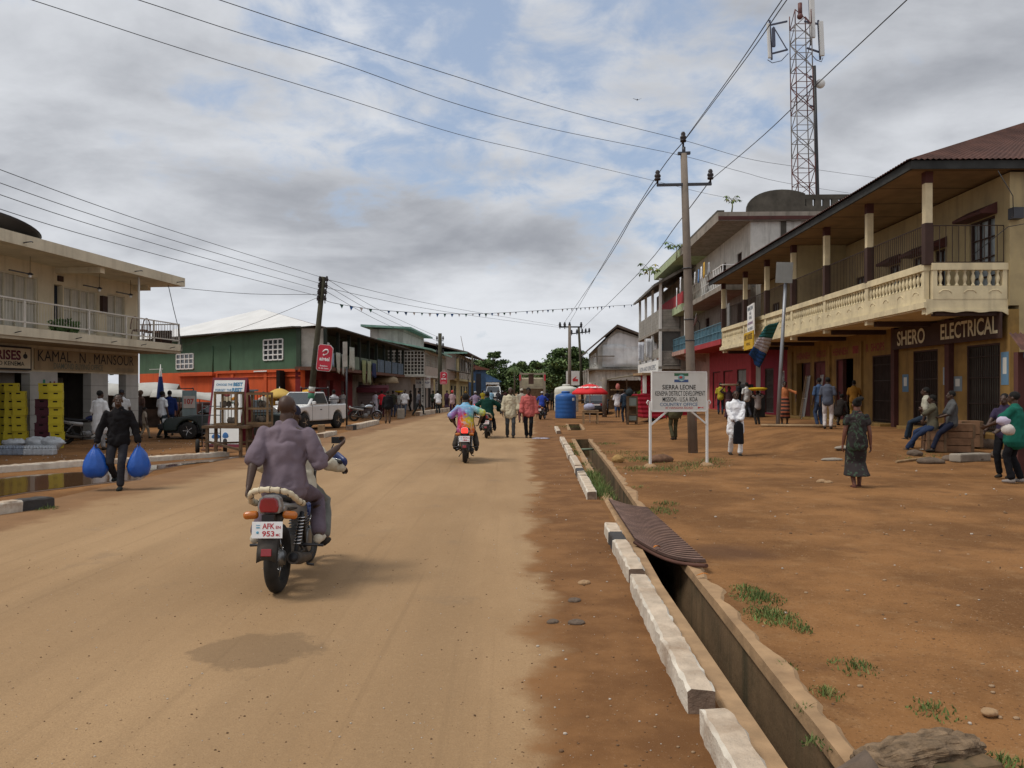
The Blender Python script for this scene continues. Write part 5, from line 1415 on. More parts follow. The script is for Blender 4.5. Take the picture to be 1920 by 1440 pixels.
# red umbrella
def umbrella(p, r, h_, m, label, tilt=(0,0), logos=None, n=8, rim=.35, top=None):
    t = thing('parasol', label, 'umbrella', p)
    rows = []
    for j in range(7):
        q = j/6; row = []
        for i in range(n*4+1):
            a = 2*PI*i/(n*4); sc_ = 1-.06*(1-abs(math.cos(a*n/2)))*q
            row.append(V((r*q*sc_*math.cos(a), r*q*sc_*math.sin(a), h_-rim*1.3*q**1.8)))
        rows.append(row)
    vl = [V((x.x,x.y,x.z-.12)) for x in rows[-1]]
    mb = MB(); mb.grid(rows+[vl], True); o = mb.build('canopy', m, t); o.modifiers.new('t','SOLIDIFY').thickness = .006
    mb = MB()
    for i in range(n):
        a = 2*PI*i/n; mb.tube([(0,0,h_-.45),(r*.5*math.cos(a),r*.5*math.sin(a),h_-.18)],.008,4)
    mb.build('ribs', STEEL, t)
    mb = MB(); mb.tube([(0,0,0),(0,0,h_+.08)],.02,8); mb.build('pole', WHITEP, t)
    if logos:
        for a in logos:
            c = V((math.cos(a)*r*.72, math.sin(a)*r*.72, h_-rim*1.3*.72**1.8+.02))
            tx = V((-math.sin(a),math.cos(a),0)); upv = V((-math.cos(a)*.8,-math.sin(a)*.8,.55)).normalized()
            text('airtel', c+upv*.08, tx, .62, .17, WHITEP, o, up=upv, fat=.03, depth=.02)
    return t
p = G(1105,795,0.0); umbrella(V((3.7+.3,44.5,0))+V((.28,0,0)), .98, 2.1, mat('red_canopy',(.62,.02,.025),.7,var=.05,bump=.02), 'bright red parasol with white lettering over a small table', logos=(R(-130),R(-60),R(-95)))
def table(p, w_, d_, h_, m, label, rz=0, name='table', bench=False):
    t = thing(name, label, 'table', p, rz)
    mb = MB(); mb.box((0,0,h_-.02),(w_,d_,.04)); mb.box((0,-d_/2+.03,h_-.09),(w_-.1,.03,.1)); mb.build('table_top', m, t)
    for sx in (-1,1):
        for sy in (-1,1):
            mb = MB(); mb.box((sx*(w_/2-.05),sy*(d_/2-.05),(h_-.04)/2),(.06,.06,h_-.04)); mb.build('leg', m, t)
    mb = MB(); mb.bar((-w_/2+.05,-d_/2+.05,.18),(w_/2-.05,-d_/2+.05,.18),.04); mb.build('stretcher', m, t)
    return t
p = G(1107,795); table(p, .82, .6, .72, WOODL, 'small wooden vendor table under the red parasol')
mb = MB(); mb.ball((0,0,.0),(.3,.24,.2),14,8); o = mb.build('bundle', cloth((.35,.36,.48)), loc=p+V((-.05,0,.88)), disp=(.06,.15)); tag(o, 'pale lilac bundle of goods on the small wooden table', 'bundle')
# kiosk with plank roof, red stall
t = thing('kiosk', 'open wooden market kiosk with a flat plank roof left of the red stall', 'kiosk', V((9.2,62,.25)), R(0))
mb = MB(); mb.prism([(-2.2,2.25),(-2.2,2.33),(.3,2.75),(2.4,2.62),(2.4,2.5),(.3,2.62)], -1.2, 2.5, 'y'); mb.build('roof', mat('plank_roof',(.28,.24,.17),.9,var=.25,grime=.5), t)
for x in (-2,-.6,.8,2.2):
    for y in (-1,2.3): 
        mb = MB(); mb.bx(x,y,-.2,x+.08,y+.08,2.35); mb.build('post', WOOD, t)
mb = MB(); mb.bx(-1.9,2.2,0,2.2,2.25,2.3); mb.bx(-1.6,-.2,.8,-.4,.6,.86); mb.build('back_boards', WOOD, t)
for i in range(7):
    mb = MB(); mb.ball((-1.5+i*.28,.1+.1*(i%2),.98+.35*(i%3)*.4),(.14,.12,.16),8,6); mb.build('goods', cloth([(.25,.17,.1),(.4,.3,.2),(.12,.09,.06)][i%3]), t)
t = thing('market_stall', 'red painted corrugated stall on wheels behind the white signboard', 'stall', V((7.6,43.0,.05)), R(4))
REDST = mat('red_tin', (.36,.012,.03), .6, var=.12, streak=.2, dirt=(.15,.01,.015), wave=('Z',1.4))
mb = MB(); mb.prism([(-.75,.25),(1.6,.25),(1.6,1.5),(-1.05,1.5)], -.5, 1.2, 'y'); mb.build('counter', REDST, t)
mb = MB(); mb.bx(-.5,.9,1.5,1.6,1.2,2.5); mb.bx(1.5,-.5,1.5,1.6,.9,2.5); mb.build('stall_wall', REDST, t)
mb = MB(); mb.bx(-.9,-.8,2.5,1.7,1.4,2.62); mb.build('stall_roof', WOODL, t)
mb = MB(); mb.bx(-.78,-.55,1.55,-.6,-.45,2.5); mb.build('post', WHITEP, t)
for x in (-.3,1.1):
    mb = MB(); mb.lathe([(.0,-.05),(.18,-.05),(.18,.05),(.0,.05)],14,(x,-.35,.14),'y'); mb.build('wheel', RUB, t)
t = thing('display_case', 'tall narrow wooden display case with glass panes standing left of the red stall', 'display case', G(1185,796), R(5))
mb = MB()
for x in (-.26,.2): 
    for y in (-.15,.15): mb.bx(x,y-.03,0,x+.06,y+.03,1.45)
for z in (0.15,.48,.9,1.4): mb.bx(-.2,-.16,z,.2,.16,z+.06)
mb.bx(-.26,.14,.1,.26,.17,1.45); mb.build('cabinet', WOOD, t)
for z0,z1 in ((.22,.46),(.97,1.38)):
    mb = MB(); mb.bx(-.19,-.15,z0,.19,-.13,z1); mb.build('glass_pane', mat('greenish_glass',(.2,.24,.22),.15), t)
t = thing('hand_bag', 'dark round bundle on top of the wooden display case', 'bundle', G(1180,796)+V((0,0,1.48)))
mb = MB(); mb.ball((0,0,.17),(.2,.17,.2),10,8); mb.build('bundle_body', cloth((.03,.04,.045)), t, disp=(.05,.1)); mb = MB(); mb.torus((0,0,.34),.1,.012,12,5,'y'); mb.build('handle', BLACK, t)
# billboard far
t = thing('billboard', 'white billboard with a red zigzag mark behind the far power pole', 'billboard', P(1074,745,88)*1, 0); t.location.z = 0
mb = MB(); zc = P(0,709,88).z; mb.box((0,0,zc),(1.45,.08,1.55)); mb.build('panel', WHITEP, t)
mb = MB(); mb.prism([(.0,zc-.35),(.55,zc-.35),(.55,zc-.1),(.25,zc-.1),(.42,zc+.2),(-.05,zc-.1)],-.06,-.045,'y'); mb.build('red_mark', paint('sign_red2',(.55,.03,.04)), t)
text('BANK', (.1,-.05,zc-.55),(1,0,0),.6,.16,mat('grey_blue_letters',(.2,.25,.3),.8),t) if False else None
for x in (-.5,.5):
    mb = MB(); mb.tube([(x,0,0),(x,0,zc-.7)],.05,6); mb.build('post', STEEL, t)
# flag pole with a grey board in front of the ochre shops
p0 = V((9.63,29.4,gh(9.63,29.4))); t = thing('sign_pole', 'leaning steel pole with a blank grey board before the ochre shops', 'pole', p0)
tp_ = P(1473,530,29.4)-p0
mb = MB(); mb.tube([(0,0,-.1),tp_*.5,tp_],[.075,.065,.058],10); mb.build('pole', mat('galvanised',(.27,.28,.3),.45,metal=.4,grime=.4,dirt=(.2,.13,.08)), t)
mb = MB(); mb.box(tp_+V((-.08,-.1,.35)),(.58,.03,.75),(0,R(3),R(-14))); mb.build('board', mat('grey_board',(.2,.2,.19),.7,streak=.3), t)
# national flag hanging diagonally
rows = []; a0, a1 = P(1459,603,31.5), P(1446,612,31.5); c0, c1 = P(1417,690,31.5), P(1402,668,31.5)
top0, top1 = P(1461,603,31.8), P(1432,612,31.2); bot0, bot1 = P(1422,690,31.6), P(1405,665,31.0)
flag = []
for j in range(13):
    q = j/12; r = []
    for i in range(9):
        s_ = i/8; A = top0*(1-s_)+top1*s_; B = bot0*(1-s_)+bot1*s_
        r.append(A*(1-q)+B*q+V((.05*math.sin(s_*8+q*3),.12*math.sin(s_*6+q*5),-.06*math.sin(q*PI))))
    flag.append(r)
t = MB()
for i in range(12):
    t.m = 0 if i < 4 else 1 if i < 8 else 2; t.grid(flag[i:i+2], True)
o = t.build('flag', [cloth((.03,.13,.13),'flag_cloth_green'), cloth((.5,.44,.45),'flag_cloth_white'), cloth((.03,.08,.22),'flag_cloth_blue')]); o.modifiers.new('t','SOLIDIFY').thickness = .008
tag(o, 'drooping green white and blue flag hung from the balcony beside the yellow sign', 'flag')
MSH = Matrix.Translation((13.45,22.0,BZ)) @ Matrix.Rotation(PI/2-.02,4,'Z')
def bsign(px, py, Y, w_, h_, m, label, name, lines):
    t = thing(name, label, 'sign', P(px,py,Y), -PI/2-.12)
    mb = MB(); mb.box((0,0,0),(w_,.05,h_)); b = mb.build('board', m, t)
    for s, zz_, hh, ww, mm in lines: text(s, (0,-.03,zz_*h_), (1,0,0), ww*w_, hh*h_, mm, b, fat=.02, depth=.004)
    return t
GL = mat('sign_grey_letters',(.12,.15,.18),.8); 
bsign(1408,600,38.3,1.75,1.45,WHITEP,'white written notice board hung on the balcony above the yellow sign','notice_board',[('MAMIE SUMA',.38,.13,.8,GL),('AND',.22,.1,.3,GL),('SONS',.08,.1,.4,GL),('ENTERPRISE',-.1,.09,.8,mat('sign_purple_letters',(.2,.1,.2),.8)),('ALL KINDS',-.28,.1,.7,GL),('OF GOODS',-.42,.09,.7,GL)])
bsign(1404,639,36.5,2.4,.78,mat('yellow_sign',(.55,.33,.01),.7,streak=.2,dirt=(.3,.15,.02)),'yellow lettered sign board hung under the balcony','hanging_sign',[('NPC HOUSE',.22,.34,.85,mat('brown_letters',(.12,.06,.01),.8)),('FOR ALL',-.18,.16,.4,mat('brown_letters',(.12,.06,.01),.8))])
bsign(1366,590,43.8,.7,1.2,mat('grey_board',(.2,.2,.19),.7),'small grey notice board on the far balcony rail','notice_board',[])
# ------------------------------------------------------------------ props on the left forecourt
CRY = mat('yellow_crate', (.50,.40,.015), .5, var=.1, bump=.02, grime=.2, dirt=(.3,.22,.03)); CRM = mat('maroon_crate', (.07,.012,.022), .55, var=.15)
def crate_mesh():
    mb = MB(); w_,d_,h_ = .36,.28,.245; t = .018
    for s_ in (-1,1):
        y = s_*(d_/2-t/2); 
        mb.bx(-w_/2,y-t/2,0,w_/2,y+t/2,h_*.62); mb.bx(-w_/2,y-t/2,h_*.62,-.06,y+t/2,h_*.8); mb.bx(.06,y-t/2,h_*.62,w_/2,y+t/2,h_*.8); mb.bx(-w_/2,y-t/2,h_*.8,w_/2,y+t/2,h_)
        x = s_*(w_/2-t/2)
        mb.bx(x-t/2,-d_/2+t,0,x+t/2,d_/2-t,h_*.62); mb.bx(x-t/2,-d_/2+t,h_*.62,x+t/2,-.05,h_*.8); mb.bx(x-t/2,.05,h_*.62,x+t/2,d_/2-t,h_*.8); mb.bx(x-t/2,-d_/2+t,h_*.8,x+t/2,d_/2-t,h_)
    mb.bx(-w_/2+t,-d_/2+t,.01,w_/2-t,d_/2-t,.025)
    mb.bx(-w_/2-.008,-d_/2-.008,h_-.03,w_/2+.008,-d_/2,h_-.004); mb.bx(-w_/2-.008,-d_/2-.008,.004,w_/2+.008,-d_/2,.03)
    return mb
ordn = ['bottom','second','third','fourth','fifth','sixth','seventh','eighth','ninth']
cproto = {}
def crate(p, rz, m, label, group):
    key = m.name
    if key not in cproto:
        o = crate_mesh().build('bottle_crate', m); cproto[key] = o; first = True
        inner = MB(); inner.bx(-.15,-.11,.03,.15,.11,.2); c = inner.build('crate_bottles', DARK, o)
    else:
        src = cproto[key]; o = src.copy(); col.objects.link(o)
        for ch in src.children:
            c = ch.copy(); col.objects.link(c); c.parent = o
    o.location = p; o.rotation_euler = (0,0,rz)
    return tag(o, label, 'crate', group)
MKi = MK
def stack(px, Y, n, z0, m, nm, rz=.35, first=0, colr='yellow'):
    p = P(px,800,Y); 
    for i in range(n):
        k_ = i+first
        pos = 'topmost' if i == n-1 else ordn[min(k_,8)]+(' lowest' if i else '')
        crate(V((p.x+random.uniform(-.028,.028),p.y+random.uniform(-.025,.025),z0+.247*i)), rz+random.uniform(-.05,.05), m, '%s %s bottle crate in the %s'%(pos, colr, nm), '%s bottle crates stacked at the shop front'%colr)
stack(8,25.2,8,0,CRY,'leftmost stack')
stack(22,25.0,8,0,CRY,'second stack from the left edge')
stack(37,25.0,7,0,CRY,'third stack from the left edge')
stack(106,24.6,8,0,CRY,'tall single stack beside maroon crates')
stack(80,25.4,6,0,CRM,'low stack by the painted bottle',colr='maroon')
stack(84,25.35,2,6*.247,CRY,'pile standing on maroon crates',first=6)
# shrink wrapped water packs
WRAP = mat('clear_wrap', (.42,.44,.46), .25, var=.15, sc=12, bump=.5, bsc=18, spec=.6); WRAPB = mat('blue_grey_wrap', (.20,.23,.28), .3, var=.3, sc=10, bump=.5, bsc=18, spec=.5)
for i,(px,m,lb) in enumerate(((-2,WRAPB,'blue grey shrink wrapped pack of water bottles at the left edge of the photo'),(19,WRAPB,'blue grey wrapped pack of bottles second from the left edge'),(38,WRAPB,'blue grey wrapped pack of bottles in the middle of the row'),(58,WRAP,'pale clear wrapped bottle pack right of the blue grey ones'),(76,WRAP,'pale clear wrapped bottle pack second from the right end'),(93,WRAP,'pale clear wrapped bottle pack at the right end of the row'))):
    p = G(px,853); t = thing('water_pack', lb, 'bottle pack', p+V((0,0,0)), .1, 'wrapped water packs on the forecourt')
    mb = MB(); mb.bx(-.15,-.14,.0,.15,.14,.17)
    mb.build('wrapped_bottles', m, t, bevel=.03)
    mb = MB()
    for a in range(4):
        for b in range(3): mb.lathe([(.036,.17),(.034,.2),(.014,.235),(.014,.255),(0,.256)],8,(-.11+a*.073,-.09+b*.09,0))
    mb.build('bottle_necks', m, t)
for i,(px,lb) in enumerate(((60,'crumpled clear plastic heap on the wrapped packs, left one'),(88,'crumpled clear plastic heap on the wrapped packs, right one'),(15,'flat crumpled plastic lying over the blue grey packs'))):
    mb = MB(); mb.ball((0,0,.1),(.36,.2,.17 if i < 2 else .1),14,10); o = mb.build('plastic_heap', WRAP, loc=G(px,852)+V((0,.25,.2)), disp=(.16,.07)); tag(o, lb, 'plastic')
# hand trolley
t = thing('hand_trolley', 'old iron hand trolley with rubber wheels parked beside the leaning advertising board', 'trolley', G(398,851)+V((-.1,.2,0)), R(20))
mb = MB(); hgt = 1.5
for x in (-.24,.24): mb.tube([(x,0,.22),(x,.42,1.3),(x,.5,1.42)],.018,6)
for z in (.3,.55,.8,1.05): mb.tube([(-.24,(z-.22)*.39,z),(.24,(z-.22)*.39,z)],.012,5)
mb.tube([(-.24,.42,1.3),(.24,.42,1.3)],.014,6); mb.build('frame', STEEL, t)
mb = MB(); mb.bx(-.26,-.34,.1,.26,.02,.125)
for x in (-.2,-.07,.07,.2): mb.bar((x,-.34,.11),(x,.05,.32),.025)
mb.build('toe_plate', RUST, t)
for x in (-.36,.36):
    mb = MB(); mb.torus((x,.05,.2),.15,.055,20,8,'x'); wl = mb.build('wheel', RUB, t)
    mb = MB(); mb.lathe([(0,-.04),(.1,-.04),(.1,.04),(0,.04)],12,(x,.05,.2),'x'); mb.build('hub', RUST, wl)
mb = MB(); mb.tube([(-.36,.05,.2),(.36,.05,.2)],.02,6); mb.build('axle', STEEL, t)
# A board
p = G(424,838)+V((0,.4,0)); t = thing('advertising_board', 'tall white advertising A board with a maroon frame leaning behind the wooden cages', 'sign', p, R(-4))
Wd = .56; HH = 2.15; ln = .42
def ab(x, z, d=0): return V((x*(1), -ln/2*(1-z/HH)-.02+.0+d-.0, z))
mb = MB(); a,b,c,d = (-Wd,-.55,0),(Wd,-.55,0),(Wd,0,HH),(-Wd,0,HH)
def panel(mb, x0,x1,z0,z1,t0,t1,sgn=-1):
    f = lambda x,z,t: V((x, sgn*(.55*(1-z/HH))+ (t if sgn > 0 else -t), z))
    vs = [f(x0,z0,t0),f(x1,z0,t0),f(x1,z1,t0),f(x0,z1,t0),f(x0,z0,t1),f(x1,z0,t1),f(x1,z1,t1),f(x0,z1,t1)]
    mb.add(vs,[(0,3,2,1),(4,5,6,7),(0,1,5,4),(1,2,6,5),(2,3,7,6),(3,0,4,7)])
mb = MB(); panel(mb,-Wd,Wd,.0,HH,0,.03); bd = mb.build('front_panel', mat('abord_maroon',(.16,.02,.035),.6), t)
mb = MB(); panel(mb,-Wd,Wd,.0,HH,0,.03,1); mb.build('back_panel', mat('abord_maroon',(.16,.02,.035),.6), t)
mb = MB(); panel(mb,-Wd+.07,Wd-.07,.1,HH-.08,.031,.036); bd = mb.build('white_face', mat('abord_white',(.75,.76,.74),.5,var=.05,grime=.1,dirt=(.5,.45,.4)), t)
def at(x,z): return V((x,-(.55*(1-z/HH))-.037,z))
AB = mat('board_blue_letters',(.06,.22,.38),.6); upb = V((0,.55/HH,1)).normalized()
text('CHOOSE THE',at(-.16,1.93),(1,0,0),.52,.075,AB,bd,up=upb,fat=.02,depth=.004); text('BEST',at(.28,1.94),(1,0,0),.3,.12,AB,bd,up=upb,fat=.05,depth=.004)
text('FORGET THE',at(-.17,1.76),(1,0,0),.52,.075,AB,bd,up=upb,fat=.02,depth=.004); text('REST',at(.27,1.77),(1,0,0),.33,.12,AB,bd,up=upb,fat=.05,depth=.004)
text('SOLD HERE',at(-.1,.35),(1,0,0),.5,.14,AB,bd,up=upb,fat=.04,depth=.004) if False else None
mb = MB(); q = at(-.02,1.38); mb.box(q,(.28,.02,.34)); mb.m = 1; mb.ball(q+V((.22,-.0,.12)),(.13,.012,.045),10,6,Matrix.Rotation(R(-25),3,'Y')); mb.m = 2; mb.ball(q+V((.18,0,-.08)),(.09,.012,.1),10,6); mb.ball(q+V((-.16,0,-.1)),(.08,.012,.07),10,6); mb.m = 3; mb.ball(q+V((0,0,.23)),(.13,.014,.06),10,6); mb.build('painted_picture', [mat('painted_cream',(.6,.55,.4),.7), mat('painted_orange',(.6,.25,.02),.7), mat('painted_green',(.1,.15,.12),.7), mat('painted_red',(.3,.08,.08),.7)], bd)
mb = MB(); q = at(-.25,.3); mb.ball(q,(.14,.012,.12),10,6); q = at(.05,.32); mb.ball(q,(.1,.012,.14),10,6); mb.build('painted_picture', mat('painted_blue',(.06,.18,.42),.7), bd)
# wooden cages on a stand
WOODM = mat('mid_wood',(.18,.115,.06),.85,var=.3,sc=5,bump=.25)
def cage(p, w_, d_, h_, label, rz=0, sh=2, name='wooden_cage'):
    t = thing(name, label, 'cage', p, rz, 'wooden cages on the forecourt'); mb = MB(); a = .05
    for x in (-w_/2,w_/2-a):
        for y in (-d_/2,d_/2-a): mb.bx(x,y,0,x+a,y+a,h_)
    for j in range(sh+1):
        z = (h_-a)*j/sh
        for y in (-d_/2,d_/2-a): mb.bx(-w_/2+a,y,z,w_/2-a,y+a,z+a)
        for x in (-w_/2,w_/2-a): mb.bx(x,-d_/2+a,z,x+a,d_/2-a,z+a)
    mb.build('frame', WOODM if 'pale' in label else WOOD, t)
    mb = MB(); n = 7
    for i in range(1,n):
        x = -w_/2+w_*i/n
        mb.bar((x,d_/2-.02,a),(x,d_/2-.02,h_-a),.014)
    mb.bx(-w_/2,-d_/2,h_,w_/2,d_/2,h_+.02); mb.build('wire_slats', WOOD, t)
    mb = MB()
    for i in range(6): mb.ball((random.uniform(-.3,.3)*w_,random.uniform(-.2,.3)*d_,.12+h_/2*(i%2)),(.07,.06,.09),8,6)
    mb.build('stored_goods', mat('mixed_goods',(.12,.1,.08),.8,var=.6,sc=9), t)
    return t
pc = G(425,858)
t = thing('wooden_stand', 'rough low wooden stand under the cages beside the trolley', 'stand', pc+V((.0,.25,0)), R(-5))
mb = MB()
for x in (-.5,.4):
    for y in (-.25,.25): mb.bar((x,y,0),(x,y,.82),.07)
mb.build('legs', WOOD, t); mb = MB(); mb.bx(-.62,-.32,.76,.6,.32,.83); mb.build('stand_top', WOOD, t)
mb = MB(); mb.bar((-.5,-.28,.42),(.42,-.28,.2),.1,.05); mb.bar((-.5,.1,.35),(.4,.1,.38),.08,.05); mb.build('brace', WOOD, t)
cage(pc+V((-.02,.25,.84)), .62, .5, .86, 'pale wooden two shelf cage on the rough stand in front of the advertising board', R(-5))
cage(pc+V((.72,.45,.0)), .6, .5, .84, 'dark wooden cage on the ground right of the rough stand', R(4))
cage(pc+V((.72,.45,.86)), .58, .5, .82, 'dark wooden cage stacked right of the pale one', R(2))
# yellow umbrellas, blue booth, canopy stall
umbrella(V((-11.9,41.5,0)), .72, 1.85, mat('faded_yellow_canopy',(.5,.33,.08),.8,var=.1), 'faded yellow parasol in front of the orange wall', rim=.3)
umbrella(V((-11.2,44.5,0)), .8, 1.8, mat('mustard_canopy',(.5,.28,.02),.8,var=.1), 'mustard parasol half hidden behind the white pickup cab', rim=.35)
t = thing('kiosk', 'small grey blue booth with a dark window against the orange wall', 'kiosk', V((-14.6,43.5,0)), R(38)); BB = mat('blue_grey_booth',(.17,.24,.26),.8,streak=.3)
mb = MB(); mb.bx(-.6,-.5,0,.6,.5,1.7); mb.build('booth_body', BB, t); mb = MB(); mb.bx(-.75,-.7,1.7,.75,.6,1.8); mb.build('roof', BB, t); mb = MB(); mb.bx(-.3,-.52,1.0,.25,-.5,1.45); mb.build('window', DARK, t)
t = thing('kiosk', 'narrow pale blue panel booth with red lettering left of the advertising board', 'kiosk', V((-14.8,37.2,0)), R(20))
mb = MB(); mb.bx(-.3,-.3,0,.3,.3,1.75); mb.build('booth_body', BB, t); mb = MB(); mb.bx(-.25,-.33,.95,.25,-.3,1.5); mb.build('poster', mat('pale_poster',(.4,.38,.36),.7), t)
text('107', (0,-.335,1.25),(1,0,0),.4,.25,mat('poster_red',(.35,.05,.05),.8),t,fat=.03)
t = thing('canopy_stall', 'market stall under grey white sloping canopies beside the beige shop', 'stall', V((-18.4,39,0)), R(15))
CAN = mat('canopy_cloth',(.42,.41,.38),.85,var=.12,bump=.3,bsc=3,grime=.3,dirt=(.25,.22,.18))
mb = MB(); mb.grid([[V((-2.2+4.4*i/8,y,z+.05*math.sin(i*1.3+y))) for i in range(9)] for y,z in ((-1.3,1.5),(-.6,1.85),(.2,2.1),(1.2,1.75))], True); o = mb.build('canopy', CAN, t); o.modifiers.new('t','SOLIDIFY').thickness = .02
mb = MB(); mb.grid([[V((1.2+4.4*i/8,y-.6,z-.35-.04*i+.05*math.sin(i*1.1+y))) for i in range(9)] for y,z in ((-1.3,1.85),(-.4,2.15),(.6,2.2))], True); o = mb.build('canopy', CAN, t); o.modifiers.new('t','SOLIDIFY').thickness = .02
for x,y in ((-2.1,-1.2),(2.1,-1.2),(-2.1,1.1),(2.1,1.1),(5.3,-1.7),(5.3,-.2)):
    mb = MB(); mb.tube([(x,y,0),(x,y,1.6)],.035,6); mb.build('post', WOOD, t)
mb = MB(); mb.bx(-2,-.9,0,1.9,.9,.85); mb.bx(-2,.85,.85,2,.95,1.6); mb.build('stall_counter', mat('dark_stall',(.05,.035,.028),.95,var=.5,sc=3), t)
# furled umbrella on a post
t = thing('furled_parasol', 'furled dark blue and white umbrella on a pole above the market stall', 'umbrella', P(301,760,36)*1); t.location.z = 0
z0 = P(0,757,36).z; mb = MB(); mb.tube([(0,0,0),(0,0,2.9)],.02,6); mb.build('pole', WHITEP, t)
mb = MB(); mb.lathe([(.1,1.3),(.17,1.45),(.12,2.0),(.05,2.55),(.02,2.75)],10); mb.m = 1; mb.lathe([(.055,2.2),(.08,2.3),(.05,2.6),(.02,2.78)],10); mb.build('furled_cloth', [cloth((.02,.04,.14)), WHITEP], t)
mb = MB(); mb.bar((-.5,0,2.68),(.1,0,2.7),.03); mb.build('spar', WHITEP, t)
# big board wall behind the left kerb people: pink roofed low stall
t = thing('market_stall', 'low plank stall with a maroon awning beyond the white pickup', 'stall', P(683,770,60)*1, R(5)); t.location.z = 0
mb = MB(); mb.bx(-1.2,-.2,0,1.6,.8,1.65); mb.build('stall_body', mat('grey_pink_planks',(.2,.15,.14),.9,board=('Z',1.6)), t); mb = MB(); mb.prism([(-.6,1.6),(-.6,1.95),(.9,2.15),(.9,1.65)],-1.35,1.75,'x'); mb.build('awning', mat('maroon_awning',(.12,.025,.035),.85), t)
t = thing('parasol', 'dirty beige parasol outside the pale wall behind the walkers', 'umbrella', P(723,770,66)*1); t.location.z = 0
mb = MB(); mb.lathe([(0,3.0),(.5,2.95),(.95,2.75),(1.1,2.35),(1.05,2.33),(.5,2.5),(0,2.52)],20); mb.build('canopy', mat('beige_canopy',(.36,.28,.18),.9,grime=.4), t); mb = MB(); mb.tube([(0,0,0),(0,0,2.6)],.04,6); mb.build('pole', WOOD, t)
t = thing('road_post', 'thin metal post with a notice at the left kerb before the green building', 'post', G(650,806)); mb = MB(); mb.tube([(0,0,0),(0,0,3.0)],.04,8); mb.build('post', STEEL, t); mb = MB(); mb.box((-.06,-.06,3.35),(.2,.02,1.1)); mb.build('notice', mat('stained_panel',(.4,.38,.34),.9), t)
mb = MB(); mb.prism([(-.22,-.18),(.22,-.18),(.2,.2),(-.2,.2)],0,.62); o = mb.build('concrete_block', CONC, loc=G(752,785), bevel=.03); tag(o, 'upright weathered concrete block on the verge near the man in white', 'block')
mb = MB(); mb.prism([(-.14,-.1),(.14,-.1),(.12,.1),(-.12,.1)],0,.35); o = mb.build('wheel_chock', WOODL, loc=G(603,812), bevel=.02); tag(o, 'small pale block on the ground beside the pickup wheel', 'block')

# ------------------------------------------------------------------ loose things on the right ground
ROCK = mat('dark_rubble', (.13,.095,.07), .95, var=.35, sc=5, bump=.7, bsc=14, grime=.6, dirt=(.055,.042,.03)); ROCKY = mat('yellow_rock', (.36,.22,.08), .9, var=.25, sc=4, bump=.5, grime=.4, dirt=(.15,.08,.03))
ROCKR = mat('laterite_rock', (.16,.085,.05), .95, var=.35, sc=6, bump=.8, bsc=16, grime=.5, dirt=(.05,.035,.022))
def rock(p, r, m, label, rz=0, name='boulder', disp=(.3,.5), cat='rock'):
    mb = MB(); mb.ball((0,0,r[2]*.45), r, 20, 14)
    o = mb.build(name, m, loc=p, rotz=rz, subsurf=1, disp=(disp[0]*min(r),disp[1]*max(r)))
    for p_ in o.data.polygons: p_.use_smooth = False
    return tag(o, label, cat)
rock(G(1160,867)+V((0,.15,0)), (.16,.13,.12), ROCKY, 'rounded yellow boulder at the edge of the open drain', .3)
rock(G(1243,868)+V((0,.25,0)), (.34,.18,.13), ROCKR, 'long brown boulder lying under the white signboard', .35)
# broken culvert lump in the right foreground
t = thing('broken_culvert', 'mossy lump of broken concrete and stone in the lower right corner', 'rubble', V((1.86,3.74,-.02)), .2)
mb = MB(); mb.chain([(-.25,.02,.13),(-.05,.05,.15),(.2,.08,.17),(.42,.1,.14)],[(.13,.09),(.15,.11),(.16,.13),(.12,.1)],20); o = mb.build('stone_top', mat('culvert_stone',(.185,.125,.075),.95,var=.45,sc=14,bump=.9,bsc=30,grime=.7,dirt=(.05,.045,.03)), t, subsurf=2, disp=(.07,.05)); o.scale = (.8,.75,.5); o.data.polygons.foreach_set('use_smooth',[False]*len(o.data.polygons))
for _ in (0,):
    tx_ = bpy.data.textures.new('chips','VORONOI'); tx_.noise_scale = .09; b_ = o.modifiers.new('chips','DISPLACE'); b_.texture = tx_; b_.strength = .07; b_.mid_level = .4
mb = MB(); mb.box((.2,-.04,-.03),(.34,.18,.2),(0,0,.05)); mb.build('concrete_base', DRAINM, t, bevel=.02, subsurf=0)
mb = MB(); mb.tube([(-.34,-.02,.1),(-.26,-.12,-.05)],[.09,.08],12); mb.build('broken_end', ROCK, t, disp=(.05,.08))
leafy(V((2.28,3.42,-.05)), (.10,.06), .16, 60, .05, 'small green weed growing in front of the broken culvert', 'weed', stem=False)
for i,(px,py,r,m,lb) in enumerate(((1745,866,(.32,.2,.1),ROCK,'low dark stone slab in the rubble row, left end'),(1805,862,(.5,.25,.13),ROCK,'flat grey slab in the middle of the rubble row'),(1850,848,(.45,.2,.2),ROCK,'dark heavy block leaning in the rubble before the grille door'),(1878,856,(.3,.2,.14),ROCK,'dark stone at the right end of the rubble row'),(1715,856,(.2,.14,.1),ROCK,'small dark stone left of the litter'),(1585,853,(.35,.14,.06),CONC,'low concrete fragment behind the woman in the dark dress'),(1560,862,(.3,.1,.05),CONC,'thin concrete fragment left of the woman in the dark dress'),(1905,852,(.3,.2,.16),ROCKY,'yellowish stone behind the person in green'))):
    p = G(px,py+3); rock(V((p.x,p.y,gh(p.x,p.y))), r, m, lb, random.uniform(-.4,.4), 'rubble_stone', (.35,.5))
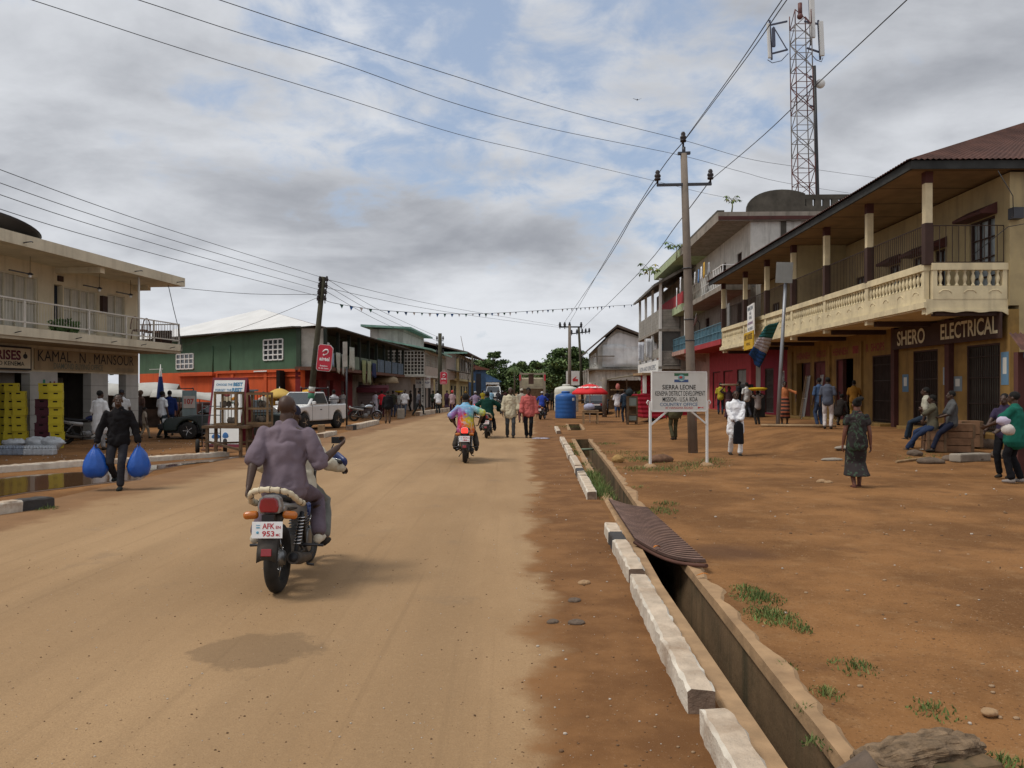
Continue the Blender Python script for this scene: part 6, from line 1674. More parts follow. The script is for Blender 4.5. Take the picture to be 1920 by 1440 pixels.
for a,b,w_,h_,m,lb in ((( 1835,846),(1846,834),.22,.24,CONC,'broken concrete beam jutting up from the rubble row'),((1790,868),(1830,866),.3,.2,CONC,'short square concrete beam lying in the rubble row')):
    A,B = G(*a)+V((0,0,.12)),G(*b)+V((.4,.3,.1)); A.z += gh(A.x,A.y); mb = MB(); mb.bar(A,B,w_,h_); o = mb.build('concrete_beam', m, bevel=.03); tag(o, lb, 'beam')
A,B = V((8.9,29.0,.5)),V((11.2,28.0,.52)); mb = MB(); mb.tube([A,B],.05,8); o = mb.build('wooden_beam', WOODL); tag(o, 'long pale wooden beam lying at the foot of the steel pole', 'beam')
mb = MB(); A,B = G(1680,868)+V((0,0,.03)),G(1745,862)+V((0,0,.06)); mb.tube([A,B],.03,6); o = mb.build('wooden_stick', WOODL); tag(o, 'pale stick lying in front of the rubble row', 'stick')
mb = MB(); mb.ball((0,0,.05),(.28,.16,.08),10,6); o = mb.build('litter', mat('pale_litter',(.4,.4,.36),.7,var=.5,sc=12), loc=G(1742,856)+V((0,.2,.04)), disp=(.12,.1)); tag(o, 'pale plastic litter caught in the rubble row', 'litter')
mb = MB(); mb.ball((0,0,.0),(.36,.2,.02),12,6); o = mb.build('litter', mat('lilac_litter',(.4,.36,.42),.7,var=.5,sc=12), loc=G(1014,823)+V((0,0,.02)), disp=(.05,.1)); tag(o, 'flattened lilac plastic on the road by the kerb', 'litter')
for px,py,s_,lb in ((1095,1095,.05,'flat pale stone chip on the earth left of the kerb, farthest of the group'),(1077,1128,.045,'brown stone chip in the middle of the group left of the kerb'),(1036,1168,.04,'left stone chip of the group left of the kerb'),(1080,1170,.05,'nearest stone chip of the group left of the kerb'),(1855,1338,.04,'pale plastic scrap on the bare earth at the right'),(1540,905,.09,'pale flat stone on the bare earth'),(1553,906,.07,'small pale chip left of the woman in the dark dress')):
    rock(G(px,py), (s_*1.3,s_,s_*.5), LIP if 'pale' in lb else ROCK, lb, random.random(), 'stone_chip', (.5,.5))
# corrugated sheet over the drain
cs = thing('corrugated_sheet', 'rusty sagging corrugated iron sheet bridging the open drain', 'sheet', (1.6,10,0))
a,b,c,d = V((1.50,12.6,.05)),V((1.93,11.6,.06)),V((1.86,7.75,.07)),V((1.36,9.0,.06))
rows = []; nx_, ny_ = 14, 256
for i in range(ny_+1):
    t_ = i/ny_; A = a*(1-t_)+d*t_; B = b*(1-t_)+c*t_; r = []
    for j in range(nx_+1):
        s_ = j/nx_; p = A*(1-s_)+B*s_
        p = p+V((0,0,-.07*math.sin(PI*s_)*(.35+.65*t_)+.024*abs(math.sin(i/ny_*32*PI))+.03*t_))
        r.append(p-V((1.6,10,0)))
    rows.append(r)
mb = MB()
for i in range(ny_):
    mb.m = 1 if ((i+.5)/ny_*32)%1 > .62 else 0; mb.grid(rows[i:i+2], True)  # dark stripe on each camera-facing slope: groove shading put into the colour
o = mb.build('iron_sheet', [mat('brown_iron_sheet',(.20,.125,.10),.75,var=.3,sc=5,bump=.15,grime=.4,dirt=(.2,.12,.075)), mat('iron_groove_shade',(.055,.028,.02),.9,var=.4,sc=5)], cs); o.modifiers.new('t','SOLIDIFY').thickness = .006
mb = MB(); mb.tube([rows[-1][j]+V((0,-.005,-.025)) for j in range(nx_+1)], .02, 8); mb.build('rolled_edge', mat('iron_edge',(.09,.04,.028),.8,var=.3), cs)
LEAFO = mat('dry_leaf',(.45,.15,.02),.8,var=.3)
for px,py,z,lb in ((1232,1025,.09,'orange dry leaf on the corrugated sheet'),(1176,1016,.06,'orange dry leaf beside the banded kerb'),(1318,1077,.05,'orange dry leaf at the lower corner of the corrugated sheet')):
    p = G(px,py,z); mb = MB(); mb.grid([[V((-.06+.12*i/4,(-.02+.04*j/2)*math.sin(PI*(i+.5)/5),.015*math.sin(i))) for i in range(5)] for j in range(3)], True); o = mb.build('dry_leaf', LEAFO, loc=p, rotz=random.random()*3); o.modifiers.new('t','SOLIDIFY').thickness = .002; tag(o, lb, 'leaf')
# green pipe across the drain
mb = MB(); mb.tube([(dl(25.5)-.1,25.5,-.12),(dr(25.5)+.1,25.6,-.1)],.035,8); o = mb.build('drain_pipe', mat('pale_green_pipe',(.18,.22,.15),.7)); tag(o, 'pale green pipe crossing the open drain near the bridge', 'pipe')
# seat crates with the sitting men
def wcrate(p, w_, d_, h_, label, rz=0):
    t = thing('wooden_crate', label, 'crate', p, rz, 'wooden boxes outside the brown fronted shop'); mb = MB()
    n = 2
    for j in range(n):
        z0 = h_*j/n+.01; z1 = h_*(j+1)/n-.01
        mb.bx(-w_/2,-d_/2,z0,w_/2,-d_/2+.02,z1); mb.bx(-w_/2,d_/2-.02,z0,w_/2,d_/2,z1); mb.bx(-w_/2,-d_/2+.02,z0,-w_/2+.02,d_/2-.02,z1); mb.bx(w_/2-.02,-d_/2+.02,z0,w_/2,d_/2-.02,z1)
    mb.bx(-w_/2,-d_/2,h_-.01,w_/2,d_/2,h_+.015); mb.build('planks', mat('brown_planks',(.2,.11,.06),.85,var=.3,sc=5,bump=.2), t)
    mb = MB()
    for x in (-w_/2+.05,w_/2-.05): mb.bx(x-.03,-d_/2-.015,0,x+.03,-d_/2,h_)
    mb.build('battens', WOOD, t); return t
for px,Y,z,w_,h_,lb in ((1792,21.6,0,.75,.36,'big plank box at the bottom of the pile beside the sitting men'),(1795,21.6,.375,.75,.36,'plank box on top of the pile beside the sitting men'),(1751,21.55,0,.5,.58,'plank box under the man in khaki'),(1770,22.4,0,.6,.34,'low plank box between the two sitting men'),(1817,22.3,0,.55,.7,'tall dark plank box at the right of the pile')):
    p = P(px,800,Y); wcrate(V((p.x,p.y,gh(p.x,p.y)+z)), w_, .5, h_, lb, R(-12))
# shed at the right edge with a tree
sh = thing('kiosk', 'small wooden shed with a rusty tin roof at the right edge of the photo', 'kiosk', V((11.75,16.1,.25)), R(0))
mb = MB(); mb.bx(-.85,.2,-.3,1.5,1.3,2.3); mb.build('shed_wall', BROWN, sh); mb = MB(); mb.bx(-1.2,.8,-.3,-1.06,.95,2.3); mb.build('post', MAROON, sh)
mb = MB(); corrugated(mb,(-1.5,.2,2.3),(1.8,.2,2.3),(1.8,1.6,2.75),(-.9,1.6,2.75),24,.02,4); o = mb.build('tin_roof', ROOFR, sh); mb = MB(); mb.bx(-1.4,.25,2.16,1.7,.3,2.27); mb.build('fascia', mat('blue_fascia',(.05,.07,.11),.8), sh)
mb = MB(); mb.bx(-.6,.17,1.2,.6,.2,2.0); mb.build('poster', mat('stained_panel',(.4,.38,.34),.9), sh)
# ------------------------------------------------------------------ motorcycles (local: front towards +Y, origin on the ground midway)
REFL = mat('tail_red', (.25,.008,.012), .2, var=.05, bump=0, spec=.7); AMB = mat('indicator_amber', (.45,.13,.015), .25, var=.05, bump=0, spec=.6)
LIT = mat('lit_tail', (.9,.03,.02), .3, var=.02, bump=0, emit=2.2)
PLATE = mat('plate_white', (.74,.74,.74), .4, var=.04, bump=0); PRED = mat('plate_red', (.42,.02,.03), .5, var=.04, bump=0); PBLU = mat('plate_blue', (.12,.35,.5), .5, var=.04, bump=0)
WRAPC = mat('wrapped_rail', (.58,.50,.36), .85, var=.1, bump=.2); SILV = mat('silver_cowl', (.30,.29,.28), .35, var=.08, metal=.5, bump=.02); DUSTB = mat('dusty_black', (.04,.036,.032), .6, var=.3, sc=4, grime=.4, dirt=(.14,.09,.05))
def motorbike(p, rz, label, lit=False, plate=('AFK','953'), tank=(.05,.06,.14), rail=True, guards=False, group='motorcycles in the street', steer=0., lean=0., loc_plate=True, fine=True):
    t = thing('motorcycle', label, 'motorcycle', p, rz, group); t.rotation_euler = (0,lean,rz)
    def wheel(y, r_, w_):
        mb = MB(); mb.torus((0,y,.30),.30-w_,w_,40 if fine else 20,10 if fine else 6,'x'); wl = mb.build('wheel', RUB, t)
        mb = MB(); mb.torus((0,y,.30),.225,.016,32 if fine else 16,6,'x',1.6); mb.build('rim', CHROME, wl)
        mb = MB()
        for k in range(18 if fine else 8):
            a = 2*PI*k/(18 if fine else 8); s_ = .03 if k%2 else -.03
            mb.tube([(s_,y+.04*math.cos(a),.30+.04*math.sin(a)),(0,y+.225*math.cos(a+.25),.30+.225*math.sin(a+.25))],.003,4)
        mb.build('spokes', CHROME, wl)
        mb = MB(); mb.lathe([(.0,-.06),(.06,-.06),(.075,-.02),(.075,.02),(.06,.06),(0,.06)],14,(0,y,.30),'x'); mb.build('hub', ENG, wl)
        return wl
    wheel(-.62,.30,.058); wheel(.64,.30,.046)
    mb = MB()
    mb.tube([(0,.46,.92),(0,.38,.72),(0,.25,.30)],.022,8); mb.tube([(0,.42,.86),(0,.1,.72),(0,-.35,.70)],.022,8)
    for sx in (-.12,.12):
        mb.tube([(sx*.5,.2,.30),(sx,-.2,.28),(sx,-.62,.30)],.018,6); mb.tube([(sx,-.1,.30),(sx,-.2,.68),(sx,-.75,.74)],.016,6)
        mb.tube([(sx*.75,.64,.30),(sx*.75,.53,.62),(sx*.7,.45,.95)],.022,8)
    mb.build('frame', DUSTB, t)
    mb = MB()
    for i in range(7): mb.box((0,.19,.40+.026*i),(.17-.01*abs(i-3),.17,.012))
    mb.bx(-.06,.12,.38,.06,.26,.58); mb.lathe([(0,-.13),(.11,-.13),(.12,-.08),(.12,.08),(.11,.13),(0,.13)],18,(0,.05,.33),'x'); mb.bx(-.1,-.16,.24,.1,.1,.42); mb.build('engine', ENG, t, bevel=.006)
    mb = MB(); mb.tube([(.06,.26,.42),(.08,.36,.3),(.11,.22,.19),(.14,-.1,.20)],.022,8); mb.tube([(.15,-.12,.21),(.16,-.5,.27),(.165,-.76,.33)],[.04,.052,.055],14); mb.build('exhaust', DUSTB, t)
    mb = MB(); mb.lathe([(.0,0),(.04,0),(.04,.02),(0,.02)],12,(.166,-.775,.333),'y'); mb.build('muffler_tip', BLACK, t)
    mb = MB(); mb.chain([(0,.36,.83),(0,.2,.86),(0,.02,.82)],[(.11,.09),(.14,.11),(.09,.07)],14); mb.build('fuel_tank', paint('tank_%d_%d_%d'%tuple(int(c*99) for c in tank),tank,.25), t, subsurf=1)
    mb = MB(); mb.chain([(0,.03,.78),(0,-.25,.77),(0,-.55,.81),(0,-.68,.83)],[(.11,.045),(.13,.05),(.12,.05),(.09,.04)],14); mb.build('seat', BLACK, t)
    mb = MB()
    for sx in (-1,1): mb.chain([(sx*.12,-.1,.64),(sx*.12,-.4,.68),(sx*.09,-.8,.76)],[(.02,.07),(.022,.07),(.02,.035)],10)
    mb.chain([(0,-.62,.75),(0,-.84,.775)],[(.11,.05),(.10,.045)],12); mb.build('tail_cowl', SILV, t)
    # tail light in its silver surround
    mb = MB(); o_ = [(-.085,.725),(.085,.725),(.10,.78),(.085,.85),(.05,.872),(-.05,.872),(-.085,.85),(-.10,.78)]
    mb.prism(o_,-.905,-.80,'y'); mb.build('tail_light_surround', SILV, t, bevel=.012)
    mb = MB(); mb.prism([(x*.80,.795+(z-.795)*.84) for x,z in o_],-.925,-.895,'y'); mb.build('tail_light', LIT if lit else REFL, t, bevel=.01)
    # rear mudguard
    rows = []
    for i in range(10):
        a = R(55+i*13); rows.append([V((.085*s_, -.62-.36*math.sin(a)*1.0+ (0), .30+.36*math.cos(a)-.03*abs(s_)**2)) for s_ in (-1,-.5,0,.5,1)])
    rows = [[V((.08*s_, y, z-.025*s_*s_)) for s_ in (-1,-.5,0,.5,1)] for y,z in ((-.42,.64),(-.62,.70),(-.8,.69),(-.92,.58),(-.985,.44),(-1.0,.36))]
    mb = MB(); mb.grid(rows, True); mg = mb.build('rear_mudguard', DUSTB, t); mg.modifiers.new('t','SOLIDIFY').thickness = .006
    mb = MB(); mb.box((0,-1.0,.42),(.085,.012,.06),(R(-12),0,0)); mb.build('reflector', REFL, mg, bevel=.004)
    mb = MB(); mb.bx(-.05,-.95,.50,.05,-.90,.72); mb.build('plate_bracket', BLACK, t)
    # number plate
    mb = MB(); mb.box((0,-.965,.60),(.25,.006,.135),(R(-8),0,0)); pl_ = mb.build('number_plate', PLATE, t, bevel=.002)
    upv = V((0,math.sin(R(8)),math.cos(R(8))))
    def pt_(x,z): return V((x,-.965,.60))+upv*z
    text(plate[0], pt_(.01,.032),(1,0,0),.10,.045,PRED,pl_,up=upv,fat=.02,depth=.005); text(plate[1], pt_(.01,-.03),(1,0,0),.10,.045,PRED,pl_,up=upv,fat=.02,depth=.005)
    text('EN', pt_(.09,.022),(1,0,0),.04,.024,PRED,pl_,up=upv,fat=.02,depth=.005); text('MC', pt_(.09,-.04),(1,0,0),.036,.022,PRED,pl_,up=upv,fat=.02,depth=.005)
    mb = MB(); mb.box(pt_(-.075,.04)+V((0,-.004,0)),(.03,.003,.006)); mb.box(pt_(-.075,.02)+V((0,-.004,0)),(.03,.003,.01)); mb.ball(pt_(-.078,-.02)+V((0,-.004,0)),(.012,.003,.012),10,6); mb.build('plate_emblem', PBLU, pl_)
    for sx in (-1,1):
        mb = MB(); mb.chain([(sx*.125,-.86,.71),(sx*.20,-.865,.705)],[(.035,.03),(.033,.028)],12,(0,0,1)); mb.build('indicator', AMB, t)
        mb = MB(); mb.tube([(sx*.155,-.38,.66),(sx*.15,-.62,.32)],.02,8); mb.m = 1
        for k in range(9):
            q = V((sx*.155,-.38,.66)).lerp(V((sx*.15,-.62,.32)),.12+.075*k); mb.torus(q,.03,.006,12,5,'z')
        mb.build('shock_absorber', [BLACK, CHROME], t)
        mb = MB(); mb.tube([(sx*.1,-.0,.30),(sx*.27,.0,.29)],.014,6); mb.tube([(sx*.12,-.42,.38),(sx*.30,-.40,.37)],.014,6); mb.tube([(sx*.12,-.2,.3),(sx*.14,-.42,.38)],.012,6); mb.build('footrest', STEEL, t)
    if rail:
        pts = [(-.19,-.52,.76),(-.20,-.70,.80),(-.16,-.86,.885),(-.07,-.93,.925),(.07,-.93,.925),(.16,-.86,.885),(.20,-.70,.80),(.19,-.52,.76)]
        cr_ = catmull([V(q) for q in pts], 8); mb = MB(); mb.tube(cr_, [.026+.004*math.sin(i*1.6) for i in range(len(cr_))], 8); gr = mb.build('grab_rail', WRAPC, t)
        mb = MB()
        for i in range(4,len(cr_)-4,5):
            mb.ball(cr_[i],(.031,.012,.031),8,6) if abs(cr_[i].x) > .17 else mb.ball(cr_[i],(.010,.031,.031),8,6)
        mb.build('binding', mat('brown_binding',(.12,.09,.06),.9), gr)
    mb = MB()
    pts = [(-.36,.24,1.06),(-.22,.36,1.09),(-.08,.43,1.0),(.08,.43,1.0),(.22,.36,1.09),(.36,.24,1.06)]; mb.tube(catmull([V(q) for q in pts],5),.013,8); hb = mb.build('handlebar', CHROME, t)
    for sx in (-1,1):
        mb = MB(); mb.tube([(sx*.40,.21,1.05),(sx*.27,.315,1.075)],.019,8); mb.build('grip', BLACK, hb)
        mb = MB(); mb.tube([(sx*.39,.27,1.07),(sx*.26,.36,1.09)],.006,5); mb.build('lever', CHROME, hb)
        mb = MB(); mb.tube([(sx*.24,.34,1.09),(sx*.30,.36,1.22)],.007,5); mb.box((sx*.33,.35,1.26),(.10,.02,.065)); mb.build('mirror', BLACK, hb, bevel=.008)
        if guards:
            mb = MB(); mb.chain([(sx*.42,.28,1.05),(sx*.34,.38,1.09),(sx*.24,.42,1.09)],[(.03,.05),(.03,.055),(.02,.04)],10); mb.build('hand_guard', paint('guard_blue',(.015,.03,.12),.4), hb)
    mb = MB(); mb.lathe([(0,.0),(.06,.0),(.09,.06),(.09,.12),(0,.13)],16,(0,.46,.93),'y'); mb.box((0,.44,1.03),(.18,.06,.08)); mb.build('headlight', BLACK, t)
    rows = [[V((.06*s_, y, z-.02*s_*s_)) for s_ in (-1,0,1)] for y,z in ((.36,.52),(.5,.62),(.64,.645),(.78,.61),(.9,.5))]
    mb = MB(); mb.grid(rows,True); o = mb.build('front_mudguard', paint('tank_%d_%d_%d'%tuple(int(c*99) for c in tank),tank,.25), t); o.modifiers.new('t','SOLIDIFY').thickness = .005
    mb = MB(); mb.tube([(-.08,-.08,.24),(-.17,-.2,.12)],.012,6); mb.tube([(.1,-.05,.22),(.15,-.12,.14),(.2,-.1,.13)],.012,6); mb.build('side_stand', STEEL, t)
    return t
BK = {}
def bikeat(key, px, py, rz, label, **k):
    g_ = G(px,py); rzr = R(rz)
    # rear contact point given: origin is .62 ahead of it
    o = g_+V((-math.sin(rzr)*.62, math.cos(rzr)*.62, 0)); BK[key] = (o, rzr)
    motorbike(o, rzr, label, **k)
bikeat('a', 521,1111, 2, 'nearest motorcycle carrying two men, white number plate and unlit red tail light', guards=True, tank=(.03,.05,.2))
bikeat('b', 872,868, 1, 'motorcycle with a glowing red tail light under the tie dyed shirt', lit=True, plate=('ACA','186'), rail=False, tank=(.15,.02,.02))
bikeat('c', 912,822, -3, 'motorcycle with a cream wrapped rail ridden by the person in dark green', plate=('AGB','712'), tank=(.14,.02,.03), fine=False)
bikeat('d', 891,783, 2, 'distant motorcycle with lit tail light ridden by the person in lilac', lit=True, plate=('ABX','450'), rail=False, fine=False)
bikeat('e', 1013,787, -14, 'distant motorcycle ridden by the person in bright blue near the tank', plate=('ADC','339'), rail=False, tank=(.2,.02,.02), fine=False)
bikeat('f', 873,774, 4, 'distant motorcycle ridden by the person in brown by the yellow building', plate=('AHK','208'), rail=False, fine=False)
bikeat('g', 942,776, 175, 'distant motorcycle coming towards the camera between the crowd', plate=('AFD','114'), rail=False, tank=(.5,.5,.5), fine=False)
bikeat('h', 122,833, -68, 'dark blue motorcycle parked inside the beige shop arcade', plate=('ABD','377'), rail=False, tank=(.02,.03,.10), fine=False)
bikeat('i', 664,790, -80, 'pale motorcycle parked behind the thin notice post on the left', plate=('AEE','261'), rail=False, tank=(.4,.45,.5), fine=False)

# ------------------------------------------------------------------ cars (local: front towards +Y)
def cwheel(t, x, y, r, w_=.2, rimm=None):
    mb = MB(); s_ = 1 if x > 0 else -1
    mb.lathe([(r*.6,-w_/2),(r*.93,-w_/2),(r,-w_*.36),(r,w_*.36),(r*.93,w_/2),(r*.6,w_/2)],24,(x,y,r),'x'); wl = mb.build('wheel', RUB, t)
    mb = MB(); mb.lathe([(0,s_*w_*.30),(r*.25,s_*w_*.38),(r*.3,s_*w_*.3),(r*.55,s_*w_*.34),(r*.61,s_*w_*.46)],20,(x,y,r),'x')
    for k in range(5):
        a = 2*PI*k/5; mb.bar((x+s_*w_*.4,y,r),(x+s_*w_*.42,y+r*.55*math.cos(a),r+r*.55*math.sin(a)),.06,.02)
    mb.build('rim', rimm or CHROME, wl)
def arc(cy, r, z0, n=9): return [(cy+r*math.cos(PI*i/(n-1)), z0+r*math.sin(PI*i/(n-1))) for i in range(n)]
def car(p, rz, label, paintm, kind='sedan', name='parked_car', cat='car', plate=None, driver=False):
    t = thing(name, label, cat, p, rz)
    if kind == 'sedan':
        W_, L_, r, ya, yb = 1.7, 4.3, .31, 1.28, -1.25
        low = [(-2.12,.28)]+arc(yb,.38,.30)[::-1]+arc(ya,.38,.30)[::-1]+[(2.12,.28),(2.16,.55),(2.05,.74),(1.0,.90),(-1.55,.94),(-2.08,.88),(-2.15,.6)]
        cab0, cab1, cz0, cz1 = (-1.72,1.0),(-1.02,.28),.92,1.40
    else:
        W_, L_, r, ya, yb = 1.68, 4.8, .37, 1.45, -1.4
        low = [(-2.35,.42)]+arc(yb,.45,.40)[::-1]+arc(ya,.45,.40)[::-1]+[(2.25,.42),(2.32,.7),(2.22,1.0),(1.05,1.10),(-.62,1.12),(-2.36,1.12)]
        cab0, cab1, cz0, cz1 = (-.62,1.1),(-.45,.35),1.10,1.68
    mb = MB(); mb.prism(low,-W_/2,W_/2,'x'); body = mb.build('body', paintm, t, bevel=.06)
    mb = MB(); mb.bx(-W_/2+.12,low[0][0]+.15,.22,W_/2-.12,2.0,.5); mb.build('underbody', BLACK, t)
    ins_ = .17; w0, w1 = W_/2-.03, W_/2-ins_
    a,b = cab0; c,d = cab1
    v = [V((-w0,a,cz0)),V((w0,a,cz0)),V((w0,b,cz0)),V((-w0,b,cz0)),V((-w1,c,cz1)),V((w1,c,cz1)),V((w1,d,cz1)),V((-w1,d,cz1))]
    mb = MB(); mb.add(v,[(0,3,2,1),(4,5,6,7),(0,1,5,4),(1,2,6,5),(2,3,7,6),(3,0,4,7)],False); mb.build('cabin', paintm, t, bevel=.05)
    def pane(q, inset, nm, m=GLASS):
        cc_ = sum(q,V())/4; nn_ = (q[1]-q[0]).cross(q[3]-q[0]).normalized(); pts = [cc_+(x-cc_)*inset+nn_*.012 for x in q]
        pts2 = [x-nn_*.03 for x in pts]; g_ = MB(); g_.add(pts+pts2,[(0,1,2,3),(7,6,5,4),(0,4,5,1),(1,5,6,2),(2,6,7,3),(3,7,4,0)],False); g_.build(nm, m, t)
    pane([v[0],v[1],v[5],v[4]],.86,'rear_window'); pane([v[2],v[3],v[7],v[6]],.88,'windscreen')
    for (i,j,k_,l) in ((1,2,6,5),(3,0,4,7)):
        q = [v[i],v[j],v[k_],v[l]]
        if kind == 'sedan':
            m0 = (q[0]+q[1])/2; m1 = (q[3]+q[2])/2
            pane([q[0],m0,m1,q[3]],.84,'side_window'); pane([m0,q[1],q[2],m1],.84,'side_window')
        else: pane(q,.82,'side_window')
    for sx in (-1,1):
        for y in (ya,yb): cwheel(t, sx*(W_/2-.1), y, r, .2 if kind == 'sedan' else .24)
        mb = MB(); mb.bx(sx*(W_/2-.45)-.2,low[-1][0]-.0 if False else (-2.17 if kind=='sedan' else -2.39),.66,sx*(W_/2-.45)+.35*sx*.0+.2,-2.05,.84); mb.build('tail_light', REFL, t, bevel=.02)
        mb = MB(); f_ = 2.16 if kind == 'sedan' else 2.31; mb.bx(min(sx*(W_/2-.42),sx*(W_/2-.1)),f_-.12,.6 if kind=='sedan' else .78,max(sx*(W_/2-.42),sx*(W_/2-.1)),f_+.02,.74 if kind=='sedan' else .95); mb.build('headlight', mat('lamp_glass',(.5,.5,.5),.1,spec=.8), t, bevel=.02)
        mb = MB(); mb.box((sx*(W_/2+.08),b-.25,cz0+.1),(.18,.1,.15)); mb.build('wing_mirror', paintm, t, bevel=.03)
        mb = MB(); mb.bx(sx*W_/2-.012,.05,cz0-.22,sx*W_/2+.018,.2,cz0-.18); mb.build('door_handle', BLACK, t)
        mb = MB()
        for y in ((-.35,.95) if kind == 'sedan' else (-.55,.85)): mb.bx(sx*W_/2-.004,y-.008,.42,sx*W_/2+.003,y+.008,cz0)
        mb.build('door_seam', BLACK, t)
    mb = MB(); f_ = low[0][0]; mb.bx(-W_/2+.02,f_-.1,.38,W_/2-.02,f_+.1,.56); mb.build('rear_bumper', BLACK, t, bevel=.04)
    mb = MB(); mb.bx(-W_/2+.02,2.1,.36,W_/2-.02,2.32,.56); mb.build('front_bumper', BLACK if kind == 'sedan' else paintm, t, bevel=.04)
    mb = MB(); mb.bx(-.4,2.15 if kind=='sedan' else 2.3,.62,.4,2.2 if kind=='sedan' else 2.35,.76); mb.build('grille', BLACK, t)
    mb = MB(); yb_ = -2.19 if kind=='sedan' else -2.4; mb.bx(-.26,yb_-.02,.68,.26,yb_,.79); mb.build('number_plate', PLATE, t)
    if kind == 'pickup':
        mb = MB(); mb.bx(-W_/2+.09,-2.28,1.0,W_/2-.09,-.7,1.125); mb.build('load_bed', DARK, t)
        mb = MB()
        for sx in (-1,1): mb.tube([(sx*.7,-.75,1.1),(sx*.7,-.75,1.85),(sx*.7,-.7,1.9)],.03,6); mb.tube([(sx*.74,-.75,1.35),(sx*.74,-2.3,1.35),(sx*.74,-2.3,1.12)],.025,6)
        mb.tube([(-.7,-.75,1.85),(.7,-.75,1.85)],.03,6); mb.build('roll_bar', STEEL, t)
    return t
car(V((-9.3,36.6,0)), PI-.10-.2, 'white pickup truck parked on the left verge facing the camera', paint('white_car',(.68,.68,.67),.25), 'pickup', 'pickup_truck', 'pickup')
car(V((-10.4,29.9,0)), PI/2+.14, 'dark green saloon car parked behind the advertising board', paint('green_car',(.016,.026,.023),.2), 'sedan')
car(V((6.15,59.5,.0)), -.08, 'black saloon car seen from behind under the red parasol', paint('black_car',(.012,.012,.016),.2), 'sedan')
car(V((-18.2,43.5,0)), PI/2-.3, 'dark rusty brown four wheel drive parked behind the canopy stall', mat('brown_car',(.07,.025,.018),.5,var=.3), 'pickup', 'parked_car', 'car')
car(V((-2.2,97,0)), PI-.03, 'white van coming towards the camera in the middle of the road', paint('white_car',(.68,.68,.67),.25), 'pickup', 'van', 'van').scale = (1.15,1,1.32)
# open lattice sided lorry
t = thing('lorry', 'old lorry with a tall open slatted load frame seen from behind up the road', 'lorry', V((1.75,70,0)), -.02)
mb = MB()
for x in (-1.05,-.95,1.0,1.1): mb.bar((x,0,.9),(x,0,3.3),.09)
for x in (-1.05,1.05):
    for y in (1.2,2.4,3.6): mb.bar((x,y,.9),(x,y,3.2),.08)
    for z in (1.5,2.2,2.8,3.2): mb.bar((x,0,z),(x,3.7,z),.07)
for z in (3.2,2.05): mb.bar((-1.05,0,z),(1.1,0,z),.1)
for y in (0,1.2,2.4,3.6): mb.bar((-1.05,y,3.2),(1.1,y,3.2),.06)
mb.build('load_frame', mat('grey_planks',(.3,.26,.2),.9,var=.3), t)
mb = MB(); mb.bx(-1.1,-.1,.8,1.1,3.7,.95); mb.bx(-1.0,.0,.95,1.0,.1,1.9); mb.build('load_bed', WOOD, t)
mb = MB(); mb.bx(-1.05,3.9,.7,1.05,5.4,2.9); mb.build('cab', mat('cream_cab',(.45,.4,.28),.7,var=.2), t, bevel=.1)
mb = MB(); mb.box((-.1,.06,2.75),(.45,.1,.9)); mb.build('hanging_cloth', mat('brown_sack',(.08,.045,.035),.95,var=.4), t)
for x in (-1.06,1.08):
    mb = MB(); mb.box((x,-.06,2.85),(.14,.04,.5)); mb.build('reflector_board', paint('sign_red',(.52,.02,.045),.45), t)
    cwheel(t, x*.85, .9, .48, .35); cwheel(t, x*.85, 4.6, .48, .3)
# ------------------------------------------------------------------ people
def bone2(a, c, l1, l2, hint):
    d = c-a; D = d.length
    if D > (l1+l2)*.995:
        c = a+d*((l1+l2)*.995/D); d = c-a; D = d.length
    n = d/D; x = (l1*l1-l2*l2+D*D)/(2*D); h_ = math.sqrt(max(l1*l1-x*x,0))
    hh = V(hint)-n*V(hint).dot(n)
    if hh.length < 1e-5: hh = V((0,-1,0))-n*V((0,-1,0)).dot(n)
    return a+n*x+hh.normalized()*h_, c
def drape(mb, pts, rads, n=36, rip=.05, k=7):
    N_ = len(pts); rows = []
    fine = []
    for i in range(N_-1):
        for q in range(4):
            t_ = q/4; fine.append((pts[i].lerp(pts[i+1],t_), rads[i][0]*(1-t_)+rads[i+1][0]*t_, rads[i][1]*(1-t_)+rads[i+1][1]*t_))
    fine.append((pts[-1],*rads[-1])); M_ = len(fine)
    for i,(p,a_,b_) in enumerate(fine):
        w_ = rip*(i/(M_-1))**1.3
        rows.append([p+V((a_*math.cos(2*PI*j/n)*(1+w_*math.sin(k*2*PI*j/n+i*.12)), b_*math.sin(2*PI*j/n)*(1+w_*math.sin(k*2*PI*j/n+i*.12)), 0)) for j in range(n+1)])
    mb.grid(rows, True)
HANDS = {}
